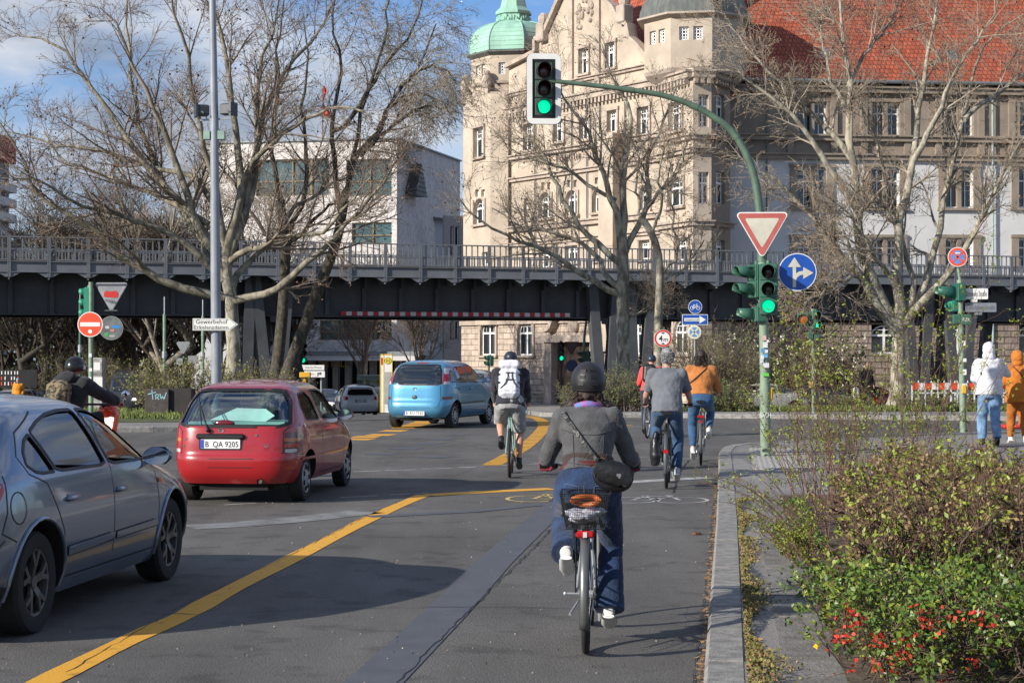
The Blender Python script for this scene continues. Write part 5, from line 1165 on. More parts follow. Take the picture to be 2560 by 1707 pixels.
# the stickers on the mast
random.seed(4); 
for (px, py, w, h, c) in ((1909, 845, 9, 12, (.6, .35, .35)), (1911, 862, 12, 14, (.6, .6, .62)), (1905, 876, 10, 10, (.10, .25, .5)), (1912, 878, 11, 8, (.65, .65, .66)), (1911, 889, 12, 10, (.1, .3, .55)), (1904, 893, 8, 9, (.66, .66, .66)), (1913, 913, 15, 12, (.7, .7, .74)), (1912, 936, 16, 8, (.15, .55, .08)), (1902, 902, 9, 8, (.6, .6, .62)), (1917, 853, 5, 7, (.6, .6, .62))):
 q = local(px, py, d_, b0); q.y = -.092; mb = MB(); mb.box(q, (w/F*27.8, .012, h/F*27.8), rnd(-.1, .1)); mesh_obj('sticker', mb, M('sticker %d%d' % (px, py), c, .6, var=.2, scale=30), ML, 0)
q = local(1911, 1043, d_, b0); q.y = -.09; mb = MB(); mb.text('BACH', q, X, Z, .085, .17, .004); mesh_obj('lettering', mb, m_swhite, ML, 0)
q = local(1921, 985, d_, b0); mb = MB(); mb.box(q+Vector((.03, .02, 0)), (.09, .12, .22), bev=.03); mesh_obj('push_button', mb, m_yelp, ML)
# -- left pole: no entry sign, backs of other signs, a signal seen from the side
b0 = G(228, 42.5, .12); d_ = 42.5
LP = thing('sign_post', 'pale green post with a red no entry sign and a blank triangle behind', 'sign post', b0)
mb = MB(); mb.tube([Vector((0, 0, 0)), local(227, 705, d_, b0)], [.062, .055], 12); mesh_obj('post', mb, m_pg, LP)
c = local(227.5, 811, d_, b0)+Vector((0, -.09, 0)); disc_sign(LP, c, .305, [(1, m_swhite), (.93, m_sora)], 0, 'no_entry_sign'); b = Sub(frame(c, 0)); b.prism([(-.24, -.05), (.24, -.05), (.24, .05), (-.24, .05)], (0, -.006, 0), X, Z, .001); mesh_obj('bar', b, m_swhite, LP, 0)
b = Sub(frame(c+Vector((0, 0, -.17)), 0)); b.prism(circ(.05, 14), (0, -.006, 0), X, Z, .001); mesh_obj('sticker', b, m_swhite, LP, 0)
yield_sign(LP, local(277, 706, d_, b0)+Vector((0, .05, 0)), .84, 0, m_sback, M('sign back pale', (.30, .31, .34), .5, var=.1, scale=5), m_sback)
b = Sub(frame(local(277, 735, d_, b0), 0)); b.prism([(-.17, -.07), (.15, -.09), (.17, .02), (.12, .08), (-.02, .06), (-.12, .08), (-.18, .03)], (0, .036, 0), X, Z, .001); mesh_obj('graffiti', b, m_sred, LP, 0)
b = MB(); b.text('POSER', local(275, 757, d_, b0)+Vector((0, .034, 0)), (1, 0, -.25), (.25, 0, 1), .07, .26); mesh_obj('sticker', b, m_sblk, LP, 0)
mb = MB(); mb.box(local(277, 711, d_, b0)+Vector((0, .03, 0)), (.7, .03, .03)); mb.box(local(277, 776, d_, b0)+Vector((0, .03, 0)), (.3, .03, .03)); mesh_obj('bracket', mb, m_dgrey, LP)
signal_head(LP, local(211, 757, d_, b0)+Vector((0, .08, 0)), R(-88), [m_lr, m_ly, m_lgo], w=.26, ph=.25, r=.085, vl=.14, body=M('bright signal green', (.03, .24, .15), .45))
c = local(278, 820, 44, b0); disc_sign(LP, c, .30, [(1, m_sback), (.96, M('shaded sign back', (.13, .14, .145), .6, var=.3, scale=9))], 0, 'round_sign_back')  # darker disc carries the shade on this sign back in its colour
for (dx, dz, w, h, cc) in ((-.1, .02, .1, .07, (.5, .5, .5)), (.12, .03, .2, .07, (.03, .2, .55)), (-.12, -.16, .1, .09, (.05, .35, .08)), (.03, -.06, .1, .06, (.5, .2, .15)), (.02, -.2, .14, .04, (.4, .4, .35))):
 b = Sub(frame(c, 0)); b.prism(rrect(w, h, .02, 3), (dx, -.006, dz), X, Z, .001); mesh_obj('sticker', b, M('sticker c%d' % int(dx*100), cc, .6), LP, 0)
for (z_, w) in ((1.25, .05), (1.6, .06), (.9, .05), (1.05, .04)): mb = MB(); mb.box((rnd(-.02, .02), -.062, z_), (.07, .01, w*1.5)); mesh_obj('sticker', mb, m_swhite, LP, 0)
# -- tall grey lamp post with floodlights and the arrow sign
b0 = G(541, 48, .12); d_ = 48
GP = thing('lamp_post', 'tall smooth grey lamp post with two floodlights, in front of the spreading tree', 'lamp post', b0)
mb = MB(); pt = [Vector((0, 0, 0)), local(541, 900, d_, b0), local(539, 700, d_, b0), local(536, 300, d_, b0), local(531, 0, d_, b0), local(529, -140, d_, b0)]; mb.tube(pt, [.145, .142, .136, .112, .09, .08], 20); mesh_obj('post', mb, M('grey lamp post paint', (.25, .27, .31), .4, var=.12, scale=2), GP)
m_fl = M('floodlight housing', (.035, .042, .05), .4)
for (px, py, w, rz) in ((505, 277, .36, 20), (570, 274, .36, -25)):
 mb = MB(); c = local(px, py, d_, b0); mb.box(c, (w, .30, .30), R(rz), bev=.03); mb.box(c+Vector((w*.42*(1 if px > 540 else -1), -.05, 0)), (.06, .34, .36), R(rz)); mb.cyl(c+Vector((.02, -.16, -.05)), c+Vector((.09, -.2, -.1)), .03, n=8); mesh_obj('floodlight', mb, m_fl, GP)
mb = MB(); mb.beam(local(500, 301, d_, b0), local(578, 296, d_, b0), .05, .05); mb.beam(local(545, 298, d_, b0), local(545, 330, d_, b0), .03, .03); mb.beam(local(516, 300, d_, b0), local(516, 290, d_, b0), .03, .03); mb.beam(local(562, 298, d_, b0), local(562, 288, d_, b0), .03, .03); mesh_obj('bracket', mb, m_galv, GP)
mb = MB(); mb.box(local(518, 339, d_, b0), (.18, .2, .24), bev=.01); mesh_obj('control_box', mb, M('pale green box', (.26, .36, .31), .5), GP); mb = MB(); mb.box(local(554, 339, d_, b0), (.19, .2, .24), bev=.01); mesh_obj('control_box', mb, M('pale green box', (.26, .36, .31), .5), GP)
AS = thing('arrow_sign', 'white arrow-shaped direction sign reading Gewerbehof Erkelenzdamm on the grey lamp post', 'sign', P(538, 811, 47.8))
s = 47.8/F; ol = lambda k: [(-56*s+k, -15*s+k), (36*s, -15*s+k), (57*s-k*1.6, 0), (36*s, 15*s-k), (-56*s+k, 15*s-k)]
mb = MB(); mb.cur = 0; mb.prism(ol(0), (0, -.02, 0), X, Z, .03); mb.cur = 1; mb.prism(ol(.022), (0, -.022, 0), X, Z, .001); mb.cur = 0; mb.prism(ol(.033), (0, -.024, 0), X, Z, .001); mesh_obj('panel', mb, [m_swhite, m_sblk], AS, 0)
mb = MB(); mb.text('Gewerbehof', (-.52, -.025, .02), X, Z, .115, .86, align='L'); mb.text('Erkelenzdamm', (-.56, -.025, -.12), X, Z, .10, .92, align='L'); mesh_obj('lettering', mb, m_sblk, AS, 0)
# -- the island signs ahead
def post_sign(name, label, px, d, ytop, r=.03, mat=None, lift=.12, cat='sign'):
 b = G(px, d, lift); T = thing(name, label, cat, b); mb = MB(); mb.cyl((0, 0, 0), (0, 0, P(px, ytop, d).z-b.z), r, n=10); mesh_obj('post', mb, mat or m_galv, T); return T, b
HS, b0 = post_sign('height_limit_sign', 'round red-bordered sign reading 4 m beside the thin pale tree', 1658, 55, 830)
c = local(1657.6, 845.8, 54.9, b0); disc_sign(HS, c, .275, [(1, m_swhite), (.97, m_sred), (.76, m_swhite)], 0)
mb = MB(); mb.text('4', c+Vector((-.075, -.006, -.10)), X, Z, .20, .12, bold=.01); mb.text('m', c+Vector((.085, -.006, -.10)), X, Z, .15, .14, bold=.01); mb.prism([(-.07, .19), (.07, .19), (0, .13)], c+Vector((0, -.006, 0)), X, Z, .001); mb.prism([(-.07, -.19), (0, -.13), (.07, -.19)], c+Vector((0, -.006, 0)), X, Z, .001); mesh_obj('lettering', mb, m_sblk, HS, 0)
OS, b0 = post_sign('street_sign_post', 'post with round blue cycle sign, blue one-way arrow board and a no stopping disc', 1737, 55, 752)
c = local(1738, 767, 54.9, b0); disc_sign(OS, c, .215, [(1, m_swhite), (.94, m_sblue)], 0, 'cycle_sign'); mb = MB()
def bikeicon(mb, c, s):
 for sx in (-1, 1): mb.tube([c+Vector((sx*.085*s+.05*s*cos(a), -.008, -.035*s+.05*s*sin(a))) for a in [2*pi*k/16 for k in range(16)]], .007*s, 5, closed=True)
 for a, b in (((-.085, -.035), (-.04, .045)), ((-.04, .045), (.05, .04)), ((.05, .04), (-.01, -.035)), ((-.01, -.035), (-.04, .045)), ((-.085, -.035), (-.01, -.035)), ((.045, .075), (.085, -.035)), ((.03, .08), (.06, .075)), ((-.06, .06), (-.025, .06))):
  mb.tube([c+Vector((a[0]*s, -.008, a[1]*s)), c+Vector((b[0]*s, -.008, b[1]*s))], .007*s, 5)
bikeicon(mb, c, 1.1); mesh_obj('cycle_pictogram', mb, m_swhite, OS, 0)
c = local(1737.5, 799, 54.9, b0); mb = MB(); mb.cur = 0; mb.prism(rrect(.80, .33, .02, 3), c, X, Z, .02); mb.cur = 1; mb.prism(rrect(.77, .30, .02, 3), c+Vector((0, -.003, 0)), X, Z, .001); mb.cur = 0; mb.prism([(-.33, -.05), (.14, -.05), (.14, -.12), (.34, 0), (.14, .12), (.14, .05), (-.33, .05)], c+Vector((0, -.006, 0)), X, Z, .001); mesh_obj('one_way_board', mb, [m_swhite, m_sblue], OS, 0)
mb = MB(); mb.text('Einbahnstraße', c+Vector((-.07, -.0075, -.03)), X, Z, .062, .44); mesh_obj('lettering', mb, m_sblk, OS, 0)
c = local(1736, 830, 54.9, b0); disc_sign(OS, c, .215, [(1, m_swhite), (.93, M('pale yellow sign rim', (.66, .62, .40), .5)), (.72, m_slblue)], 0, 'no_stopping_sign'); mb = MB()
for a in (45, 135): q = Vector((cos(R(a)), 0, sin(R(a))))*.165; mb.beam(c-q+Vector((0, -.008, 0)), c+q+Vector((0, -.008, 0)), .002, .05, up=(-q.z, 0, q.x))
mesh_obj('cross', mb, M('pale yellow sign rim', (.66, .62, .40), .5), OS, 0)
# -- pedestrian signal on the far kerb
b0 = G(2034, 49.3, .12); PS_ = thing('pedestrian_signal', 'slim post with amber lamp and lit green walking figure', 'traffic light', b0); mb = MB(); mb.tube([Vector((0, 0, 0)), local(2032, 772, 49.3, b0)], [.055, .05], 12); mesh_obj('post', mb, m_pg, PS_)
signal_head(PS_, local(2007, 798, 49, b0), R(-12), [m_lyo], w=.32, ph=.33, r=.13, vl=.12); c = local(2042, 800, 49, b0); signal_head(PS_, c, R(8), [m_lr, m_lgo], w=.24, ph=.26, r=.095, vl=.16)
m_lg2 = M('green figure lit', (.0, .8, .35), .4, emit=2.2, var=0); mb = MB(); q = c+Vector((0, -.06, -.13)); mb.ell(q+Vector((0, 0, .05)), (.016, .01, .018), 8, 5)
for a, b in (((0, .03), (0, -.015)), ((0, -.015), (-.03, -.07)), ((0, -.015), (.03, -.07)), ((0, .02), (.03, -.01)), ((0, .02), (-.03, -.01))): mb.tube([q+Vector((a[0], 0, a[1])), q+Vector((b[0], 0, b[1]))], .011, 6)
mesh_obj('walking_figure', mb, m_lg2, PS_); mb = MB(); mb.box(local(2026, 838, 49.2, b0), (.14, .12, .2), bev=.01); mb.box(local(2041, 844, 49.2, b0), (.14, .12, .16), bev=.01); mesh_obj('sounder_box', mb, m_sg, PS_)
mb = MB(); mb.box(local(2028, 960, 49.3, b0), (.1, .14, .22), bev=.02); mesh_obj('push_button', mb, m_yelp, PS_)
# -- right-hand pole with street names
b0 = G(2408, 36.7, .12); d_ = 36.7; RP = thing('signal_post', 'pale green post with no stopping disc, side-facing signal and street name plates', 'traffic light', b0)
mb = MB(); mb.tube([Vector((0, 0, 0)), local(2402, 800, d_, b0), local(2399, 700, d_, b0)], [.07, .06, .058], 14); mb.tube([local(2400, 705, d_, b0), local(2394, 660, d_, b0)], .03, 10); mesh_obj('post', mb, m_pg, RP)
c = local(2392, 643, d_, b0)+Vector((0, -.06, 0)); disc_sign(RP, c, .205, [(1, m_swhite), (.93, m_sora), (.68, m_slblue)], 0, 'no_stopping_sign'); mb = MB()
for a in (45, 135): q = Vector((cos(R(a)), 0, sin(R(a))))*.16; mb.beam(c-q+Vector((0, -.0075, 0)), c+q+Vector((0, -.0075, 0)), .002, .035, up=(-q.z, 0, q.x))
mesh_obj('cross', mb, m_sora, RP, 0)
mb = MB(); mb.prism([(.05, .085), (-.02, .085), (-.02, .10), (-.06, .07), (-.02, .045), (-.02, .06), (.05, .06)], c+Vector((0, -.009, .01)), X, Z, .001); mesh_obj('arrow', mb, m_swhite, RP, 0)
signal_head(RP, local(2388, 731, d_, b0), R(-84), [m_ly], w=.30, ph=.38, r=.115, vl=.40, body=M('bright signal green dark', (.015, .11, .075), .4)); signal_head(RP, local(2376, 766, d_, b0), R(-70), [m_lgo], w=.17, ph=.22, r=.06, vl=.1, body=M('bright signal green', (.03, .24, .15), .45))
for (px0, px1, y0, y1, txt, mt, tm) in ((2411, 2470, 721, 748, 'Zossener Straße', m_swhite, m_sblk), (2413, 2491, 757, 780, 'Gitschiner Straße', M('dull grey plate', (.20, .22, .25), .5), M('dull letters', (.11, .12, .13), .5))):
 a = local((px0+px1)/2, (y0+y1)/2, d_, b0); w, h = (px1-px0)/F*d_, (y1-y0)/F*d_; mb = MB(); mb.prism(rrect(w, h, .02, 3), a, X, (0, 0, 1), .03); pl_ = mesh_obj('street_name_plate', mb, mt, RP, 0)
 mb = MB(); mb.text(txt, a+Vector((0, -.001, -h*.22)), X, Z, h*.5, w*.9); mesh_obj('lettering', mb, tm, pl_, 0)
 mb = MB(); mb.box(local((px0+px1)/2-6, y1+4, d_, b0), (.14, .04, .05)); mesh_obj('plate_clip', mb, mt, RP, 0)
mb = MB(); mb.box(local(2391, 798, d_, b0), (.15, .14, .2), bev=.01); mb.box(local(2413, 799, d_, b0)+Vector((0, -.08, 0)), (.22, .05, .22), bev=.01); mesh_obj('junction_box', mb, m_sg, RP)
mb = MB(); mb.text('RZK', local(2413, 803, d_, b0)+Vector((0, -.108, 0)), X, Z, .07, .16); mesh_obj('sticker', mb, m_swhite, RP, 0)
mb = MB(); mb.box(local(2408, 973, d_, b0)+Vector((0, -.05, 0)), (.1, .1, .19), bev=.02); mesh_obj('push_button', mb, m_yelp, RP)
for z_ in (.95, 1.25, 1.5, 1.85): mb = MB(); mb.box((rnd(-.02, .02), -.07, z_), (.07, .012, rnd(.06, .13))); mesh_obj('sticker', mb, m_swhite, RP, 0)
# -- signals and signs under and beyond the viaduct
def far_signal(label, px, d, y0, y1, rz, lens, pole=m_blk, body=m_blk, lit=False):
 T, b = post_sign('traffic_light', label, px, d, y0-2, .05, pole, .1, 'traffic light'); zc_ = P(px, (y0+y1)/2, d-.2); signal_head(T, zc_-b, rz, lens, w=.28, ph=(y1-y0)/F*d/len(lens), r=.1, vl=.2, body=body); return T, b
T, b0 = far_signal('dark traffic light with a lit green lamp before the portal', 1403, 80, 855, 903, R(10), [m_lr, m_ly, m_lg]); yield_sign(T, local(1429, 854, 79.6, b0), .74, 0, M('shaded red rim', (.10, .012, .01), .6), M('shaded red rim', (.10, .012, .01), .6), M('shaded sign face', (.06, .055, .05), .6))  # rim and face colours darkened to stand for shade under the viaduct
disc_sign(T, local(1430, 914, 79.7, b0), .27, [(1, M('dark blue sign', (.01, .025, .08), .5))], 0, 'round_sign')
T, b0 = far_signal('dark traffic light with green lamp beside the leaning dark trunk', 757, 76, 857, 909, R(35), [m_lr, m_ly, m_lg]); yield_sign(T, local(739, 811, 78, b0), .46, 0, M('shaded red rim', (.10, .012, .01), .6), M('shaded red rim', (.10, .012, .01), .6), M('shaded sign face', (.06, .055, .05), .6))
T, b0 = far_signal('green traffic light facing left before the arched window wall', 1222, 78, 889, 915, R(-60), [m_lr, m_ly], pole=m_sg, body=m_sg)
b0 = G(1462, 86, .1); T = thing('signal_mast', 'pale green arched mast seen beyond the viaduct by the carved portal', 'traffic light', b0); mb = MB(); mb.tube(smoothline3([local(*q, 86, b0) for q in ((1460, 985), (1459, 930), (1459, 880), (1461, 840), (1466, 800), (1475, 740), (1500, 690))], 2), .065, 10); mesh_obj('post', mb, M('light green mast', (.30, .42, .32), .5), T)
signal_head(T, local(1455, 893, 85.6, b0), R(-80), [m_lr, m_lgo], w=.26, ph=.3, r=.1, vl=.2); signal_head(T, local(1475, 893, 85.6, b0), R(80), [m_lr, m_lgo], w=.26, ph=.3, r=.1, vl=.2)
T, b0 = post_sign('direction_signs', 'two white direction boards on a post above the red car', 803, 70, 912); mb = MB(); a = local(784, 918.5, 69.8, b0); mb.prism([(-.40, -.1), (.42, -.1), (.42, .1), (-.40, .1), (-.46, .11)], a, X, Z, .02); a2 = local(786, 935, 69.8, b0); mb.prism(rrect(.82, .25, .02, 3), a2, X, Z, .02); mesh_obj('board', mb, m_swhite, T, 0)
mb = MB(); mb.text('Jüdisches Museum', a+Vector((0, -.001, -.035)), X, Z, .085, .66); mb.text('Galerie', a2+Vector((-.16, -.001, -.03)), X, Z, .085, .30); mb.prism([(.10, -.09), (.14, -.09), (.14, 0), (.2, 0), (.2, -.04), (.28, .03), (.2, .09), (.2, .05), (.10, .05)], a2+Vector((.02, -.002, 0)), X, Z, .001); mesh_obj('lettering', mb, m_sblk, T, 0)
T, b0 = post_sign('yellow_box', 'yellow box on a short yellow post above the red car', 762, 66, 946, .07, m_yelp, cat='box'); mb = MB(); mb.box(local(763, 937, 66, b0), (.40, .3, .20), bev=.02); mesh_obj('box', mb, m_yelp, T)
b0 = G(966, 74, .1); T = thing('bus_stop_pylon', 'white and yellow bus stop pylon with round H sign left of the blue van', 'bus stop', b0); h = P(966, 885, 74).z-b0.z; mb = MB(); mb.cur = 0; mb.box((0, 0, h/2), (.52, .2, h)); mb.cur = 1
for x_ in (-.245, -.11, .245): mb.box((x_, -.012, h/2), (.03, .2, h))
mb.box((0, -.012, h-.02), (.5, .2, .04)); mb.cur = 2; mb.box((.07, -.105, h*.42), (.28, .01, h*.55)); mesh_obj('pylon', mb, [m_swhite, M('bus stop yellow', (.75, .50, .02), .5), M('timetable grey', (.35, .36, .33), .6)], T, 0)
c = Vector((.07, -.112, h-.28)); disc_sign(T, c, .15, [(1, M('bus green', (.06, .25, .05), .5)), (.85, M('bus stop yellow', (.75, .50, .02), .5))], 0, 'stop_sign'); mb = MB(); mb.text('H', c+Vector((0, -.006, -.07)), X, Z, .15, .12); mesh_obj('lettering', mb, M('bus green', (.06, .25, .05), .5), T, 0)
mb = MB(); mb.box((-.18, -.108, h-.3), (.06, .01, .3)); mesh_obj('red_strip', mb, m_sred, T, 0)
b0 = G(950, 84, .1); T = thing('bus_shelter', 'small bus shelter with pale green roof behind the bus stop pylon', 'bus shelter', b0); zr = P(940, 940, 84).z-b0.z; mb = MB(); mb.box((0, .6, zr), (2.2, 1.4, .08)); mb.box((0, .6, zr-.12), (2.2, 1.3, .14)); mesh_obj('roof', mb, M('pale green roof', (.30, .36, .30), .6), T); mb = MB()
for x_ in (-1.05, 1.05): mb.cyl((x_, 0, 0), (x_, 0, zr), .04, n=8); mb.cyl((x_, 1.2, 0), (x_, 1.2, zr), .04, n=8)
mesh_obj('frame', mb, m_dgrey, T); mb = MB(); mb.box((0, 1.2, zr*.5), (2.1, .02, zr*.8)); mesh_obj('glass', mb, glass_mat('shelter glass', (.7, .8, .78), .1), T)
# posts on the left verge
for (px, d, y0, lab) in ((411, 51, 785, 'thin pale green pole rising from behind the graffitied planter'), (507, 54, 790, 'pale green pole half hidden behind the grey lamp post'), (200, 62, 760, 'dark green pole behind the no entry sign post')):
 T, b0 = post_sign('slim_pole', lab, px, d, y0, .045, m_pg if px > 300 else m_sg, cat='pole'); mb = MB(); h = P(px, y0, d).z-b0.z; mb.cyl((0, 0, h*.55), (0, 0, h*.62), .07, n=10); mb.cyl((0, 0, h-.01), (0, 0, h+.5), .018, n=8); mesh_obj('collar', mb, m_galv, T)
T, b0 = post_sign('traffic_sign', 'grey back of a triangular sign on a green post above the planter', 460, 56, 890, .04, m_sg, cat='sign'); yield_sign(T, local(458, 854, 56, b0), .50, 0, m_sback, m_sback, m_sback); mb = MB(); mb.box(local(483, 899, 56, b0), (.32, .05, .26)); mb.box(local(450, 903, 56, b0), (.2, .15, .2)); mesh_obj('side_box', mb, m_sback, T, 0)
b0 = G(246, 66, .1); T = thing('advert_cabinet', 'weathered grey street cabinet with graffiti and posters beside the no entry post', 'cabinet', b0); h = P(246, 894, 66).z-b0.z; mb = MB(); mb.box((0, 0, h/2), (.46, .4, h), bev=.06); mesh_obj('housing', mb, M('weathered render', (.36, .34, .31), .85, var=.35, scale=6), T); mb = MB(); mb.box((.0, -.21, h-.32), (.25, .01, .3)); mb.box((0, -.21, h-.95), (.4, .01, .45)); mesh_obj('poster', mb, m_swhite, T, 0); mb = MB(); mb.text('KROX', (0, -.225, h-.66), (1, 0, .05), Z, .14, .38); mesh_obj('graffiti', mb, m_dgrey, T, 0)
# planter box with graffiti
b0 = G(392, 47.6, .12); T = thing('planter_box', 'dark square planter box tagged TRW in pale blue on the left island', 'planter', b0); s = 47.6/F; hh = P(392, 972, 47.6).z-b0.z
mb = MB(); mb.box((0, .32, hh/2), (59*s, .64, hh), bev=.01); mesh_obj('panel', mb, M('weathered brown box', (.062, .052, .048), .8, var=.3, scale=5), T); mb = MB(); mb.box((57*s, .42, hh/2), (56*s, .64, hh), bev=.01); mesh_obj('panel', mb, M('black brown box', (.028, .024, .022), .8, var=.3, scale=5), T)
mb = MB(); random.seed(3)
for st in (((-.24, .50), (-.02, .56)), ((-.13, .62), (-.10, .36)), ((-.03, .50), (-.02, .36)), ((-.03, .50), (.06, .49), (.05, .43), (-.02, .43), (.07, .36)), ((.09, .52), (.13, .36), (.16, .46), (.20, .36), (.26, .55))):
 for a, b in zip(st, st[1:]): mb.beam((a[0], -.006, a[1]), (b[0], -.006, b[1]), .004, .024, up=(b[1]-a[1], 0, a[0]-b[0]))
mb.v = [(v[0]-.0, v[1], v[2]+.05) for v in mb.v]; m_gr = M('pale blue spray', (.30, .52, .56), .7); mesh_obj('graffiti', mb, m_gr, T, 0); mb = MB(); mb.text('C', (-.06, -.004, hh*.28), X, Z, .12, .1); mesh_obj('graffiti', mb, M('grey spray', (.14, .13, .12), .8), T, 0)
# dark poster wall far left
b0 = G(38, 104, .1); T = thing('poster_wall', 'dark hoarding with rows of small white and red posters at the far left', 'hoarding', b0); mb = MB(); z0, z1 = P(0, 968, 104).z-b0.z, P(0, 924, 104).z-b0.z; mb.box((0, 0, (z0+z1)/2), (2.6, .1, z1-z0)); mb.box((-1, .1, z0/2), (.1, .1, z0)); mb.box((1, .1, z0/2), (.1, .1, z0)); mesh_obj('board', mb, m_blk, T, 0); random.seed(6); pm = MB()
for i in range(8):
 for j in range(3):
  if random.random() < .85: pm.cur = random.choice((0, 0, 1)); pm.box((-1.15+i*.19+rnd(-.02, .02), -.06, z0+.22+j*.32), (.06, .02, .2))
mesh_obj('posters', pm, [m_swhite, m_sora], T, 0)
# red and white safety barriers on the verge
def barrier(i, x, y, rz, label):
 T = thing('safety_barrier', label, 'barrier', (x, y, gz(y)+.12), rz, 'red and white roadworks barriers'); b = MB()
 for k in range(8): b.cur = k % 2; b.box((-.875+k*.25, 0, .95), (.25, .04, .25))
 mesh_obj('board', b, [m_sora, m_swhite], T, 0); b = MB()
 for k in range(9): b.box((-1+k*.25, 0, .55), (.05, .03, .95)); 
 for k in range(9): b.prism([(-.03, 0), (.03, 0), (0, .09)], (-1+k*.25, .015, 1.09), X, Z, .03)
 b.box((0, 0, .1), (2, .03, .05)); b.box((0, 0, .7), (2, .03, .05)); mesh_obj('frame', b, m_swhite, T, 0); b = MB(); b.box((-.8, 0, .05), (.25, .8, .1), bev=.02); b.box((.8, 0, .05), (.25, .8, .1), bev=.02); mesh_obj('foot', b, m_blk, T); return T
for i, (px, lab) in enumerate(((2345, 'roadworks barrier nearest the big plane trunk, left end of the row'), (2478, 'roadworks barrier seen left of the person in the white hoodie'), (2560, 'roadworks barrier between the white and the orange hooded walkers'), (2700, 'roadworks barrier beyond the right picture edge'))[:3]): barrier(i, GX(px, 66)-(0, .3, .1)[i], 66+i*.35, R(6), lab)
b0 = G(2560, 38.5, .12); T = thing('warning_beacon', 'red plastic base with striped marker at the right picture edge', 'beacon', b0); mb = MB(); mb.box((-.1, 0, .045), (.8, .4, .09), bev=.03); mesh_obj('base', mb, m_sred, T); mb = MB(); mb.cur = 0; mb.lathe([(.13, 0), (.10, .18)], (0, 0, .09), 14); mb.cur = 1; mb.lathe([(.10, 0), (.07, .18)], (0, 0, .27), 14); mb.cur = 0; mb.lathe([(.07, 0), (.04, .2)], (0, 0, .45), 14); mesh_obj('cone', mb, [m_sora, m_swhite], T)
# small things: leaf on the lane, litter by the bush, cigarette end
def blob(name, label, cat, c, pts, mat, th=.01):
 mb = MB(); mb.prism(pts, (0, 0, th), X, Y, th); o = mesh_obj(name, mb, mat, None, 0); o.location = c; return tag(o, label, cat)
blob('dead_leaf', 'single brown curled leaf lying on the lane near the kerb', 'leaf', Gp(1740, 1335, .004), [(-.04, -.02), (-.01, -.05), (.04, -.03), (.05, .01), (.02, .05), (-.03, .03)], M('brown leaf', (.13, .06, .035), .9), .02)
blob('plastic_bag', 'crumpled white plastic bag by the low bush at the kerb', 'litter', Gp(1600, 1024, .12), [(-.25, -.1), (0, -.16), (.22, -.08), (.25, .08), (.05, .12), (-.2, .1)], m_swhite, .12)
blob('cigarette_end', 'orange cigarette end on the mossy kerb joint', 'litter', Gp(1893, 1598, .125), [(-.03, -.004), (.03, -.004), (.03, .004), (-.03, .004)], M('filter tan', (.6, .3, .12), .8), .008)
# ================================================================ vehicles
m_tyre = M('tyre rubber', (.018, .018, .018), .85, var=.2, scale=20); m_rim = M('alloy rim', (.20, .20, .21), .35, metal=.7, var=.1); m_cap = M('silver wheel cover', (.34, .35, .36), .4, metal=.4, var=.1)
m_seal = M('black rubber seal', (.010, .010, .011), .5, var=0); m_arch = M('wheel arch liner', (.008, .008, .008), .9, var=0); m_inter = M('dark cabin trim', (.030, .031, .034), .85, var=.1)
m_tl = M('red tail lamp', (.42, .008, .010), .12, var=.15, scale=14, coat=.8); m_tld = M('dark red tail lamp', (.12, .008, .012), .12, var=.15, coat=.8); m_tlw = M('clear lamp', (.55, .55, .56), .12, var=.1, coat=.8); m_tla = M('amber lamp', (.50, .12, .01), .12, var=.1, coat=.8)
m_chr = M('chrome', (.75, .75, .77), .08, metal=1, var=0); m_plate = M('number plate white', (.72, .72, .72), .4, var=.04); m_euro = M('euro blue', (.02, .08, .45), .5, var=0)
g_car = glass_mat('tinted car glass', (.35, .42, .42), .10); g_dark = glass_mat('dark car glass', (.10, .12, .13), .14); m_gdk = M('opaque dark glass', (.010, .013, .015), .04, var=0, spec=1.0, coat=1)
def paint(name, c, metal=.35, rough=.32, var=.03): return M(name, c, rough, metal=metal, coat=1.0, var=var, scale=1.5)
class Shell:
 def __init__(s, xr, xf, hw, n=5.0): s.xr, s.xf, s.hw, s.n = xr, xf, hw, n
 def p(s, tab, z): return float(np.interp(z, [q[0] for q in tab], [q[1] for q in tab]))
 def abc(s, z): r, f = s.p(s.xr, z), s.p(s.xf, z); return (r+f)/2, (f-r)/2, s.p(s.hw, z)
 def side(s, x, z): c, a, b = s.abc(z); u = min(.9995, abs((x-c)/a)); return b*(1-u**s.n)**(1/s.n)
 def end(s, y, z, sg): c, a, b = s.abc(z); v = min(.9995, abs(y/b)); return c+sg*a*(1-v**s.n)**(1/s.n)
 def ring(s, z, m=88, inset=0.0):
  c, a, b = s.abc(z); a -= inset; b -= inset; out = []
  for j in range(m):
   t = 2*pi*(j+.5)/m; ct, st = cos(t), sin(t); e = 2/s.n
   out.append((c+a*math.copysign(abs(ct)**e, ct), b*math.copysign(abs(st)**e, st), z))
  return out
def smooth_tab(tab, it=2):
 p = [Vector((q[0], q[1])) for q in tab]
 for _ in range(it):
  o = [p[0]]
  for i in range(len(p)-1): o += [p[i].lerp(p[i+1], .25), p[i].lerp(p[i+1], .75)]
  o.append(p[-1]); p = o
 return [(q.x, q.y) for q in p]
def spans(poly, z):
 xs = []
 for i in range(len(poly)):
  (x0, z0), (x1, z1) = poly[i], poly[(i+1) % len(poly)]
  if (z0 <= z < z1) or (z1 <= z < z0): xs.append(x0+(x1-x0)*(z-z0)/(z1-z0))
 return (min(xs), max(xs)) if xs else None
def round_poly(poly, it=2):
 p = [Vector(q) for q in poly]
 for _ in range(it):
  o = []
  for i in range(len(p)): a, b = p[i], p[(i+1) % len(p)]; o += [a.lerp(b, .10), a.lerp(b, .90)]
  p = o
 return [(q.x, q.y) for q in p]
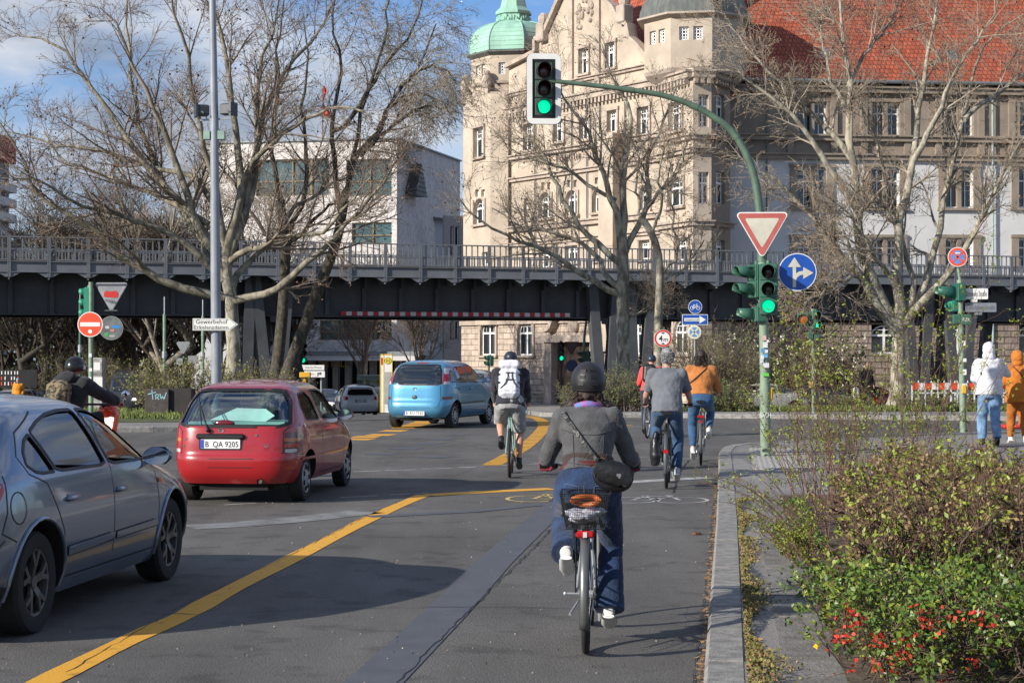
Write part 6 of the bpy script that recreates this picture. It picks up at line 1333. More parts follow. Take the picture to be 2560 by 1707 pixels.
def patch(mb, sh, poly, kind, off, rows=12, cols=12, rnd_=1):
 # kind: 'L','R' sides in (x,z); 'B','F' ends in (y,z)
 poly = round_poly(poly, rnd_) if rnd_ else poly; z0 = min(q[1] for q in poly); z1 = max(q[1] for q in poly); e = (z1-z0)*.002; g = []
 for i in range(rows+1):
  z = z0+e+(z1-z0-2*e)*i/rows; sp = spans(poly, z)
  if sp is None: continue
  g.append([place(sh, sp[0]+(sp[1]-sp[0])*j/cols, z, kind, off) for j in range(cols+1)])
 vs = [p for r in g for p in r]; c = cols+1; fs = []
 for i in range(len(g)-1):
  for j in range(cols):
   f = (i*c+j, i*c+j+1, (i+1)*c+j+1, (i+1)*c+j); fs.append(f if kind in 'RB' and True else f[::-1])
 mb.add(vs, fs)
def place(sh, s, z, kind, off):
 if kind == 'L': return Vector((s, sh.side(s, z)+off, z))
 if kind == 'R': return Vector((s, -sh.side(s, z)-off, z))
 if kind == 'B': return Vector((sh.end(s, z, -1)-off, s, z))
 return Vector((sh.end(s, z, 1)+off, s, z))
def ribbon(mb, sh, pts, w, kind, off, closed=False, sub=6):
 q = []; n = len(pts)
 for i in range(n if closed else n-1):
  a, b = Vector(pts[i]), Vector(pts[(i+1) % n])
  for k in range(sub): q.append(a.lerp(b, k/sub))
 if not closed: q.append(Vector(pts[-1]))
 m = len(q); A_, B_ = [], []
 for i in range(m):
  d = (q[(i+1) % m]-q[i-1]) if closed else (q[min(i+1, m-1)]-q[max(i-1, 0)]); d.normalize(); nn_ = Vector((-d.y, d.x))*w/2
  A_.append(place(sh, *(q[i]+nn_), kind, off)); B_.append(place(sh, *(q[i]-nn_), kind, off))
 mb.add(A_+B_, [(i, (i+1) % m, m+(i+1) % m, m+i) for i in range(m if closed else m-1)])
def boolean(body, cutters):
 for c in cutters: md = body.modifiers.new('b', 'BOOLEAN'); md.operation = 'DIFFERENCE'; md.solver = 'EXACT'; md.object = c
 dg = bpy.context.evaluated_depsgraph_get(); me = bpy.data.meshes.new_from_object(body.evaluated_get(dg)); body.modifiers.clear(); old = body.data; body.data = me; bpy.data.meshes.remove(old)
 for c in cutters: bpy.data.objects.remove(c)
 me.polygons.foreach_set('use_smooth', [True]*len(me.polygons)); me.set_sharp_from_angle(angle=R(32))
def wheel(parent, x, y, r, w, style, side):
 T = bpy.data.objects.new('wheel', None); COL.objects.link(T); T.parent = parent; T.location = (x, y, r); o = side
 mb = MB(); hw_ = w/2; prof = [(r*.66, -hw_*.9), (r*.80, -hw_), (r*.95, -hw_*.95), (r, -hw_*.7), (r, hw_*.7), (r*.95, hw_*.95), (r*.80, hw_), (r*.66, hw_*.9), (r*.62, 0)]
 mb.lathe(prof, n=40, axis='Y', closed=True); mesh_obj('tyre', mb, m_tyre, T, 30)
 rr = r*.66; mb = MB(); yo = o*hw_*.88
 def L_(a, rad, y_): return (rad*cos(a), y_, rad*sin(a))
 if style == 'alloy':
  mb.lathe([(rr*1.03, yo), (rr*.92, yo-o*.006), (rr*.90, yo-o*.06), (rr*1.02, yo-o*.065)], n=36, axis='Y', closed=True)
  mb2 = MB(); mb2.lathe([(rr*1.02, yo+o*.004), (rr*.92, yo+o*.002), (rr*.90, yo-o*.02)], n=36, axis='Y') if False else None
  for k in range(5):
   a = 2*pi*k/5+.3
   for da in (-.16, .16): mb.beam(L_(a, rr*.16, yo-o*.03), L_(a+da*.25, rr*.52, yo-o*.012), .045, .02, up=(0, 1, 0)); mb.beam(L_(a+da*.25, rr*.5, yo-o*.012), L_(a+da*1.6, rr*.95, yo-o*.008), .032, .02, up=(0, 1, 0))
  mb.cyl((0, yo-o*.05, 0), (0, yo-o*.01, 0), rr*.2, n=16); mesh_obj('rim', mb, M('worn alloy rim', (.13, .125, .12), .45, metal=.6, var=.2), T)
  mb = MB(); mb.lathe([(rr*.97, yo-o*.09), (rr*.97, yo-o*.10)], n=24, axis='Y'); mb.lathe([(rr*.6, yo-o*.05), (rr*.6, yo-o*.06)], n=24, axis='Y'); mesh_obj('brake_disc', mb, m_arch, T)
 else:
  mb.lathe([(rr*1.02, yo), (rr*.96, yo+o*.012), (rr*.8, yo-o*.002), (rr*.3, yo+o*.018), (.005, yo+o*.02)], n=36, axis='Y'); mesh_obj('wheel_cover', mb, m_cap, T, 40)
  mb = MB(); n = 7 if style == 'cover7' else 12
  for k in range(n): a = 2*pi*k/n; mb.beam(L_(a, rr*.58, yo+o*.016), L_(a, rr*.86, yo+o*.012), .03 if n > 8 else .05, .008, up=(0, 1, 0))
  mesh_obj('slots', mb, m_arch, T, 0)
 return T
def build_car(name, label, cat, loc, heading, pm, xr, xf, hw, zs, wb, wr, wx=0.0, n=5, near=True, glass=None, side_win=(), rear_win=None, front_win=None, cut=False, style='cover', ty=.0, ww=.19, lights=(), flights=(), group=None, plate=None, ptext='', seams=(), rseams=(), hw_wheel=None, m=88, levels=34, z0=None, mirror=True, handles=(), belt=.95, bumper=None):
 T = thing(name, label, cat, (loc[0], loc[1], gz(loc[1]) if z0 is None else z0), pi/2-heading, group)
 sh = Shell(smooth_tab(xr), smooth_tab(xf), smooth_tab(hw), n); zt = zs[1]; zl = []
 for i in range(levels+1): t = i/levels; zl.append(zs[0]+(zt-zs[0])*(t if t < .8 else .8+.2*sin((t-.8)/.2*pi/2)))
 zl = sorted(set(zl)); mb = MB(); mb.rings([sh.ring(z, m) for z in zl]); body = mesh_obj('body', mb, [pm, m_arch], T, 32); body.data.polygons.foreach_set('material_index', [0]*len(body.data.polygons))
 hb = sh.p(sh.hw, wr); rc = wr+.055; cutters = []
 def temp(mbx):
  me = bpy.data.meshes.new('c'); me.from_pydata(mbx.v, [], mbx.f); me.materials.append(pm); me.materials.append(m_arch); me.polygons.foreach_set('material_index', [1]*len(me.polygons)); ob = bpy.data.objects.new('c', me); COL.objects.link(ob); ob.matrix_world = Matrix.LocRotScale(T.location, T.rotation_euler, None); cutters.append(ob)
  bm = bmesh.new(); bm.from_mesh(me); bmesh.ops.recalc_face_normals(bm, faces=bm.faces); bm.to_mesh(me); bm.free()
 if near:
  bpy.context.view_layer.update()
  c = MB()
  for x in (wx-wb/2, wx+wb/2):
   for sy in (1, -1): c.cyl((x, sy*(hb-.30), wr+.01), (x, sy*(hb+.3), wr+.01), rc, n=36)
  temp(c)
  if cut:
   c = MB(); zz_ = [belt-.03+(zs[1]-.06-belt+.03)*i/8 for i in range(9)]; c.rings([sh.ring(z, 48, .075) for z in zz_]); temp(c)
   c = MB()
   for poly in side_win:
    pr = round_poly(poly, 1)
    c.add([(p[0], .42, p[1]) for p in pr]+[(p[0], 1.2, p[1]) for p in pr], [tuple(range(len(pr))), tuple(range(2*len(pr)-1, len(pr)-1, -1))]+[(i, (i+1) % len(pr), (i+1) % len(pr)+len(pr), i+len(pr)) for i in range(len(pr))])
    c.add([(p[0], -.42, p[1]) for p in pr]+[(p[0], -1.2, p[1]) for p in pr], [tuple(range(len(pr)))[::-1], tuple(range(len(pr), 2*len(pr)))]+[(i+len(pr), (i+1) % len(pr)+len(pr), (i+1) % len(pr), i) for i in range(len(pr))])
   temp(c)
   for poly, sg in ((rear_win, -1), (front_win, 1)):
    if not poly: continue
    c = MB(); pr = round_poly(poly, 1); zz0, zz1 = min(p[1] for p in pr), max(p[1] for p in pr); f0 = lambda z: sh.end(0, z, sg)
    A_ = [(f0(p[1])-sg*.35, p[0], p[1]) for p in pr]; B_ = [(f0(p[1])+sg*.5, p[0], p[1]) for p in pr]; k = len(pr)
    c.add(A_+B_, [tuple(range(k)), tuple(range(2*k-1, k-1, -1))]+[(i, (i+1) % k, (i+1) % k+k, i+k) for i in range(k)]); temp(c)
  boolean(body, cutters)
 gm = glass or (g_car if cut else m_gdk)
 for poly in side_win:
  for kd in 'LR':
   g = MB(); patch(g, sh, poly, kd, -.012 if cut else .003, 8, 10); go = mesh_obj('side_window', g, gm, T, 60)
   g = MB(); ribbon(g, sh, round_poly(poly, 1), .020, kd, .004, True, 3); mesh_obj('seal', g, m_seal, go, 0)
 for poly, kd, nm in ((rear_win, 'B', 'rear_window'), (front_win, 'F', 'windscreen')):
  if poly: g = MB(); patch(g, sh, poly, kd, -.010 if cut else .003, 12, 16); go = mesh_obj(nm, g, gm, T, 60); g = MB(); ribbon(g, sh, round_poly(poly, 1), .035, kd, .005, True, 4); mesh_obj('seal', g, m_seal, go, 0)
 for (nm, kd, poly, mt, off) in lights: g = MB(); patch(g, sh, poly, kd, off, 8, 8, 1); mesh_obj(nm, g, mt, T, 60)
 if seams or rseams:
  g = MB()
  for s_ in seams:
   for kd in 'LR': ribbon(g, sh, s_, .010, kd, .0015, False, 6)
  for s_ in rseams: ribbon(g, sh, s_, .009, 'B', .0015, False, 6)
  mesh_obj('panel_gap', g, m_seal, T, 0)
 for (x, z) in handles:
  for sy in (1, -1): g = MB(); q = place(sh, x, z, 'L' if sy > 0 else 'R', .012); g.box(q, (.19, .035, .032), bev=.012); g.box(q+Vector((0, -sy*.012, 0)), (.13, .01, .06)); mesh_obj('door_handle', g, pm if name != 'red_hatchback' else m_seal, T)
 wy = (hw_wheel or hb)-ww/2-.005
 for x in (wx-wb/2, wx+wb/2):
  for sy in (1, -1): wheel(T, x, sy*wy, wr, ww, style, sy)
 u = MB(); u.box((wx, 0, zs[0]+.02), (sh.abc(.4)[1]*1.8, hb*1.5, .12)); u.box((sh.p(sh.xr, .3)+.25, 0, zs[0]-.03), (.25, hb*1.1, .10)); mesh_obj('underbody', u, m_arch, T, 0)
 if mirror:
  mx, mz = mirror if isinstance(mirror, tuple) else (.62, belt+.03)
  for sy in (1, -1):
   g = MB(); q = place(sh, mx, mz, 'L' if sy > 0 else 'R', .11); g.box(q+Vector((.02, 0, .03)), (.10, .20, .125), bev=.045); g.beam(q+Vector((0, -sy*.12, -.03)), q, .05, .03); mo = mesh_obj('mirror', g, pm, T, 60)
   g = MB(); g.lathe([(.001, 0), (1, 0.001), (1, .004)], n=20, axis='X'); g.v = [(v[0]+q.x-.052, v[1]*.098+q.y, v[2]*.066+q.z+.03) for v in g.v]; mesh_obj('mirror_glass', g, m_chr, mo, 0)
 if plate:
  y, z, w, h = plate; x = sh.end(y, z, -1)-.012; g = MB(); g.cur = 0; g.prism(rrect(w+.03, h+.03, .015, 3), (x, y, z), (0, -1, 0), Z, .012); g.cur = 1; g.prism(rrect(w, h, .012, 3), (x-.003, y, z), (0, -1, 0), Z, .001); g.cur = 2; g.box((x-.005, y+w/2-.022, z), (.002, .042, h*.92)); po = mesh_obj('number_plate', g, [m_seal, m_plate, m_euro], T, 0)
  g = MB(); g.text(ptext, (x-.005, y-.02, z-h*.33), (0, -1, 0), Z, h*.66, w*.82, .001); mesh_obj('lettering', g, m_sblk, po, 0)
 return T, sh
def seats(T, z, xs, mat, y=.36):
 for x in xs:
  for sy in (1, -1): g = MB(); g.box((x, sy*y, z-.12), (.14, .44, .5), bev=.05); g.box((x-.03, sy*y, z+.22), (.10, .24, .18), bev=.04); mesh_obj('seat', g, mat, T)
# -- grey five-door hatchback in the near lane
pg = paint('blue grey metallic', (.20, .24, .31), .6, .22)
AHx, AHy = -3.60, 12.32
T, sh = build_car('grey_hatchback', 'blue-grey five-door hatchback cut off by the left picture edge, nearest car', 'car', (AHx, AHy), R(7.0), pg,
 xr=[(.20, -2.00), (.35, -2.10), (.55, -2.12), (.72, -2.06), (.80, -2.05), (.95, -2.0), (1.05, -1.93), (1.20, -1.72), (1.32, -1.45), (1.40, -1.12), (1.445, -.75), (1.46, -.35)],
 xf=[(.20, 1.98), (.30, 2.10), (.50, 2.12), (.62, 2.06), (.72, 1.90), (.82, 1.62), (.90, 1.32), (.96, 1.05), (1.05, .90), (1.18, .66), (1.30, .40), (1.38, .16), (1.43, -.02), (1.46, -.18)],
 hw=[(.20, .79), (.30, .84), (.45, .868), (.60, .875), (.75, .872), (.90, .85), (.97, .835), (1.10, .765), (1.22, .70), (1.32, .635), (1.38, .575), (1.42, .48), (1.445, .32), (1.46, .12)],
 zs=(.20, 1.46), wb=2.614, wr=.317, wx=-.02, n=6.2, cut=True, style='alloy', ww=.205, belt=.955, glass=g_dark, mirror=(.72, .955), m=120, levels=44,
 side_win=[[(-1.40, 1.045), (-1.32, 1.0), (-1.22, .985), (-1.03, .985), (-1.09, 1.13), (-1.15, 1.225), (-1.26, 1.19), (-1.36, 1.12)], [(-.99, .985), (-.12, .975), (-.14, 1.15), (-.20, 1.352), (-.45, 1.352), (-.70, 1.335), (-.92, 1.295), (-1.11, 1.24), (-1.05, 1.13)], [(-.04, .975), (.82, .965), (.70, 1.06), (.55, 1.16), (.38, 1.25), (.20, 1.315), (.04, 1.345), (-.12, 1.352), (-.07, 1.15)]],
 rear_win=[(-.56, 1.02), (.56, 1.02), (.47, 1.32), (-.47, 1.32)], front_win=[(-.66, 1.0), (.66, 1.0), (.50, 1.36), (-.50, 1.36)],
 lights=[('tail_lamp', 'R', [(-2.0, .72), (-1.86, .78), (-1.74, .92), (-1.77, .985), (-1.98, .965)], m_tl, .004), ('tail_lamp', 'L', [(-2.0, .72), (-1.86, .78), (-1.74, .92), (-1.77, .985), (-1.98, .965)], m_tl, .004), ('lamp_insert', 'R', [(-1.99, .87), (-1.85, .88), (-1.77, .94), (-1.80, .98), (-1.98, .96)], m_tlw, .007), ('turn_lamp', 'R', [(.90, .78), (.97, .78), (.97, .81), (.90, .81)], m_tla, .008),
   ('headlamp', 'R', [(1.72, .62), (2.0, .60), (1.95, .70), (1.70, .76)], m_tlw, .004), ('headlamp', 'L', [(1.72, .62), (2.0, .60), (1.95, .70), (1.70, .76)], m_tlw, .004)],
 seams=[[(-.95, .30), (-.98, .60), (-1.08, .75), (-1.20, .92), (-1.42, .99), (-1.47, 1.10), (-1.32, 1.24), (-.9, 1.36)], [(-.06, .30), (-.06, .95), (-.16, 1.38)], [(.86, .30), (.90, .60), (.86, .90), (.80, .955)], [(-.95, .30), (.86, .30)], [(-1.78, .62), (-1.95, .50), (-2.08, .46)], [(-1.72, 1.0), (-1.74, .78), (-1.80, .66), (-1.66, .60)]],
 handles=[(-.84, .80), (.08, .79)])
for sy in ('R', 'L'):
 g = MB(); patch(g, sh, [(-.93, .44), (-.08, .46), (-.08, .51), (-.93, .50)], sy, .016, 5, 12, 0); patch(g, sh, [(-.04, .46), (.84, .47), (.84, .515), (-.04, .51)], sy, .016, 5, 12, 0)
 g2 = MB(); ribbon(g2, sh, [(-.93, .44), (-.08, .46)], .018, sy, .010); ribbon(g2, sh, [(-.04, .46), (.84, .47)], .018, sy, .010); mesh_obj('side_moulding', g, pg, T, 60); mesh_obj('moulding_shadow_line', g2, m_seal, T, 0)  # black strip drawn on the door as the moulding's shadow
 for wx_ in (-.02-1.307, -.02+1.307):                # flared lips round the arches
  g = MB(); pts = [];
  for k in range(17): a = R(-12+204*k/16); x, z = wx_+.385*cos(a), .327+.385*sin(a); pts.append(place(sh, x, max(z, .22), sy, .006))
  g.tube(pts, .013, 8); mesh_obj('arch_lip', g, pg, T, 60)
 g = MB(); x_ = -1.62; g.add([place(sh, x_+.09*cos(a), .80+.10*sin(a), sy, .003) for a in [2*pi*k/24 for k in range(24)]]+[place(sh, x_+.083*cos(a), .80+.093*sin(a), sy, .003) for a in [2*pi*k/24 for k in range(24)]], [(k, (k+1) % 24, 24+(k+1) % 24, 24+k) for k in range(24)])
 if sy == 'R': mesh_obj('fuel_cap', g, m_seal, T, 0)
g = MB(); [patch(g, sh, [(-2.0, .24), (-1.74, .24), (-1.74, .34), (-2.0, .34)], k, .01, 4, 6, 0) for k in 'LR']; mesh_obj('bumper_trim', g, m_seal, T, 0)
seats(T, .95, (-.75, .25), m_inter)
# -- red three-door hatchback
pr_ = paint('bright red paint', (.33, .008, .011), .0, .28, .05)
T, sh = build_car('red_hatchback', 'red three-door hatchback with white plate, seen from behind', 'car', (-3.03, 22.12), R(6.5), pr_,
 xr=[(.24, -1.80), (.34, -1.88), (.50, -1.90), (.56, -1.89), (.575, -1.865), (.70, -1.86), (.86, -1.83), (.90, -1.82), (1.0, -1.73), (1.15, -1.60), (1.27, -1.47), (1.34, -1.34), (1.385, -1.1), (1.42, -.72), (1.43, -.4)],
 xf=[(.24, 1.74), (.35, 1.82), (.50, 1.82), (.60, 1.76), (.70, 1.62), (.80, 1.42), (.87, 1.15), (.90, .95), (1.0, .80), (1.15, .58), (1.28, .38), (1.35, .2), (1.40, .0), (1.43, -.15)],
 hw=[(.24, .72), (.34, .77), (.5, .793), (.65, .793), (.80, .785), (.92, .765), (1.05, .715), (1.2, .655), (1.29, .61), (1.345, .56), (1.385, .47), (1.41, .34), (1.43, .14)],
 zs=(.24, 1.43), wb=2.36, wr=.275, wx=0, n=5.5, cut=True, style='cover7', ww=.165, belt=.915, glass=glass_mat('greenish car glass', (.70, .86, .82), .0, .35), mirror=(.62, .93), m=110, levels=44,
 side_win=[[(-1.22, .96), (-.60, .945), (-.66, 1.20), (-.84, 1.285), (-1.15, 1.26), (-1.25, 1.12)], [(-.50, .945), (.55, .93), (.40, 1.08), (.16, 1.23), (-.1, 1.295), (-.52, 1.30)]],
 rear_win=[(-.66, .90), (.66, .90), (.60, 1.18), (.50, 1.315), (-.50, 1.315), (-.60, 1.18)], front_win=[(-.62, .95), (.62, .95), (.48, 1.32), (-.48, 1.32)],
 lights=[(a, b, [(y0, z0), (y1, z0), (y1, z1), (y0, z1)], mt, off) for (sg) in (1, -1) for (a, b, y0, z0, y1, z1, mt, off) in (('tail_lamp', 'B', sg*.60, .585, sg*.755, .83, m_tld if sg < 0 else m_tl, .006), ('amber_lamp', 'B', sg*.61, .725, sg*.745, .765, m_tla, .009), ('reverse_lamp', 'B', sg*.62, .60, sg*.72, .64, m_tlw, .009), ('red_lens', 'B', sg*.61, .66, sg*.74, .70, m_tl, .009))],  # right lamp in a darker red, its shade put into the colour
 seams=[[(-.54, .30), (-.56, .92), (-.60, 1.28)], [(.66, .30), (.70, .60), (.62, .92)], [(-.54, .30), (.66, .30)], [(-1.86, .572), (-1.45, .572)]],
 rseams=[[(-.74, .572), (.74, .572)], [(-.60, .58), (-.60, .84), (-.66, .90)], [(.60, .58), (.60, .84), (.66, .90)], [(-.74, .43), (.74, .43)], [(-.74, .53), (.74, .53)]],
 plate=(.12, .70, .47, .105), ptext='B  QA 9205')
g = MB(); g.box((sh.end(.12, .785, -1)-.02, .12, .785), (.05, .57, .065), bev=.02); mesh_obj('plate_handle', g, m_seal, T)
g = MB(); a = place(sh, .27, .86, 'B', .03); b = place(sh, .47, 1.20, 'B', .02); g.tube([a, a.lerp(b, .5)+Vector((-.01, 0, 0)), b], [.012, .009, .004], 6); g.ell(a, (.03, .025, .03), 8, 6); g.tube([place(sh, .36, .92, 'B', .012), place(sh, .49, 1.24, 'B', .010)], .006, 5); mesh_obj('wiper', g, m_seal, T)
for (y, z, s_, txt, h, w) in ((.55, .655, -1, 'MICRA', .032, .14), (-.42, .66, -1, 'S', .04, .06), (.53, .74, -1, 'Comfort', .03, .12)): g = MB(); g.text(txt, place(sh, y, z, 'B', .002), (0, -1, 0), Z, h, w, .002); mesh_obj('badge', g, m_chr, T, 0)
g = MB(); q = place(sh, .12, .855, 'B', .006); g.tube([q+Vector((0, .03*cos(a), .024*sin(a))) for a in [2*pi*k/18 for k in range(18)]], .004, 5, closed=True); g.box(q, (.006, .085, .010)); g.cyl(place(sh, -.30, .80, 'B', 0), place(sh, -.30, .80, 'B', .01), .014, n=10); mesh_obj('emblem', g, m_chr, T)
g = MB(); q = place(sh, -.34, .27, 'B', .0); g.tube([q+Vector((.25, 0, 0)), q+Vector((-.03, 0, 0))], .035, 12, cap=False); g.cyl(q+Vector((-.01, 0, 0)), q+Vector((-.012, 0, 0)), .026, n=12); mesh_obj('exhaust', g, m_dgrey, T)
g = MB(); g.ell((sh.end(0, .93, -1)+.03, .1, .935), (.035, .13, .04), 14, 7); mesh_obj('high_brake_lamp', g, m_tld, T)
g = MB(); patch(g, sh, [(-1.5, .50), (.60, .50), (.60, .53), (-1.5, .53)], 'R', .008, 3, 20, 0); mesh_obj('side_moulding', g, pr_, T, 60)
g = MB(); g.box((-1.25, 0, .93), (.75, 1.15, .03)); mesh_obj('parcel_shelf', g, M('pale teal shelf', (.28, .45, .44), .8), T, 0)
g = MB(); g.prism([(-.35, 0), (.32, -.02), (.42, .06), (.30, .15), (-.05, .16)], (-1.42, .02, .96), (0, -1, 0), (.5, 0, .86), .01); mesh_obj('sun_shade', g, M('white card', (.55, .72, .70), .8), T, 0)
seats(T, .92, (-.55, .30), m_inter)
g = MB(); g.ell((.26, -.33, 1.14), (.10, .09, .13), 14, 9); g.ell((.26, .34, 1.10), (.10, .085, .12), 14, 9); mesh_obj('driver_head', g, M('dark hair', (.02, .014, .010), .8), T) if False else None
m_hair = M('dark brown hair', (.028, .016, .011), .65, var=.35, scale=30)
# -- blue small van
pb = paint('sky blue metallic', (.07, .27, .45), .35, .30, .04)
T, sh = build_car('blue_minivan', 'light blue compact minivan with tall tail lamps turning in the junction', 'car', (-1.70, 43.1), R(17), pb,
 xr=[(.26, -1.86), (.36, -1.98), (.50, -2.0), (.62, -1.98), (.66, -1.94), (.80, -1.93), (1.05, -1.90), (1.25, -1.80), (1.42, -1.68), (1.52, -1.52), (1.58, -1.2), (1.61, -.8), (1.62, -.4)],
 xf=[(.26, 1.9), (.36, 2.02), (.55, 2.02), (.70, 1.94), (.82, 1.76), (.92, 1.5), (1.0, 1.26), (1.15, 1.0), (1.3, .74), (1.45, .46), (1.54, .2), (1.6, -.1), (1.62, -.25)],
 hw=[(.26, .76), (.36, .82), (.5, .845), (.8, .845), (1.0, .83), (1.12, .80), (1.3, .74), (1.45, .675), (1.53, .61), (1.58, .5), (1.605, .34), (1.62, .14)],
 zs=(.26, 1.62), wb=2.63, wr=.305, wx=-.02, n=6, style='cover12', ww=.185, belt=1.06, mirror=(.82, 1.08),
 side_win=[[(-1.62, 1.10), (-1.36, 1.09), (-1.38, 1.38), (-1.50, 1.33)], [(-1.28, 1.09), (-.50, 1.075), (-.52, 1.46), (-1.2, 1.44)], [(-.40, 1.075), (.66, 1.05), (.50, 1.2), (.22, 1.4), (-.02, 1.475), (-.40, 1.47)]],
 rear_win=[(-.62, 1.03), (.62, 1.03), (.56, 1.35), (.48, 1.49), (-.48, 1.49), (-.56, 1.35)], front_win=[(-.65, 1.1), (.65, 1.1), (.5, 1.5), (-.5, 1.5)],
 lights=[(nm, 'B', [(sg*a, z0), (sg*b, z0), (sg*(b-.05*(z1 > 1.2)), z1), (sg*(a-.05*(z1 > 1.2)), z1)], mt, off) for sg in (1, -1) for (nm, a, b, z0, z1, mt, off) in (('tail_lamp', .645, .76, 1.03, 1.44, m_tl, .004), ('lamp_insert', .635, .73, 1.28, 1.42, m_tlw, .007), ('reverse_lamp', .66, .76, 1.035, 1.11, m_tlw, .007), ('reflector', .64, .80, .68, .75, m_tld, .004))]+[('high_brake_lamp', 'B', [(-.14, 1.525), (.14, 1.525), (.14, 1.555), (-.14, 1.555)], m_tl, .006)],
 seams=[[(-1.32, .35), (-1.25, .7), (-1.33, 1.05)], [(-.45, .33), (-.45, 1.06), (-.47, 1.48)], [(.80, .33), (.84, .7), (.72, 1.05)], [(-.45, .33), (.8, .33)]], rseams=[[(-.60, 1.0), (-.62, .72), (-.58, .53), (-.5, .50), (.5, .50), (.58, .53), (.62, .72), (.60, 1.0)]],
 plate=(.02, .37, .52, .11), ptext='B  KU 7582', handles=[(-1.12, .93), (-.28, .92)])
for sy in 'RL': g = MB(); patch(g, sh, [(-1.05, .56), (.72, .57), (.72, .62), (-1.05, .61)], sy, .008, 4, 20, 0); mesh_obj('side_moulding', g, m_dgrey, T, 60)
g = MB(); g.tube([place(sh, .08, 1.055, 'B', .02), place(sh, .48, 1.08, 'B', .02)], .009, 5); mesh_obj('wiper', g, m_seal, T); g = MB(); q = place(sh, .02, .93, 'B', .004); g.tube([q+Vector((0, .045*cos(a), .035*sin(a))) for a in [2*pi*k/18 for k in range(18)]], .006, 5, closed=True); q2 = place(sh, .02, .74, 'B', .006); mesh_obj('emblem', g, m_chr, T); g = MB(); g.ell(q2, (.02, .07, .05), 12, 6); mesh_obj('tailgate_handle', g, m_dgrey, T); g = MB(); g.cyl((-1.45, 0, 1.55), (-1.55, 0, 1.70), .006, n=5); mesh_obj('aerial', g, m_seal, T)
# -- simpler cars farther off share one maker of outlines
def generic(name, label, x, d, hd, pm, kind='hatch', lit=False, plate=None, ptext='', group=None, lift=0, k=1.0, front=False):
 P_ = dict(hatch=([(.22, -1.95), (.4, -2.05), (.6, -2.05), (.8, -2.0), (.95, -1.93), (1.2, -1.7), (1.36, -1.4), (1.44, -.9), (1.48, -.4)], [(.22, 2.0), (.4, 2.12), (.6, 2.08), (.74, 1.9), (.88, 1.4), (.96, 1.0), (1.2, .6), (1.36, .3), (1.44, .0), (1.48, -.15)], [(.22, .82), (.4, .88), (.7, .88), (.93, .86), (1.15, .74), (1.32, .64), (1.42, .5), (1.46, .3), (1.48, .1)], 1.48),
          estate=([(.22, -2.2), (.4, -2.3), (.6, -2.3), (.8, -2.27), (.98, -2.2), (1.2, -2.02), (1.36, -1.84), (1.43, -1.4), (1.47, -.5)], [(.22, 2.1), (.4, 2.22), (.6, 2.18), (.76, 1.95), (.9, 1.4), (.98, 1.05), (1.2, .65), (1.36, .3), (1.43, .0), (1.47, -.2)], [(.22, .82), (.4, .89), (.7, .9), (.95, .88), (1.15, .77), (1.32, .68), (1.41, .54), (1.45, .34), (1.47, .1)], 1.47),
          saloon=([(.22, -2.2), (.4, -2.32), (.6, -2.3), (.8, -2.2), (.92, -2.0), (.99, -1.6), (1.15, -1.3), (1.3, -1.0), (1.4, -.6), (1.44, -.3)], [(.22, 2.15), (.4, 2.3), (.6, 2.26), (.74, 2.05), (.88, 1.4), (.96, .95), (1.15, .6), (1.3, .3), (1.4, .0), (1.44, -.15)], [(.22, .84), (.4, .89), (.7, .9), (.92, .87), (1.1, .76), (1.26, .68), (1.37, .54), (1.42, .34), (1.44, .1)], 1.44),
          van=([(.3, -2.7), (.5, -2.8), (1.2, -2.82), (2.0, -2.76), (2.4, -2.66), (2.55, -2.4), (2.6, -2.0)], [(.3, 2.75), (.5, 2.85), (.8, 2.8), (1.1, 2.6), (1.25, 2.3), (1.5, 2.1), (2.0, 1.8), (2.3, 1.5), (2.5, 1.2), (2.6, .8)], [(.3, .9), (.5, .97), (1.2, .98), (1.8, .94), (2.3, .86), (2.5, .7), (2.57, .5), (2.6, .2)], 2.6))[kind]
 zt = P_[3]; bw = 1.0 if kind != 'van' else 1.35; rw = [(-.62, bw), (.62, bw), (.52, zt-.14), (-.52, zt-.14)]
 sw = [[(-1.3 if kind != 'estate' else -1.75, bw), (-.5, bw-.01), (-.5, zt-.12), (-1.15 if kind != 'estate' else -1.6, zt-.16)], [(-.4, bw-.01), (.75, bw-.03), (.3, zt-.2), (0, zt-.12), (-.4, zt-.12)]] if kind != 'van' else [[(1.0, 1.35), (1.95, 1.3), (1.75, 1.8), (1.5, 2.05), (1.0, 2.05)]]
 L_ = [('tail_lamp', 'B', [(sg*.60, .78), (sg*.84, .74), (sg*.82, .95), (sg*.62, .92)], M('lit tail lamp', (.85, .02, .03), .3, emit=1.2, var=0) if lit else m_tl, .005) for sg in (1, -1)]+[('headlamp', 'F', [(sg*.52, .60 if kind != 'van' else .8), (sg*.84, .58 if kind != 'van' else .78), (sg*.82, .74 if kind != 'van' else 1.0), (sg*.56, .70 if kind != 'van' else .92)], m_tlw, .005) for sg in (1, -1)]+[('grille', 'F', [(-.45, .42), (.45, .42), (.42, .66), (-.42, .66)] if kind != 'van' else [(-.5, .6), (.5, .6), (.46, .9), (-.46, .9)], m_seal, .006)]
 T, sh = build_car(name, label, 'car' if kind != 'van' else 'van', (x, d), hd, pm, P_[0], P_[1], P_[2], (.24 if kind != 'van' else .32, zt), 2.6 if kind != 'van' else 3.6, .31 if kind != 'van' else .34, 0, 6, True, None, sw, None if kind == 'van' else rw, [(-.66, bw), (.66, bw), (.52, zt-.13), (-.52, zt-.13)] if kind != 'van' else [(-.8, 1.32), (.8, 1.32), (.7, 2.1), (-.7, 2.1)], lights=L_, plate=plate, ptext=ptext, m=64, levels=24, belt=bw-.04, mirror=(.75 if kind != 'van' else 1.9, bw+.05), group=group)
 return T, sh
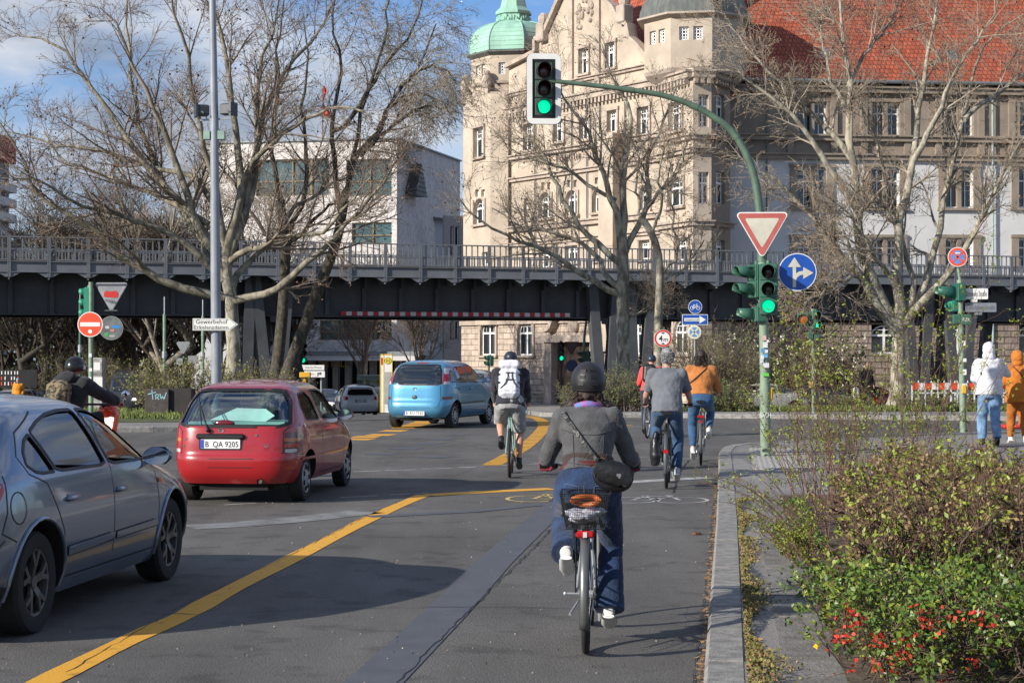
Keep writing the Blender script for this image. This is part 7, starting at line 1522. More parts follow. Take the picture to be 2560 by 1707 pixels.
psil = paint('silver paint', (.45, .47, .50), .5, .3); pwhi = paint('white paint', (.74, .75, .76), 0, .35); pblk = paint('black paint', (.012, .013, .015), .1, .25); pdg = paint('dark grey paint', (.05, .055, .06), .4, .3); pcr = paint('cream white paint', (.62, .58, .48), 0, .35); pred = paint('dark red paint', (.25, .02, .02), 0, .3)
generic('silver_hatchback', 'silver hatchback half hidden behind the blue minivan', GX(1190, 57), 57, R(10), psil)
generic('white_estate_car', 'white estate car under the viaduct, driving away left of the blue minivan', GX(890, 84), 84+.0, R(-11), pwhi, 'estate', plate=(0, .72, .5, .11), ptext='B TX 1234'.replace('TX 1234', 'IT 3103'))
generic('dark_hatchback', 'dark car with lit tail lamps between the white estate and the blue minivan', GX(945, 92), 92, R(-4), pblk, lit=True)
generic('black_saloon', 'black car with chrome strip behind the white estate car', GX(822, 104), 104, R(150), pblk, 'saloon')
T, sh = generic('dark_van', 'dark grey van with one lit headlamp facing the camera, behind the left island', GX(322, 104), 104, R(176), pdg, 'van')
g = MB(); q = place(sh, .70, .88, 'F', .02); g.ell(q, (.03, .10, .08), 12, 8); mesh_obj('lit_headlamp', g, M('lit headlamp', (1, .85, .6), .3, emit=6, var=0), T); g = MB(); q = place(sh, 0, .78, 'F', .03); g.tube([q+Vector((0, .11*cos(a), .11*sin(a))) for a in [2*pi*k/18 for k in range(18)]], .015, 5, closed=True); [g.tube([q, q+Vector((0, .11*cos(R(a)), .11*sin(R(a))))], .012, 5) for a in (90, 210, 330)]; mesh_obj('emblem', g, m_chr, T)
generic('pale_car', 'pale grey car parked under the viaduct at the far left', GX(58, 98), 98, R(8), paint('pale grey paint', (.38, .40, .42), 0, .4), 'estate')
generic('dark_parked_car', 'dark car parked beside the pale one under the viaduct', GX(128, 100), 100, R(20), pdg, 'estate')
T, sh = generic('cream_parked_car', 'cream white saloon parked right of the tall twiggy shrub', GX(1895, 80), 79.5, R(-62+180+0), pcr, 'saloon')
T.rotation_euler.z = pi/2-R(-118)
T, sh = generic('dark_parked_saloon', 'dark saloon parked behind the signal mast facing left', GX(2025, 83), 82.5, R(-112), pdg, 'saloon')
g = MB(); g.box((2.31, 0, .42), (.02, .5, .12)); mesh_obj('number_plate', g, m_plate, T, 0)
generic('red_parked_car', 'dark red parked car glimpsed through the budding twigs', GX(2130, 86), 86, R(-105), pred, 'hatch')
# ================================================================ cycles, riders and walkers
def oloft(mb, pts, radii, right=X, n=20):
 pts = [Vector(p) for p in pts]; k = len(pts); rings = []; right = Vector(right)
 for i in range(k):
  t = (pts[min(i+1, k-1)]-pts[max(i-1, 0)]).normalized(); u = (right-t*right.dot(t)).normalized(); w = t.cross(u)
  a, b = radii[i] if hasattr(radii[i], '__len__') else (radii[i], radii[i])
  rings.append([pts[i]+u*(a*math.copysign(abs(cos(2*pi*j/n))**.9, cos(2*pi*j/n)))+w*(b*math.copysign(abs(sin(2*pi*j/n))**.9, sin(2*pi*j/n))) for j in range(n)])
 mb.rings(rings, True)
def fuse(name, mb, mat, parent, voxel=.01, smooth=2, disp=None):
 me = bpy.data.meshes.new(name); me.from_pydata(mb.v, [], mb.f); bm = bmesh.new(); bm.from_mesh(me); bmesh.ops.recalc_face_normals(bm, faces=bm.faces); bm.to_mesh(me); bm.free()
 o = bpy.data.objects.new(name, me); COL.objects.link(o); md = o.modifiers.new('r', 'REMESH'); md.mode = 'VOXEL'; md.voxel_size = voxel
 if smooth: s_ = o.modifiers.new('s', 'SMOOTH'); s_.iterations = smooth; s_.factor = .6
 if disp:
  tx = bpy.data.textures.new('folds', 'CLOUDS'); tx.noise_scale = disp[1]; d = o.modifiers.new('d', 'DISPLACE'); d.texture = tx; d.strength = disp[0]; d.mid_level = .5
 bpy.context.view_layer.update(); m2 = bpy.data.meshes.new_from_object(o.evaluated_get(bpy.context.evaluated_depsgraph_get())); o.modifiers.clear(); o.data = m2; bpy.data.meshes.remove(me)
 m2.materials.clear(); m2.materials.append(mat); m2.polygons.foreach_set('use_smooth', [True]*len(m2.polygons)); o.parent = parent; return o
m_skin = M('skin', (.55, .30, .21), .55, var=.06, scale=8); m_skin2 = M('tanned skin', (.42, .23, .155), .55, var=.06, scale=8)
def cloth(name, c, rough=.9, var=.12, scale=10, bump=.35, bs=45): return M(name, c, rough, var=var, scale=scale, bump=bump, bscale=bs, sheen=.15, detail=6)
def hand(mb, wr, grip, sx, ax=None, r=.0095, gr=.017):
 # palm from the wrist to the bar, four unequal fingers folded over the bar, thumb leaving the inner side and passing under it
 wr, grip = Vector(wr), Vector(grip); ax = (Vector(ax) if ax else Vector((1, 0, 0))).normalized()*sx; f = (grip-wr); f -= ax*f.dot(ax); f.normalize(); up = f.cross(ax)*1.0
 if up.z < 0: up = -up
 k = grip+up*.022-f*.012; oloft(mb, [wr, wr.lerp(k, .45), k], [(.024, .019), (.036, .017), (.041, .015)], ax, 12)
 for i, (o, ln) in enumerate(((-.032, 1.0), (-.011, 1.12), (.011, 1.06), (.031, .86))):
  b = grip+ax*o; pts = [b+up*.026-f*.01, b+up*.028+f*.016*ln, b+f*.034*ln+up*.004, b+f*.026-up*.020*ln, b+f*.004-up*.026*ln]; mb.tube(pts, [r*1.05, r*1.05, r, r*.92, r*.8], 8)
 s_ = wr.lerp(k, .55)-ax*.03; mb.tube([s_, s_-ax*.012+f*.025-up*.008, grip-ax*.045-up*.018-f*.004, grip-ax*.030-up*.028+f*.012], [r*1.25, r*1.2, r*1.05, r*.85], 8)
def head(mb, c, sc=1.0, fwd=Y, neck=None):
 c = Vector(c); q = Vector(fwd).to_track_quat('Y', 'Z').to_matrix()
 def e(o, r): mb.ell(c+q @ Vector(o)*sc, [v*sc for v in r], 18, 12, q)
 e((0, 0, .02), (.073, .092, .098)); e((0, .022, -.045), (.058, .068, .070)); e((0, .045, -.085), (.034, .032, .026)); e((0, .098, -.015), (.012, .018, .022)); e((0, .085, -.052), (.024, .012, .009))
 for s_ in (-1, 1): e((s_*.075, .0, -.012), (.010, .020, .032)); e((s_*.030, .078, .008), (.014, .010, .008)); e((s_*.03, .082, .026), (.02, .01, .006))
 if neck is not None: mb.tube([c+q @ Vector((0, -.015, -.06))*sc, Vector(neck)], [.052*sc, .060*sc], 14)
def person(name, label, loc, hd, J, S, fwd=Y):
 # J: joints in a frame looking along +Y; S: sizes, clothes and colours
 T = thing(name, label, 'person', loc, -hd, S.get('group')); v = S.get('voxel', .012); k = S.get('k', 1.0); b = MB(); skin = S.get('skin', m_skin)
 V_ = {a: Vector(p) for a, p in J.items()}; sp = [V_[q] for q in ('pelvis', 'waist', 'chest', 'neck')]; rt = (V_['sr']-V_['sl']).normalized(); hr = (V_['hr']-V_['hl']).normalized()
 def torso(mb, g, top=True):
  hp = S.get('hip', .17); wa = S.get('waistr', .14); ch = S.get('chestr', .17)
  down = V_['pelvis']+(V_['pelvis']-V_['waist']).normalized()*.07
  pts = [down, V_['pelvis'], V_['waist'], V_['waist'].lerp(V_['chest'], .5), V_['chest'], V_['chest'].lerp(V_['neck'], .55), V_['neck']]
  rad = [(hp*.8+g, .10+g), (hp+g, .125+g), (wa+g, .100+g), ((wa+ch)/2+g, .108+g), (ch+g, .112+g), (ch*.93+g, .088+g), (.062+g, .058+g)]; oloft(mb, pts, rad, rt)
 def arm(mb, s_, g, t=1.0, end=1.0):
  a, e, w = V_['s'+s_], V_['e'+s_], V_['w'+s_]; ar = S.get('arm', .043); sh_ = V_['neck'].lerp(a, .45)-Vector((0, 0, .02))
  if t <= 1: pts = [sh_, a, a.lerp(e, t)]; rad = [.05+g, ar*1.25+g, ar*1.05+g]
  else: pts = [sh_, a, a.lerp(e, .5), e, e.lerp(w, .5), e.lerp(w, end)]; rad = [.055+g, ar*1.28+g, ar*1.08+g, ar*.90+g, ar*.84+g, ar*.62+g*.8]
  mb.tube(pts, rad, 14); mb.ell(a, (ar*1.25+g,)*3, 12, 8)
 def leg_(mb, s_, g, end=1.0, flare=0.0, thigh=1.0):
  h, kn, an = V_['h'+s_], V_['k'+s_], V_['a'+s_]; th = S.get('thigh', .082)*thigh
  pts = [h+(h-kn).normalized()*.05, h, h.lerp(kn, .4), kn]; rad = [th*1.0+g, th*1.05+g, th*.90+g, th*.68+g]
  if end > 0: pts += [kn.lerp(an, .35*end), kn.lerp(an, .7*end), kn.lerp(an, end)]; rad += [th*.66+g+flare*.2, th*.50+g+flare*.6, th*.42+g+flare]
  mb.tube(pts, rad, 16)
 torso(b, 0)
 for s_, sg in (('l', -1), ('r', 1)):
  arm(b, s_, 0, 2); leg_(b, s_, 0); mb_f = V_['a'+s_]; b.tube([mb_f+Vector((0, -.03, -.02)), mb_f+Vector((0, .02, -.03)), V_['t'+s_]], [.032, .034, .026], 10)
  if ('g'+s_) in V_: hand(b, V_['w'+s_], V_['g'+s_], sg)
  else:
   w = V_['w'+s_]; e = V_['e'+s_]; d = (w-e).normalized(); oloft(b, [w, w+d*.05, w+d*.095], [(.02, .026), (.016, .040), (.013, .038)], X, 10); i_ = 0
   for o, ln in ((-.03, .062), (-.01, .075), (.01, .07), (.03, .052)): p = w+d*.09+Vector((0, -o, 0)); b.tube([p, p+d*ln*.55+Vector((-sg*.006, 0, 0)), p+d*ln+Vector((-sg*.02, 0, 0))], [.009, .0085, .007], 7)
   p = w+d*.03+Vector((0, .03, 0)); b.tube([p, p+d*.035+Vector((-sg*.01, .018, 0)), p+d*.06+Vector((-sg*.02, .022, 0))], [.011, .010, .008], 7)
 head(b, V_['head'], S.get('hs', 1.0), S.get('look', Y), V_['neck'])
 body = fuse('body', b, skin, T, v*.7 if S.get('fine') else v, 2)
 if 'top' in S:
  c = MB(); g = S.get('tg', .022); torso(c, g); 
  hem = S.get('hem', 0)
  for s_ in 'lr': arm(c, s_, g*.8, S.get('sleeve', 2), S.get('cuff', .97))
  if hem: 
   t = (V_['pelvis']-V_['waist']).normalized(); oloft(c, [V_['waist'], V_['pelvis'], V_['pelvis']+t*hem], [(S.get('waistr', .14)+g*1.2, .12+g), (S.get('hip', .17)+g*1.3, .14+g), (S.get('hip', .17)+g*1.5, .14+g)], rt)
  o = fuse(S.get('topname', 'jacket'), c, S['top'], T, v*.9, 3, (S.get('fold', .018), .11))
  # cut the garment off at its hem so that the waist shows
  if S.get('cuthem') is not None:
   bm = bmesh.new(); bm.from_mesh(o.data); nrm = (V_['chest']-V_['waist']).normalized(); p0 = V_['waist']-nrm*S['cuthem']; bmesh.ops.bisect_plane(bm, geom=bm.verts[:]+bm.edges[:]+bm.faces[:], plane_co=p0, plane_no=nrm, clear_inner=True); bm.to_mesh(o.data); bm.free(); sm = o.modifiers.new('t', 'SOLIDIFY'); sm.thickness = .006
 if 'legs' in S:
  c = MB(); g = S.get('lg', .016); hp = S.get('hip', .17); t = (V_['waist']-V_['pelvis']).normalized()
  oloft(c, [V_['pelvis']-t*.11, V_['pelvis']-t*.03, V_['pelvis']+t*.06, V_['pelvis'].lerp(V_['waist'], .82)], [(hp*.75+g, .10+g), (hp*1.02+g, .14+g), (hp*.98+g, .125+g), (S.get('waistr', .14)+g*.8, .104+g)], hr)
  for s_ in 'lr': leg_(c, s_, g, S.get('hemleg', .97), S.get('flare', 0), 1.06)
  fuse(S.get('legname', 'trousers'), c, S['legs'], T, v*.9, 3, (S.get('lfold', .014), .09))
 for s_ in 'lr':
  a, t = V_['a'+s_], V_['t'+s_]; c = MB(); d = (t-a); d.normalize(); up = Vector((0, 0, 1)); up = (up-d*up.dot(d)).normalized(); s0 = a-d*.055-up*.035
  pts = [s0+up*.01, s0+d*.05+up*.012, s0+d*.13, s0+d*.20-up*.012, s0+d*.255-up*.02]; oloft(c, pts, [(.030, .034), (.037, .044), (.041, .036), (.044, .028), (.030, .018)], X, 14); c.tube([a+up*.045, a-up*.01], [.042, .044], 12)
  sh_ = fuse('shoe', c, S.get('shoe', m_swhite), T, .008 if S.get('fine') else .012, 2); c = MB(); oloft(c, [p-up*(.030 if i < 3 else .022) for i, p in enumerate(pts)], [(.034, .012), (.042, .013), (.045, .013), (.046, .012), (.030, .010)], X, 12); mesh_obj('sole', c, S.get('sole', m_swhite), sh_, 40)
 return T, V_
def bicycle(name, label, loc, hd, wr=.345, base=1.08, frame_m=None, step=False, guards=True, rack=True, tw=.021, bar_z=1.03, bar_w=.29, saddle_z=.92, crank=80, drop=False, wall=None, guard_m=None, steer=0):
 T = thing(name, label, 'bicycle', loc, -hd); fm = frame_m or m_dgrey
 for i, y in enumerate((0, base)):
  W = bpy.data.objects.new('wheel', None); COL.objects.link(W); W.parent = T; W.location = (0, y, wr); W.rotation_euler.z = steer*i
  mb = MB(); mb.tube([(0, (wr-tw)*cos(a), (wr-tw)*sin(a)) for a in [2*pi*k/56 for k in range(56)]], tw, 10, closed=True); mesh_obj('tyre', mb, m_tyre, W, 60)
  if wall: mb = MB(); mb.tube([(0, (wr-tw*2)*cos(a), (wr-tw*2)*sin(a)) for a in [2*pi*k/56 for k in range(56)]], tw*.9, 8, closed=True); mesh_obj('tyre_wall', mb, wall, W, 60)
  mb = MB(); mb.tube([(0, (wr-tw*2.1)*cos(a), (wr-tw*2.1)*sin(a)) for a in [2*pi*k/48 for k in range(48)]], .010, 6, closed=True); mb.cyl((-.04, 0, 0), (.04, 0, 0), .025, n=12); mesh_obj('rim', mb, m_galv, W, 60)
  mb = MB()
  for k in range(28): a = 2*pi*k/28; sx = .03 if k % 2 else -.03; mb.tube([(sx, .02*cos(a+.4), .02*sin(a+.4)), (0, (wr-tw*2.1)*cos(a), (wr-tw*2.1)*sin(a))], .0013, 3)
  mesh_obj('spokes', mb, m_galv, W, 0)
  if guards:
   mb = MB(); r = wr+.028; a0, a1 = (R(68), R(205)) if i == 0 else (R(20), R(175)); k = 18; vs = []
   for q in range(k+1):
    a = a0+(a1-a0)*q/k
    for (dx, dr) in ((-.025, -.012), (-.018, .002), (0, .006), (.018, .002), (.025, -.012)): vs.append((dx, (r+dr)*cos(a), (r+dr)*sin(a)))
   mb.add(vs, [(q*5+j, q*5+j+1, (q+1)*5+j+1, (q+1)*5+j) for q in range(k) for j in range(4)])
   for sx in (-1, 1): mb.tube([(sx*.045, 0, 0), (sx*.03, r*cos(a1 if i == 0 else a1-.1), r*sin(a1 if i == 0 else a1-.1))], .0025, 5)
   go = mesh_obj('mudguard', mb, guard_m or m_dgrey, W, 60); sm = go.modifiers.new('t', 'SOLIDIFY'); sm.thickness = .002
 bb = Vector((0, .46, .285)); hb_ = Vector((0, base-.13, bar_z-.25)); ht = Vector((0, base-.20, bar_z-.05)); st = Vector((0, .30, saddle_z-.14)); sad = Vector((0, .26, saddle_z-.03))
 mb = MB()
 if step: mb.tube(smoothline3([hb_, Vector((0, .66, .42)), bb+Vector((0, .02, .04))], 2), .022, 10); mb.tube(smoothline3([ht-Vector((0, 0, .08)), Vector((0, .62, .55)), st-Vector((0, -.02, .25))], 2), .018, 10)
 else: mb.tube([hb_, bb], .019, 10); mb.tube([ht-Vector((0, 0, .06)), st], .017, 10)
 mb.tube([bb, st], .017, 10)
 for sx in (-1, 1): mb.tube([bb+Vector((sx*.02, 0, 0)), (sx*.055, .02, wr)], .010, 8); mb.tube([st+Vector((sx*.015, 0, -.02)), (sx*.055, .0, wr)], .008, 8)
 mesh_obj('frame', mb, fm, T, 60); mb = MB(); mb.tube([ht, hb_+Vector((0, .02, -.02))], .018, 10)
 for sx in (-1, 1): mb.tube([hb_+Vector((0, .02, -.02)), hb_+Vector((sx*.05, .03, -.05)), Vector((sx*.05, base, wr))], .011, 8)
 mesh_obj('fork', mb, fm, T, 60)
 mb = MB(); mb.tube([st, sad], .013, 8); mesh_obj('seat_post', mb, m_galv, T); mb = MB(); oloft(mb, [sad+Vector((0, -.13, .02)), sad+Vector((0, -.06, .03)), sad+Vector((0, .03, .03)), sad+Vector((0, .15, .025))], [(.07, .022), (.075, .026), (.04, .02), (.018, .014)], X, 14); mesh_obj('saddle', mb, m_blk, T, 60)
 mb = MB(); bt = Vector((0, base-.20, bar_z))
 if drop:
  pts = [Vector((-bar_w*.75, base-.16, bar_z)), Vector((-bar_w*.78, base-.06, bar_z-.01)), Vector((-bar_w*.8, base-.02, bar_z-.07)), Vector((-bar_w*.84, base-.14, bar_z-.13))]; mb.tube(pts+[], .014, 8); mb.tube([Vector((-p.x, p.y, p.z)) for p in pts], .014, 8); mb.tube([pts[0], Vector((-pts[0].x, pts[0].y, pts[0].z))], .012, 8)
  for sx in (-1, 1): mb.tube([Vector((sx*bar_w*.78, base-.03, bar_z+.03)), Vector((sx*bar_w*.82, base, bar_z-.10))], .010, 6)
 else: mb.tube(smoothline3([Vector((-bar_w-.03, base-.30, bar_z)), Vector((-.16, base-.22, bar_z+.01)), bt, Vector((.16, base-.22, bar_z+.01)), Vector((bar_w+.03, base-.30, bar_z))], 2), .012, 8)
 mesh_obj('handlebar', mb, m_galv, T, 60)
 if not drop:
  for sx in (-1, 1): mb = MB(); mb.tube([(sx*(bar_w+.04), base-.305, bar_z), (sx*(bar_w-.07), base-.285, bar_z)], .017, 10); mesh_obj('grip', mb, m_blk, T); mb = MB(); mb.tube([(sx*(bar_w-.06), base-.24, bar_z-.02), (sx*(bar_w+.02), base-.235, bar_z-.04)], .006, 6); mesh_obj('brake_lever', mb, m_galv, T)
 a = R(crank); cp = [bb+Vector((.07, .17*sin(a)*0+.17*cos(a), -.17*sin(a))), bb+Vector((-.07, -.17*cos(a), .17*sin(a)))]
 mb = MB(); mb.cyl(bb+Vector((-.06, 0, 0)), bb+Vector((.06, 0, 0)), .022, n=12)
 for q in cp: mb.tube([bb+Vector((math.copysign(.062, q.x), 0, 0)), q], .010, 8)
 mb.lathe([(.085, .045), (.085, .05), (.06, .052), (.06, .043)], bb, 28, 'X'); mesh_obj('crankset', mb, m_galv, T)
 for q in cp: s_ = math.copysign(1, q.x); mb = MB(); mb.box(q+Vector((s_*.055, 0, 0)), (.095, .07, .022), bev=.006); po = mesh_obj('pedal', mb, m_blk, T); mb = MB(); mb.box(q+Vector((s_*.055, -.036, 0)), (.07, .004, .014)); mesh_obj('reflector', mb, M('amber reflector', (.75, .25, .01), .3), po)
 mb = MB(); mb.tube([bb+Vector((.05, 0, .085)), (.05, .0, wr+.03)], .004, 4); mb.tube([bb+Vector((.05, 0, -.085)), (.05, .0, wr-.03)], .004, 4); mb.cyl((.045, 0, wr), (.055, 0, wr), .035, n=14); mesh_obj('chain', mb, m_dgrey, T)
 if rack:
  mb = MB(); z = wr*2+.045
  for sx in (-.055, .055): mb.tube([(sx, -.16, z), (sx, .22, z)], .006, 6); mb.tube([(sx, -.08, z), (sx*1.1, 0, wr)], .005, 6); mb.tube([(sx, .05, z), (sx*1.1, 0, wr)], .005, 6)
  for y in (-.16, -.04, .08, .2): mb.tube([(-.055, y, z), (.055, y, z)], .005, 6)
  mesh_obj('rack', mb, m_blk, T, 60)
 return T, bb, cp
def helmet(T, c, m, r=(.098, .125, .10), vents=True, fwd=Y, tilt=0):
 c = Vector(c); rot = Matrix.Rotation(tilt, 3, 'X'); b = MB(); rings = []; n = 28
 for i in range(12):
  a = R(-24)+(pi/2-R(-24))*i/11; rr = max(cos(a), .02); rings.append([c+rot @ Vector((r[0]*rr*cos(2*pi*j/n), r[1]*rr*sin(2*pi*j/n), r[2]*sin(a)*1.05)) for j in range(n)])
 b.rings(rings, True); o = mesh_obj('helmet', b, m, T, 60)
 if vents:
  for sx in (-1, 1):
   for (zz_, xx) in ((.035, .035), (-.005, .042), (.07, .028)):
    q = c+rot @ Vector((sx*xx, -r[1]*sqrt(max(0, 1-(xx/r[0])**2-(zz_/r[2]/1.05)**2))*1.0, zz_)); v = MB(); v.box(q, (.036, .009, .020), sx*.35); mesh_obj('vent', v, m_seal, o)
  v = MB(); v.tube([c+rot @ Vector((r[0]*1.012*cos(a)*.94, r[1]*1.012*sin(a)*.94, -.04*r[2]/.1)) for a in [2*pi*k/32 for k in range(32)]], .004, 5, closed=True); mesh_obj('rim_band', v, m_seal, o)
 return o
def hair_mass(T, c, pts, mat, name='hair', n=60, ln=.2, r=.006, seed=1, base=None, wave=.012):
 # a fused core plus wavy locks
 random.seed(seed); b = MB()
 for (o, rr) in pts: b.ell(Vector(c)+Vector(o), rr, 14, 9)
 o = fuse(name, b, mat, T, .010, 2, (.02, .05)); l = MB()
 for i in range(n):
  q, rr = random.choice(pts); a = rnd(0, 2*pi); e = rnd(-.5, .6); st = Vector(c)+Vector(q)+Vector((rr[0]*cos(a)*cos(e), rr[1]*sin(a)*cos(e), rr[2]*sin(e)*.8)); d = Vector((cos(a)*.25, sin(a)*.25, -1)).normalized(); L_ = ln*rnd(.5, 1.1); ph = rnd(0, 6)
  l.tube([st+d*(L_*k/6)+Vector((wave*sin(k*1.5+ph), wave*cos(k*1.7+ph), 0)) for k in range(7)], [r, r, r*.95, r*.9, r*.8, r*.6, r*.2], 5)
 mesh_obj('locks', l, mat, o, 60); return o
def ride_pose(k=1.0, lean=.26, sad=(.30, .93), bar=(.26, .80, 1.03), sh=.165, hipw=.10, crank=80, bb=(.46, .285), foot=.11, head_f=.06, elbow=.03, tors=.53, base=1.08):
 # seated on the saddle, hands on the bar, one foot low and one high
 px_ = sad[0]+.03; pz = sad[1]+.03; J = {}; J['pelvis'] = (0, px_, pz); dy, dz = sin(lean), cos(lean); J['waist'] = (0, px_+dy*.17*k, pz+dz*.17*k); J['chest'] = (0, px_+dy*.37*k*1.05, pz+dz*.37*k); J['neck'] = (0, px_+dy*tors*k*1.08, pz+dz*tors*k)
 J['head'] = (0, px_+dy*tors*k*1.08+head_f, pz+dz*tors*k+.155*k)
 a = R(crank)
 for s_, sg in (('l', -1), ('r', 1)):
  S_ = Vector((sg*sh*k, px_+dy*(tors-.06)*k, pz+dz*(tors-.055)*k)); W = Vector((sg*bar[0], bar[1]-.06, bar[2]+.045)); m = S_.lerp(W, .5); d = (W-S_).length; up = .27*k; off = sqrt(max(.0009, up*up-(d/2)**2)); E = m+Vector((sg*.30, -.35, -.85)).normalized()*min(off, .14)
  J['s'+s_], J['e'+s_], J['w'+s_], J['g'+s_] = S_, E, W, Vector((sg*bar[0], bar[1]+.0, bar[2]))
  H = Vector((sg*hipw, px_+.02, pz-.03)); pd = Vector((sg*.125, bb[0]+(.17*cos(a) if sg > 0 else -.17*cos(a)), bb[1]-(.17*sin(a) if sg > 0 else -.17*sin(a)))); A_ = pd+Vector((0, -.10, .085 if sg > 0 else .10)); m = H.lerp(A_, .5); d = (A_-H).length; th = .43*k; off = sqrt(max(.0016, th*th-(d/2)**2)); v = (A_-H).normalized(); nn_ = Vector((sg*.12, 1, 0)); nn_ = (nn_-v*nn_.dot(v)).normalized()
  J['h'+s_], J['k'+s_], J['a'+s_], J['t'+s_] = H, m+nn_*off, A_, pd+Vector((0, .05, .035))
 return J
def at_ground(px, py): v = Gp(px, py); return v
# ---- the near rider
m_dj = cloth('grey denim', (.072, .072, .075), var=.25, scale=14, bs=70); m_jeans = cloth('blue jeans', (.011, .031, .088), var=.4, scale=9, bs=60); m_glove = cloth('crimson gloves', (.20, .01, .035)); m_hel = M('matt black helmet', (.018, .018, .02), .42, var=.1)
L0 = at_ground(1465, 1633); H0 = R(4.0)
bike1, bb, cp = bicycle('city_bicycle', 'silver step-through city bicycle with black rear basket under the nearest rider', L0, H0, wr=.345, base=1.10, frame_m=paint('silver bike paint', (.42, .43, .43), .5, .3), step=True, guard_m=M('silver mudguard', (.17, .175, .17), .35, metal=.6, var=.1), saddle_z=.90, bar_z=1.03, bar_w=.27)
J = ride_pose(k=.95, lean=.36, sad=(.27, .90), bar=(.275, .80, 1.035), sh=.158, hipw=.105, crank=78, tors=.52, head_f=.07)
nr, V_ = person('person', 'rider in grey denim jacket, flared jeans and black helmet seen from behind', L0, H0, J, dict(fine=True, voxel=.011, hip=.185, waistr=.122, chestr=.155, thigh=.081, arm=.042, top=m_dj, tg=.018, legs=m_jeans, lg=.012, flare=.05, shoe=M('white leather', (.62, .61, .58), .5, var=.06), sole=m_swhite, cuthem=.075, fold=.024, lfold=.016, hemleg=1.03, look=Y))
for s_, sg in (('l', -1), ('r', 1)): g = MB(); hand(g, V_['w'+s_]+Vector((0, -.03, .01)), V_['g'+s_], sg, r=.0125); g.tube([V_['w'+s_]+Vector((0, -.06, .02)), V_['w'+s_]+Vector((0, .0, 0))], [.034, .030], 12); fuse('glove', g, m_glove, nr, .006, 1)
helmet(nr, V_['head']+Vector((0, -.005, .022)), m_hel, (.108, .132, .115), tilt=R(4))
hc = V_['head']; hair_mass(nr, hc, [((0, -.06, -.06), (.085, .05, .07)), ((-.08, -.05, -.13), (.06, .045, .05)), ((.09, -.05, -.135), (.07, .045, .05)), ((.15, -.03, -.165), (.05, .04, .035)), ((-.13, -.04, -.155), (.045, .035, .035))], m_hair, n=230, ln=.10, r=.0045, seed=2, wave=.010)
sc_ = MB(); sc_.tube([V_['neck']+Vector((.07*cos(a), .065*sin(a), .028+.006*sin(3*a))) for a in [2*pi*k/24 for k in range(24)]], .022, 10, closed=True); mesh_obj('scarf', sc_, M('pink and blue scarf', (.50, .06, .20), .8, var=0, col2=(.04, .22, .55), scale=22), nr, 60)
bl = MB(); wv = V_['waist']; t = (V_['chest']-V_['waist']).normalized(); c0 = V_['pelvis'].lerp(V_['waist'], .68); bl.rings([[c0+t*h+X*(.162*cos(a))+t.cross(X)*(.128*sin(a)) for a in [2*pi*k/36 for k in range(36)]] for h in (-.018, .018)], False); bo = mesh_obj('belt', bl, M('oxblood leather', (.11, .02, .018), .3, coat=.4), nr, 60); s2 = bo.modifiers.new('t', 'SOLIDIFY'); s2.thickness = .004
kb_ = MB(); oloft(kb_, [c0+t*.01, V_['waist']+t*.03], [(.152, .116), (.158, .124)], X, 24); fuse('jumper', kb_, cloth('brown knit', (.045, .030, .024), bs=90, bump=.8), nr, .012, 1)
# stitched seams and pockets on the jacket and jeans, drawn as raised threads lying on the cloth
def on_surface(objs, pts, off=.003):
 # drop points forward (local +Y) on to the named child meshes
 from mathutils.bvhtree import BVHTree
 tr = [BVHTree.FromPolygons([v.co for v in o.data.vertices], [tuple(p.vertices) for p in o.data.polygons]) for o in objs]; out = []
 for p in pts:
  best = None
  for b in tr:
   h = b.ray_cast(Vector((p[0], -1.0, p[1])), Y)
   if h[0] is not None and (best is None or h[0].y < best.y): best = h[0]
  if best is not None: out.append(best-Y*off)
 return out
ch = {c.name.split('.')[0]: c for c in nr.children}; m_thread = M('pale thread', (.10, .12, .16), .8, var=.2); m_dseam = M('dark seam', (.05, .05, .052), .9)
def lines(parent, objs, segs, mat, r=.0022, name='stitching'):
 g = MB()
 for s_ in segs:
  q = []
  for i in range(len(s_)-1): q += [Vector(s_[i]).lerp(Vector(s_[i+1]), k/5) for k in range(5)]
  q.append(Vector(s_[-1])); w = on_surface(objs, [(v.x, v.y) for v in q])
  if len(w) > 2: g.tube(w, r, 4)
 if g.v: mesh_obj(name, g, mat, parent, 0)
pz = V_['pelvis'].z
lines(nr, [ch['trousers']], [[(-.015, pz+.03), (-.012, pz-.10)], [(-.13, pz+.035), (-.045, pz+.02), (-.04, pz-.055), (-.085, pz-.085), (-.135, pz-.06), (-.13, pz+.035)], [(.13, pz+.035), (.045, pz+.02), (.04, pz-.055), (.085, pz-.085), (.135, pz-.06)]], m_thread)
cz = V_['chest'].z
lines(nr, [ch['jacket']], [[(-.16, cz+.02), (-.06, cz-.01), (.06, cz-.01), (.17, cz+.02)], [(-.085, cz-.01), (-.075, cz-.24)], [(.10, cz-.01), (.085, cz-.24)], [(-.14, cz-.17), (0, cz-.185), (.14, cz-.17)]], m_dseam, .0026, 'seam')
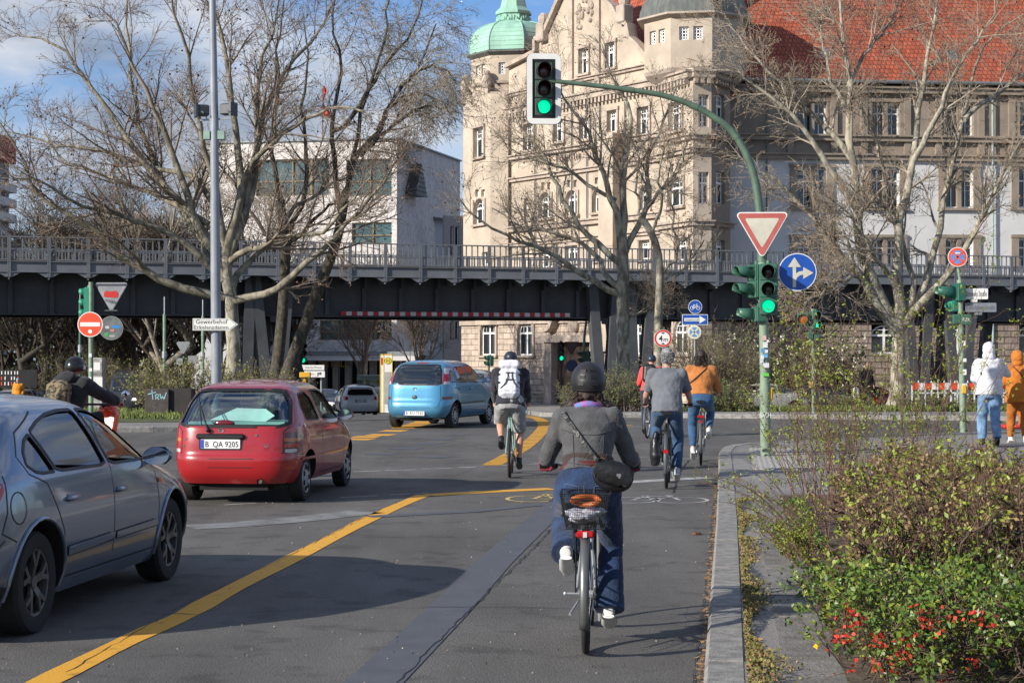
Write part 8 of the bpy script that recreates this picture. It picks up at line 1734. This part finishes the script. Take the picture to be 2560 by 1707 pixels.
# shoulder bag with its strap
BG = thing('shoulder_bag', 'black leather shoulder bag slung across the back of the nearest rider', 'bag', L0, -H0); b = MB(); bc = Vector((.155, V_['pelvis'].y-.185, pz+.085)); rot = Matrix.Rotation(R(14), 3, 'Y')
def bagp(u, v, w): return bc+rot @ Vector((u, w, v))
b.ell(bc, (.125, .055, .095), 20, 12, rot); b.box(bc+Vector((0, 0, .02)), (.20, .09, .12), M4=rot.to_4x4(), bev=.04); fuse('bag_body', b, M('black leather', (.012, .012, .013), .38, var=.2, bump=.3, bscale=30), BG, .008, 3, (.01, .06))
b = MB(); b.rings([[bagp(x*s_, .085-.13*q, -.052-.012*sin(pi*q)-.004) for x in (-1, -.6, 0, .6, 1)] for q, s_ in ((0, .10), (.3, .115), (.6, .115), (.85, .10), (1, .07))], False); fo = mesh_obj('flap', b, M('black leather', (.012, .012, .013), .38), BG, 60); s3 = fo.modifiers.new('t', 'SOLIDIFY'); s3.thickness = .006
b = MB(); b.box(bagp(.03, .02, -.074), (.026, .006, .016), R(8)); b.box(bagp(.036, .012, -.075), (.012, .006, .018)); mesh_obj('clasp', b, m_chr, BG)
w = on_surface([ch['jacket']], [(x, z) for x, z in [(-.155+(.055+.155)*k/14, V_['neck'].z-.01+(bc.z+.10-V_['neck'].z)*k/14) for k in range(15)]], .016)
b = MB(); [b.beam(w[i], w[i+1], .022, .008, up=Y) for i in range(len(w)-1)]; b.beam(w[-1], bagp(-.085, .075, -.02), .022, .004, up=Y); mesh_obj('strap', b, M('black leather', (.012, .012, .013), .38), BG, 0); b = MB(); q = bagp(-.085, .08, -.03); b.tube([q+Vector((.012*cos(a), 0, .012*sin(a))) for a in [2*pi*k/12 for k in range(12)]], .003, 5, closed=True); mesh_obj('ring', b, M('copper ring', (.7, .3, .15), .25, metal=1), BG)
# basket, lamp, lock and folded cloth
bz = .735; g = MB(); m_wire = M('black wire', (.012, .012, .012), .5)
def bask(u, v, q): # q 0 bottom..1 top
 return Vector((u*(.108+.035*q), -.17+(.30)*v-.02*q*(1-v)+.02*q*v, bz+.20*q))
for q in (0, 1): g.tube([bask(-1, 0, q), bask(1, 0, q), bask(1, 1, q), bask(-1, 1, q)], .005, 6, closed=True)
for k in range(1, 15):
 q = k/15; g.tube([bask(-1, 0, q), bask(1, 0, q), bask(1, 1, q), bask(-1, 1, q)], .0012, 3, closed=True)
for k in range(25): u = -1+2*k/24; g.tube([bask(u, 0, 0), bask(u, 0, 1)], .0012, 3); g.tube([bask(u, 1, 0), bask(u, 1, 1)], .0012, 3); g.tube([bask(u, 0, 0), bask(u, 1, 0)], .0012, 3)
for k in range(25): v = k/24; g.tube([bask(-1, v, 0), bask(-1, v, 1)], .0012, 3); g.tube([bask(1, v, 0), bask(1, v, 1)], .0012, 3)
mesh_obj('basket', g, m_wire, bike1, 0)
g = MB(); g.box((0, -.185, .705), (.105, .03, .042), bev=.012); mesh_obj('rear_lamp', g, m_tl, bike1); g = MB(); g.box((0, -.203, .705), (.022, .006, .03)); mesh_obj('lamp_reflector', g, m_tlw, bike1)
g = MB(); g.tube([(.0, .0, .345), (-.12, -.0, .345)], .008, 8); g.ell((-.12, 0, .345), (.012, .012, .012), 8, 5); g.tube([(-.04, .1, .30), (-.09, -.10, .24)], .008, 6); mesh_obj('axle_and_stand', g, m_galv, bike1)
CL = thing('cloth_bundle', 'white and grey folded cloth lying in the rear basket', 'cloth', L0, -H0); g = MB(); [g.ell((rnd(-.06, .06), rnd(-.1, .05), bz+.04+.012*i), (.075, .08, .022), 12, 6) for i in range(5)]; fuse('cloth', g, M('patterned cloth', (.50, .50, .56), .9, var=.35, scale=40), CL, .008, 1, (.03, .04))
LK = thing('cable_lock', 'orange cable lock coiled in the rear basket', 'lock', L0, -H0); g = MB(); g.tube([(.075*cos(a), -.10+.03*sin(a*2), bz+.155+.022*sin(a)) for a in [2*pi*k/24 for k in range(24)]], .016, 8, closed=True); mesh_obj('cable', g, M('orange plastic', (.55, .13, .02), .4), LK)
# ---- man in a grey t-shirt
L1 = at_ground(1666, 1221); H1 = R(6.5)
bicycle('trekking_bicycle', 'black trekking bicycle ridden by the man in the grey t-shirt', L1, H1, wr=.35, base=1.10, frame_m=m_blk, saddle_z=.98, bar_z=1.06, bar_w=.29)
J = ride_pose(k=1.03, lean=.30, sad=(.27, .98), bar=(.30, .80, 1.06), sh=.185, crank=80, tors=.53, head_f=.04)
r1, V1 = person('person', 'grey-haired rider in grey t-shirt and blue jeans on the lane', L1, H1, J, dict(voxel=.015, hip=.165, waistr=.165, chestr=.19, arm=.045, top=cloth('heather grey shirt', (.13, .14, .16), var=.15), topname='t_shirt', tg=.028, sleeve=.75, legs=cloth('mid blue jeans', (.03, .075, .155), var=.3), lg=.02, hem=.06, shoe=M('grey trainers', (.40, .41, .46), .6), skin=m_skin2, fold=.03, flare=.012, hemleg=.9))
hair_mass(r1, V1['head'], [((0, -.02, .045), (.086, .098, .085)), ((0, -.06, -.02), (.07, .045, .07))], M('salt and pepper hair', (.10, .10, .10), .7, var=.0, col2=(.36, .36, .36), scale=45), n=140, ln=.05, r=.004, seed=3)
PN = thing('pannier_bag', 'black pannier bag hanging left of the rear wheel of the black trekking bicycle', 'bag', L1, -H1); g = MB(); oloft(g, [(-.14, -.02, .30), (-.14, -.02, .42), (-.14, .0, .6), (-.13, .0, .74)], [(.055, .11), (.075, .15), (.065, .14), (.03, .12)], X, 16); fuse('bag_body', g, M('black tarpaulin', (.016, .016, .018), .35, bump=.2, bscale=12), PN, .014, 2, (.02, .09)); g = MB(); g.box((-.06, 0, .7), (.06, .1, .02)); mesh_obj('hook', g, m_blk, PN)
g = MB(); g.cyl((0, -.39, .50), (0, -.40, .50), .03, n=14); q = [o for o in bpy.data.objects if o.name.startswith('trekking_bicycle')][0]; mesh_obj('rear_reflector', g, m_tl, q)
# ---- woman in an orange-brown jacket
L2 = at_ground(1752, 1164); H2 = R(6.5)
b2, _, _ = bicycle('city_bicycle', 'dark city bicycle with red rear lamp ridden by the orange jacket rider', L2, H2, wr=.35, base=1.10, frame_m=m_dgrey, saddle_z=1.00, bar_z=1.10, bar_w=.27, crank=-70)
J = ride_pose(k=1.0, lean=.22, sad=(.27, .99), bar=(.27, .74, 1.10), sh=.175, crank=-70, tors=.53, head_f=.03)
r2, V2 = person('person', 'long-haired rider in orange-brown jacket and blue jeans beside the kerb', L2, H2, J, dict(voxel=.016, hip=.185, waistr=.14, chestr=.18, arm=.046, top=cloth('rust jacket', (.42, .15, .035), var=.12), tg=.032, legs=cloth('bright blue jeans', (.03, .09, .19), var=.3), lg=.014, cuthem=.10, fold=.035, shoe=M('white leather', (.62, .61, .58), .5), hemleg=.86))
hair_mass(r2, V2['head'], [((0, -.02, .03), (.088, .10, .09)), ((0, -.07, -.07), (.085, .045, .10)), ((0, -.075, -.16), (.08, .035, .06))], m_hair, n=160, ln=.14, r=.005, seed=4)
g = MB(); g.box((0, -.36, .80-.02), (.10, .03, .035)); g.box((0, -.37, .70), (.04, .02, .04)); mesh_obj('rear_lamp', g, m_tl, b2)
g = MB(); chj = {c.name.split('.')[0]: c for c in r2.children}; w = on_surface([chj['jacket']], [(.10-.27*k/12, V2['neck'].z-.02-.24*k/12) for k in range(13)], .006); [g.beam(w[i], w[i+1], .022, .005, up=Y) for i in range(len(w)-1)]; mesh_obj('bag_strap', g, m_blk, r2, 0)
# ---- man with the white roll-top backpack
L3 = at_ground(1274, 1194); H3 = R(1.5)
b3, _, _ = bicycle('gravel_bicycle', 'pale green drop-bar bicycle with wide tyre ridden by the backpacker', L3, H3, wr=.35, base=1.03, frame_m=paint('mint frame paint', (.30, .44, .38), .0, .3), guards=False, rack=False, tw=.024, saddle_z=1.0, bar_z=1.0, bar_w=.27, drop=True, wall=M('tan tyre wall', (.22, .09, .04), .8), crank=60)
J = ride_pose(k=1.0, lean=.38, sad=(.22, 1.0), bar=(.235, .98, 1.0), sh=.19, hipw=.10, crank=60, tors=.52, head_f=.05)
r3, V3 = person('person', 'rider in dark hooded top and frayed grey denim shorts with a white backpack', L3, H3, J, dict(voxel=.016, hip=.175, waistr=.155, chestr=.19, arm=.05, thigh=.086, top=cloth('navy black hoodie', (.020, .020, .030)), topname='hoodie', tg=.03, legs=cloth('grey denim shorts', (.33, .33, .33), var=.2), lg=.03, legname='shorts', hemleg=0, hem=.05, shoe=m_blk, sole=m_blk, fold=.03))
helmet(r3, V3['head']+Vector((0, 0, .02)), M('dark blue helmet', (.02, .025, .045), .4), (.095, .13, .09), vents=False)
BP = thing('backpack', 'white roll-top cycling backpack with black straps', 'backpack', L3, -H3); t = (V3['neck']-V3['pelvis']).normalized(); bn = X.cross(t)*-1; bcn = V3['chest']+Vector((0, -.20, -.05)); mm = Matrix((X, -bn if bn.y > 0 else bn, t)).transposed().to_4x4(); bk = Matrix.Rotation(-.30, 4, 'X')
g = MB(); g.box(bcn+Vector((-.01, 0, 0)), (.30, .16, .46), M4=bk, bev=.06); g.box(bcn+Vector((-.01, .03, .27)), (.30, .10, .13), M4=bk, bev=.03); fuse('pack', g, M('white tarpaulin', (.66, .67, .72), .5, var=.1, scale=9, bump=.5, bscale=30), BP, .014, 2, (.018, .07))
g = MB(); 
def bkp(x, y, z): return bcn+bk @ Vector((x, y, z))
for x in (-.03, .03): g.tube([bkp(x, -.092, .14), bkp(x, -.095, .06), bkp(x*2, -.092, -.02), bkp(x*4.6, -.08, -.10)], .007, 5)
for z in (.13, .03): g.tube([bkp(-.06, -.095, z), bkp(.06, -.095, z)], .007, 5)
g.tube([bkp(-.14, -.08, -.13), bkp(.14, -.08, -.13)], .004, 5)
for x in (-.10, .09): g.box(bkp(x, -.055, .27), (.045, .03, .12), M4=bk)
for z in (.12, -.0): g.box(bkp(.145, -.03, z), (.04, .08, .02), M4=bk); g.box(bkp(-.16, -.03, z), (.03, .08, .02), M4=bk)
mesh_obj('straps', g, m_blk, BP, 0)
g = MB()                                         # frayed hems
for s_ in 'lr':
 kn = V3['k'+s_]; h = V3['h'+s_]; c = h.lerp(kn, 1.0)
 for k in range(40): a = 2*pi*k/40; p = c+Vector((.082*cos(a), .075*sin(a), .01)); g.tube([p, p+Vector((rnd(-.012, .012), rnd(-.012, .012), -rnd(.02, .05)))], [.006, .002], 3)
mesh_obj('frayed_hem', g, M('frayed cotton', (.6, .6, .58), .9), r3, 0)
# ---- rider in a coral jacket farther on
L4 = Gp(1622, 1062); L4.y = 36.5; L4.x = GX(1618, 36.5); H4 = R(14)
bicycle('city_bicycle', 'dark bicycle mostly hidden in front of the coral jacket rider', L4, H4, frame_m=m_blk, bar_z=1.05, saddle_z=.95, crank=-80)
J = ride_pose(k=.98, lean=.36, sad=(.27, .95), bar=(.28, .80, 1.05), tors=.53, crank=-80)
r4, V4 = person('person', 'helmeted rider in coral red jacket beyond the grey-haired man', L4, H4, J, dict(voxel=.02, top=cloth('coral jacket', (.75, .07, .06)), tg=.03, legs=cloth('navy trousers', (.015, .02, .05)), shoe=m_blk, sole=m_blk))
helmet(r4, V4['head']+Vector((0, 0, .02)), M('blue black helmet', (.02, .03, .05), .4), vents=False)
BP2 = thing('backpack', 'small black backpack on the coral jacket rider', 'backpack', L4, -H4); g = MB(); g.box(V4['chest']+Vector((0, -.2, .02)), (.28, .16, .42), M4=Matrix.Rotation(-.3, 4, 'X'), bev=.06); fuse('pack', g, m_blk, BP2, .02, 2)
# ---- scooter rider on the left
L5 = Vector((GX(148, 22.8), 22.8, 0)); H5 = R(24)
SCO = thing('motor_scooter', 'orange-red motor scooter mostly hidden behind the grey hatchback', 'scooter', L5, -H5); m_or = paint('orange red paint', (.80, .08, .015), 0, .25)
for y in (0, 1.28):
 Wn = bpy.data.objects.new('wheel', None); COL.objects.link(Wn); Wn.parent = SCO; Wn.location = (0, y, .24); g = MB(); g.tube([(0, .19*cos(a), .19*sin(a)) for a in [2*pi*k/32 for k in range(32)]], .05, 10, closed=True); mesh_obj('tyre', g, m_tyre, Wn); g = MB(); g.lathe([(.14, -.03), (.14, .03)], n=20, axis='X'); mesh_obj('rim', g, m_galv, Wn)
g = MB(); g.ell((0, .12, .52), (.17, .42, .22), 16, 10); g.box((0, .62, .30), (.36, .5, .08), bev=.03); g.beam((0, .85, .3), (0, 1.02, .95), .34, .10, up=Y); g.ell((0, 1.28, .42), (.10, .26, .16), 14, 8); g.ell((0, 1.03, .98), (.15, .12, .10), 14, 8); fuse('fairing', g, m_or, SCO, .015, 3)
g = MB(); g.tube([(-.36, .86, 1.06), (-.15, .94, 1.06), (.15, .94, 1.06), (.36, .86, 1.06)], .016, 8); g.tube([(0, .95, .95), (0, .94, 1.06)], .025, 8); mesh_obj('handlebar', g, m_blk, SCO); g = MB(); g.box((0, .22, .77), (.28, .66, .10), bev=.04); mesh_obj('saddle', g, m_blk, SCO); g = MB(); g.ell((0, 1.14, .99), (.08, .04, .07), 12, 8); g.ell((.36, .93, 1.2), (.07, .02, .05), 10, 6); g.ell((-.36, .93, 1.2), (.07, .02, .05), 10, 6); g.tube([(.33, .88, 1.06), (.36, .93, 1.18)], .006, 5); g.tube([(-.33, .88, 1.06), (-.36, .93, 1.18)], .006, 5); mesh_obj('mirrors_and_lamp', g, m_chr, SCO)
J = ride_pose(k=1.03, lean=.22, sad=(.12, .83), bar=(.33, .87, 1.06), sh=.20, crank=0, bb=(.62, .40), tors=.54, head_f=.05, hipw=.12)
r5, V5 = person('person', 'scooter rider in black hooded jacket and black helmet with camouflage rucksack', L5, H5, J, dict(voxel=.018, top=cloth('black hooded jacket', (.016, .017, .021)), topname='hooded_jacket', tg=.05, chestr=.20, legs=cloth('black trousers', (.015, .015, .018)), lg=.02, shoe=m_blk, sole=m_blk, hem=.05, fold=.04, arm=.05))
helmet(r5, V5['head']+Vector((0, .0, .005)), M('black open helmet', (.012, .012, .013), .25, coat=.3), (.125, .148, .135), vents=False); g = MB(); g.ell(V5['neck']+Vector((0, -.12, .03)), (.15, .09, .085), 16, 9); fuse('hood', g, cloth('black hooded jacket', (.016, .017, .021)), r5, .016, 2, (.03, .06))
g = MB(); q = V5['head']+Vector((.118, .03, -.0)); g.lathe([(.03, .0), (.03, .005)], q, 14, 'X'); mesh_obj('round_sticker', g, m_swhite, r5)
BP3 = thing('rucksack', 'camouflage rucksack on the back of the scooter rider', 'rucksack', L5, -H5); g = MB(); g.box(V5['chest']+Vector((0, -.26, -.06)), (.34, .22, .46), M4=Matrix.Rotation(-.2, 4, 'X'), bev=.07); g.box(V5['chest']+Vector((0, -.38, -.12)), (.26, .10, .26), M4=Matrix.Rotation(-.2, 4, 'X'), bev=.04); fuse('pack', g, M('camouflage cloth', (.03, .028, .02), .9, var=0, col2=(.22, .17, .10), scale=18, p0=.45, p1=.55), BP3, .016, 2, (.02, .06))
# ---- walkers
def walk_pose(h=1.8, st=.32, armr=None, arml=None, lean=.02):
 k = h/1.8; J = dict(pelvis=(0, 0, .95*k), waist=(0, .01, 1.12*k), chest=(0, .03, 1.32*k), neck=(0, .04, 1.52*k), head=(0, .07, 1.68*k), sl=(-.19*k, .03, 1.45*k), sr=(.19*k, .03, 1.45*k), hl=(-.09*k, 0, .92*k), hr=(.09*k, 0, .92*k))
 J.update(kl=(-.10*k, .17*k, .50*k), al=(-.10*k, st*.75, .10*k), tl=(-.10*k, st*.75+.14, .05), kr=(.10*k, .04, .48*k), ar=(.10*k, -st*.65, .13*k), tr=(.10*k, -st*.65+.13, .04))
 J.update(el=(-.25*k, -.03, 1.17*k), wl=(-.24*k, .10, .94*k), er=(.25*k, -.03, 1.17*k), wr=(.24*k, .10, .94*k))
 if armr: J['er'], J['wr'] = armr
 if arml: J['el'], J['wl'] = arml
 return J
W1 = G(2474, 31.2, .12); J = walk_pose(1.80, .22, armr=((.33, .10, 1.24), (.20, .12, 1.52)), arml=((-.26, .06, 1.18), (-.12, .22, 1.10)))
w1, VW = person('person', 'walker in a white hooded sweatshirt and light jeans holding a phone to the ear', W1, R(4), J, dict(voxel=.017, top=cloth('white sweatshirt', (.60, .60, .63)), topname='hoodie', tg=.045, hem=.05, chestr=.195, waistr=.17, hip=.18, arm=.05, legs=cloth('light blue jeans', (.15, .26, .42), var=.35), lg=.03, flare=.015, shoe=m_blk, sole=m_blk, skin=m_skin2, fold=.05, lfold=.03))
g = MB(); g.ell(VW['head']+Vector((0, -.015, .03)), (.115, .13, .135), 18, 11); g.ell(VW['head']+Vector((0, -.03, -.10)), (.12, .11, .09), 16, 9); fuse('hood', g, cloth('white sweatshirt', (.60, .60, .63)), w1, .015, 2, (.03, .06))
PH = thing('mobile_phone', 'dark mobile phone held to the ear of the white-hooded walker', 'phone', W1+Vector((.135, .15, 1.66)), 0); g = MB(); g.box((0, 0, 0), (.02, .08, .15), .2, bev=.006); mesh_obj('phone', g, m_blk, PH)
W2 = G(2545, 32.0, .12); J = walk_pose(1.66, .25, arml=((-.26, .05, 1.08), (-.20, .22, 1.02)))
w2, VW2 = person('person', 'walker in matching burnt orange hooded top and trousers at the right edge', W2, R(3), J, dict(voxel=.017, top=cloth('burnt orange fleece', (.50, .155, .012)), topname='hoodie', tg=.045, hem=.13, waistr=.15, hip=.17, legs=cloth('burnt orange trousers', (.40, .12, .012)), lg=.022, shoe=m_swhite, fold=.04, lfold=.035, hemleg=.93))
g = MB(); g.ell(VW2['head']+Vector((0, -.01, .02)), (.115, .13, .13), 18, 11); g.ell(VW2['head']+Vector((0, -.02, -.09)), (.11, .10, .08), 16, 9); fuse('hood', g, cloth('burnt orange fleece', (.50, .155, .012)), w2, .015, 2, (.02, .06))
g = MB(); chj = {c.name.split('.')[0]: c for c in w2.children}; w = on_surface([chj['hoodie']], [(-.10+.30*k/12, 1.40-.36*k/12) for k in range(13)], .006); [g.beam(w[i], w[i+1], .02, .005, up=Y) for i in range(len(w)-1)]; mesh_obj('bag_strap', g, m_blk, w2, 0)
W3 = G(2165, 62, .13); J = walk_pose(1.75, .3); w3, _ = person('person', 'walker dressed in black facing the camera, seen through the budding twigs', W3, R(165), J, dict(voxel=.022, top=cloth('black coat', (.015, .015, .017)), topname='coat', tg=.035, hem=.15, legs=cloth('black trousers', (.015, .015, .018)), shoe=m_blk, sole=m_blk)); g = MB(); q = Vector(J['head']); g.ell(q+Vector((0, -.02, .05)), (.085, .09, .075), 14, 8); fuse('hair', g, m_hair, w3, .018, 1)
BGS = thing('carrier_bag', 'small white carrier bag beside the walker dressed in black', 'bag', W3+Vector((-.38, -.12, .45)), 0); g = MB(); oloft(g, [(0, 0, 0), (0, 0, .15), (0, 0, .35), (0, 0, .42)], [(.11, .05), (.13, .06), (.11, .05), (.03, .02)], X, 12); fuse('bag', g, m_swhite, BGS, .02, 1, (.03, .08))
W4 = G(46, 88, .1); J = walk_pose(1.72, .25); w4, _ = person('person', 'distant walker in yellow-orange jacket and pale blue cap at the left edge', W4, R(180), J, dict(voxel=.024, top=cloth('amber jacket', (.65, .25, .015)), tg=.05, hem=.05, legs=cloth('black trousers', (.015, .015, .018)), shoe=m_blk, sole=m_blk)); g = MB(); q = Vector(J['head']); g.ell(q+Vector((0, 0, .07)), (.09, .10, .06), 14, 8); mesh_obj('cap', g, M('pale blue cap', (.25, .45, .55), .8), w4)
# ================================================================ planting beside the near pavement
m_hb = M('dark hedge wood', (.045, .032, .024), .9, var=.35, scale=6, col2=(.12, .085, .06)); m_ht = M('reddish twigs', (.15, .08, .055), .85, var=.3, scale=6)
m_l1 = M('fresh leaves', (.15, .23, .02), .5, var=.4, scale=14, col2=(.29, .34, .045), spec=.4); m_l2 = M('quince leaves', (.05, .11, .018), .4, var=.4, scale=14, col2=(.15, .24, .04), spec=.5); m_l3 = M('bronze leaves', (.22, .12, .05), .6, var=.4, scale=12, col2=(.33, .24, .10))
m_fl = M('scarlet blossom', (.36, .008, .008), .6, var=.3, scale=20, col2=(.62, .05, .02))
slab('planting_bed', [(-.12+.1228*y+.70, y) for y in (4, 8, 12, 16, 20)]+[(5.6, 20.5), (7.5, 16), (7, 4)], m_soil, .118, .016)
def leafy(c, s, asp=.55): return quads_mesh(c, s, asp)
def volume_bush(name, label, poly_fn, n_main, L_main, n_leaf, leaf, mats, top_fn, cat='hedge', rmain=.008, spray=2600, mix=.0, seed=0, twigm=None):
 global rng; rng = np.random.default_rng(seed); T = thing(name, label, cat, (poly_fn(0, 0)[0], poly_fn(0, 0)[1], .13))
 u, v = rng.uniform(0, 1, n_main)**1.25, rng.uniform(0, 1, n_main); b = np.array([poly_fn(a, c) for a, c in zip(u, v)]); b = np.column_stack([b, np.full(n_main, .13)]); zt = np.array([top_fn(a, c) for a, c in zip(u, v)])
 b[:, 2] += zt*rng.uniform(0, .75, n_main)
 d = rng.normal(size=(n_main, 3))*.55; d[:, 2] = np.abs(d[:, 2])+.45; d /= np.linalg.norm(d, axis=1, keepdims=True); pts = [b]; cur = b
 for j in range(5):
  d = d+rng.normal(size=d.shape)*.22; d /= np.linalg.norm(d, axis=1, keepdims=True); cur = cur+d*(L_main*rng.uniform(.6, 1.2, n_main)/5)[:, None]; cur[:, 2] = np.minimum(cur[:, 2], .13+zt*1.04+rng.uniform(-.06, .05, n_main)); pts.append(cur)
 C = np.stack(pts, 1); Rr = np.linspace(1, .35, 6)[None, :]*(rmain*rng.uniform(.45, 1.5, n_main))[:, None]; parts = [(*chains_mesh(C, Rr, 4), 0)]
 C2, R2 = spawn(C, Rr, 5, L_main*.38, 48, .15, rmin=.0022); parts.append((*chains_mesh(C2, R2, 3), 1)); np_obj('branches', parts, [m_hb, twigm or m_ht], T)
 tips = np.concatenate([C2[:, -1], C2[:, 2]]); tb = tips[rng.integers(0, len(tips), n_leaf//4)]
 hi = (tb[:, 2]-.13)/max(zt); w = rng.uniform(0, 1, len(tb)) < np.clip(.25+hi*1.0, 0, 1); tb = tb[w]; c = np.repeat(tb, 4, 0)+rng.normal(size=(len(tb)*4, 3))*leaf*.75; mi = rng.uniform(0, 1, len(tb)) < mix
 s_ = rng.uniform(leaf*.45, leaf*1.0, len(c)); V1, F1_ = leafy(c, s_); fm = np.repeat(mi, 4); me_parts = []
 for k, sel in ((0, ~fm), (1, fm)):
  if sel.any(): vv = V1.reshape(-1, 4, 3)[sel].reshape(-1, 3); me_parts.append((vv, np.arange(len(vv)).reshape(-1, 4), k))
 np_obj('leaves', me_parts, mats, T); return T, tips
def hedge_xy(u, v): y = 9.2+v*(6.0-3.6*u); x0 = -.12+.1228*y+.90+.06*(y-9.3)+.06*sin(y*5); return (x0+3.0*u, y)
def hedge_top(u, v): return (.84+.05*sin(u*9+v*4)+.04*sin(v*17)-.22*max(0, .12-u)/.12*1.0 - .08*u)*(1-.25*max(0, .1-v)/.1)
volume_bush('hedge', 'clipped brown hedge with fresh yellow-green leaves at the lower right', hedge_xy, 3600, .46, 46000, .022, [m_l1, m_l3], hedge_top, mix=.45, seed=31, rmain=.008)
def q_xy(u, v): y = 7.7+1.9*v; return (-.12+.1228*y+.70+2.2*u+.08*sin(v*7), y)
QT, tips = volume_bush('flowering_quince', 'glossy green shrub with clusters of scarlet blossom at the bottom right', q_xy, 620, .34, 30000, .021, [m_l2, m_l1], lambda u, v: .46+.06*sin(u*8+v*5), cat='shrub', rmain=.005, seed=32, mix=.25)
rng = np.random.default_rng(7); cl = []
for (px, py, n) in ((2135, 1530, 26), (2150, 1555, 22), (2105, 1600, 20), (2095, 1590, 12), (2190, 1600, 26), (2230, 1620, 22), (2250, 1650, 20), (2310, 1545, 16), (2325, 1565, 24), (2335, 1530, 12), (2290, 1512, 8), (2395, 1535, 12), (2470, 1535, 20), (2455, 1550, 14), (2440, 1650, 16), (2170, 1655, 16), (2285, 1600, 10), (2130, 1690, 10), (2200, 1670, 16), (2050, 1530, 4), (2115, 1535, 6), (2360, 1690, 10)):
 d = 7.66; c = np.array(P(px, py, d)); n = int(n*.7); cl.append(c+rng.normal(size=(n, 3))*np.array([.028, .05, .028]))
np_obj('blossom', [(*quads_mesh(np.concatenate(cl), .0115, .9), 0)], [m_fl], QT)
np_obj('yellow_flower', [(*quads_mesh(np.array([tuple(P(2110, 1513, 8.6)), tuple(P(2112, 1516, 8.6)), tuple(P(2040, 1615, 8.2)), tuple(P(2043, 1618, 8.2))]), .016, .9), 0)], [M('yellow petals', (.75, .45, .01), .7)], QT)
# tall wands behind the hedge and airy arching twigs beside the kerb
def wands(name, label, x, y, w, dp, h, n, leafn, seed, leaf=.026, arch=0.0, side=9, lm=None):
 global rng; rng = np.random.default_rng(seed); T = thing(name, label, 'shrub', (x, y, .13)); b = np.column_stack([rng.uniform(-w/2, w/2, n)*.45, rng.uniform(-dp/2, dp/2, n)*.5, np.zeros(n)]); d = np.column_stack([b[:, 0]/w*1.1+rng.normal(size=n)*.16+arch, b[:, 1]/dp+rng.normal(size=n)*.16, np.ones(n)]); d /= np.linalg.norm(d, axis=1, keepdims=True); L_ = h*rng.uniform(.5, 1.1, n)[:, None]; pts = [b]; cur = b
 for j in range(7): d = d+rng.normal(size=d.shape)*.06+np.array([arch*.25, 0, -.05*abs(arch)*5]); d /= np.linalg.norm(d, axis=1, keepdims=True); cur = cur+d*L_/7; pts.append(cur)
 C = np.stack(pts, 1); Rr = np.tile(np.linspace(.0050, .0016, 8), (n, 1)); C2, R2 = spawn(C, Rr, side, h*.17, 42, .2, rmin=.0016); C3, R3 = spawn(C2, R2, 3, h*.07, 45, .1, rmin=.0014)
 np_obj('stems', [(*chains_mesh(C, Rr, 4), 0), (*chains_mesh(C2, R2, 3), 0), (*chains_mesh(C3, R3, 3), 0)], [m_ht], T, world=False)
 tips = np.concatenate([C2.reshape(-1, 3), C3.reshape(-1, 3)]); tb = tips[rng.integers(0, len(tips), leafn//3)]; c = np.repeat(tb, 3, 0)+rng.normal(size=(len(tb)*3, 3))*leaf*.6
 np_obj('leaves', [(*quads_mesh(c, rng.uniform(leaf*.4, leaf*.9, len(c)), .55), 0)], [lm or m_l1], T, world=False); return T
wands('budding_shrub', 'tall thin wands with tiny fresh leaves rising behind the hedge', GX(2190, 17.5), 17.5, 2.2, 1.4, 2.5, 40, 4400, 41, leaf=.022)
wands('budding_shrub', 'lighter budding shrub between the hedge and the signal mast', GX(2060, 19), 19.2, 1.6, 1.2, 1.7, 34, 3000, 42, leaf=.020)
wands('budding_shrub', 'few tall reddish wands at the right end of the hedge', GX(2430, 11.6), 11.8, 1.2, .6, 1.35, 9, 260, 43, side=4)
wands('arching_shrub', 'airy arching shrub with pale green tips leaning over the pavement', GX(2010, 15.5), 15.5, .8, 1.8, 1.0, 22, 900, 44, leaf=.017, arch=-.32, side=6)
wands('arching_shrub', 'low soft green shrub spilling from the hedge towards the kerb', GX(2005, 13.6), 13.6, .45, 2.0, .40, 45, 3000, 45, leaf=.014, arch=-.22, side=7)
# moss, weeds and litter in the joint behind the kerb
rng = np.random.default_rng(5); n = 11000; y = 7.2+12.5*rng.uniform(0, 1, n)**1.25; off = .215+np.abs(rng.normal(size=n))*.055*(1+.8*np.sin(y*2.3)); x = -.12+.1228*y+off; c = np.column_stack([x, y, .128+rng.uniform(0, .035, n)*(1+np.sin(y*3.1))])
struct(np_obj('moss', [(*quads_mesh(c[:7000], rng.uniform(.006, .016, 7000)), 0), (*quads_mesh(c[7000:], rng.uniform(.005, .012, 4000)), 1)], [M('olive moss', (.13, .14, .03), .9, var=.4, scale=20, col2=(.26, .24, .08)), M('dry leaves', (.30, .17, .08), .9)]), 'stuff')
n = 5200; yy = rng.uniform(10.5, 19, n); c = np.column_stack([-.12+.1228*yy+.92-np.abs(rng.normal(size=n))*.10*(1+np.sin(yy*1.7)), yy, .128+rng.uniform(0, .07, n)])
struct(np_obj('weeds', [(*quads_mesh(c, rng.uniform(.008, .022, n)), 0)], [m_l2]), 'stuff')
# loose grit on the road
n = 900; yy = 8.6+20*rng.uniform(0, 1, n)**1.6; xx = rng.uniform(-.35, .13, n)*yy; c = np.column_stack([xx, yy, np.full(n, .006)]); struct(np_obj('grit', [(*quads_mesh(c, rng.uniform(.003, .008, n), 1.0), 0)], [M('grit', (.28, .25, .21), .9, var=.4, scale=50)]), 'stuff')
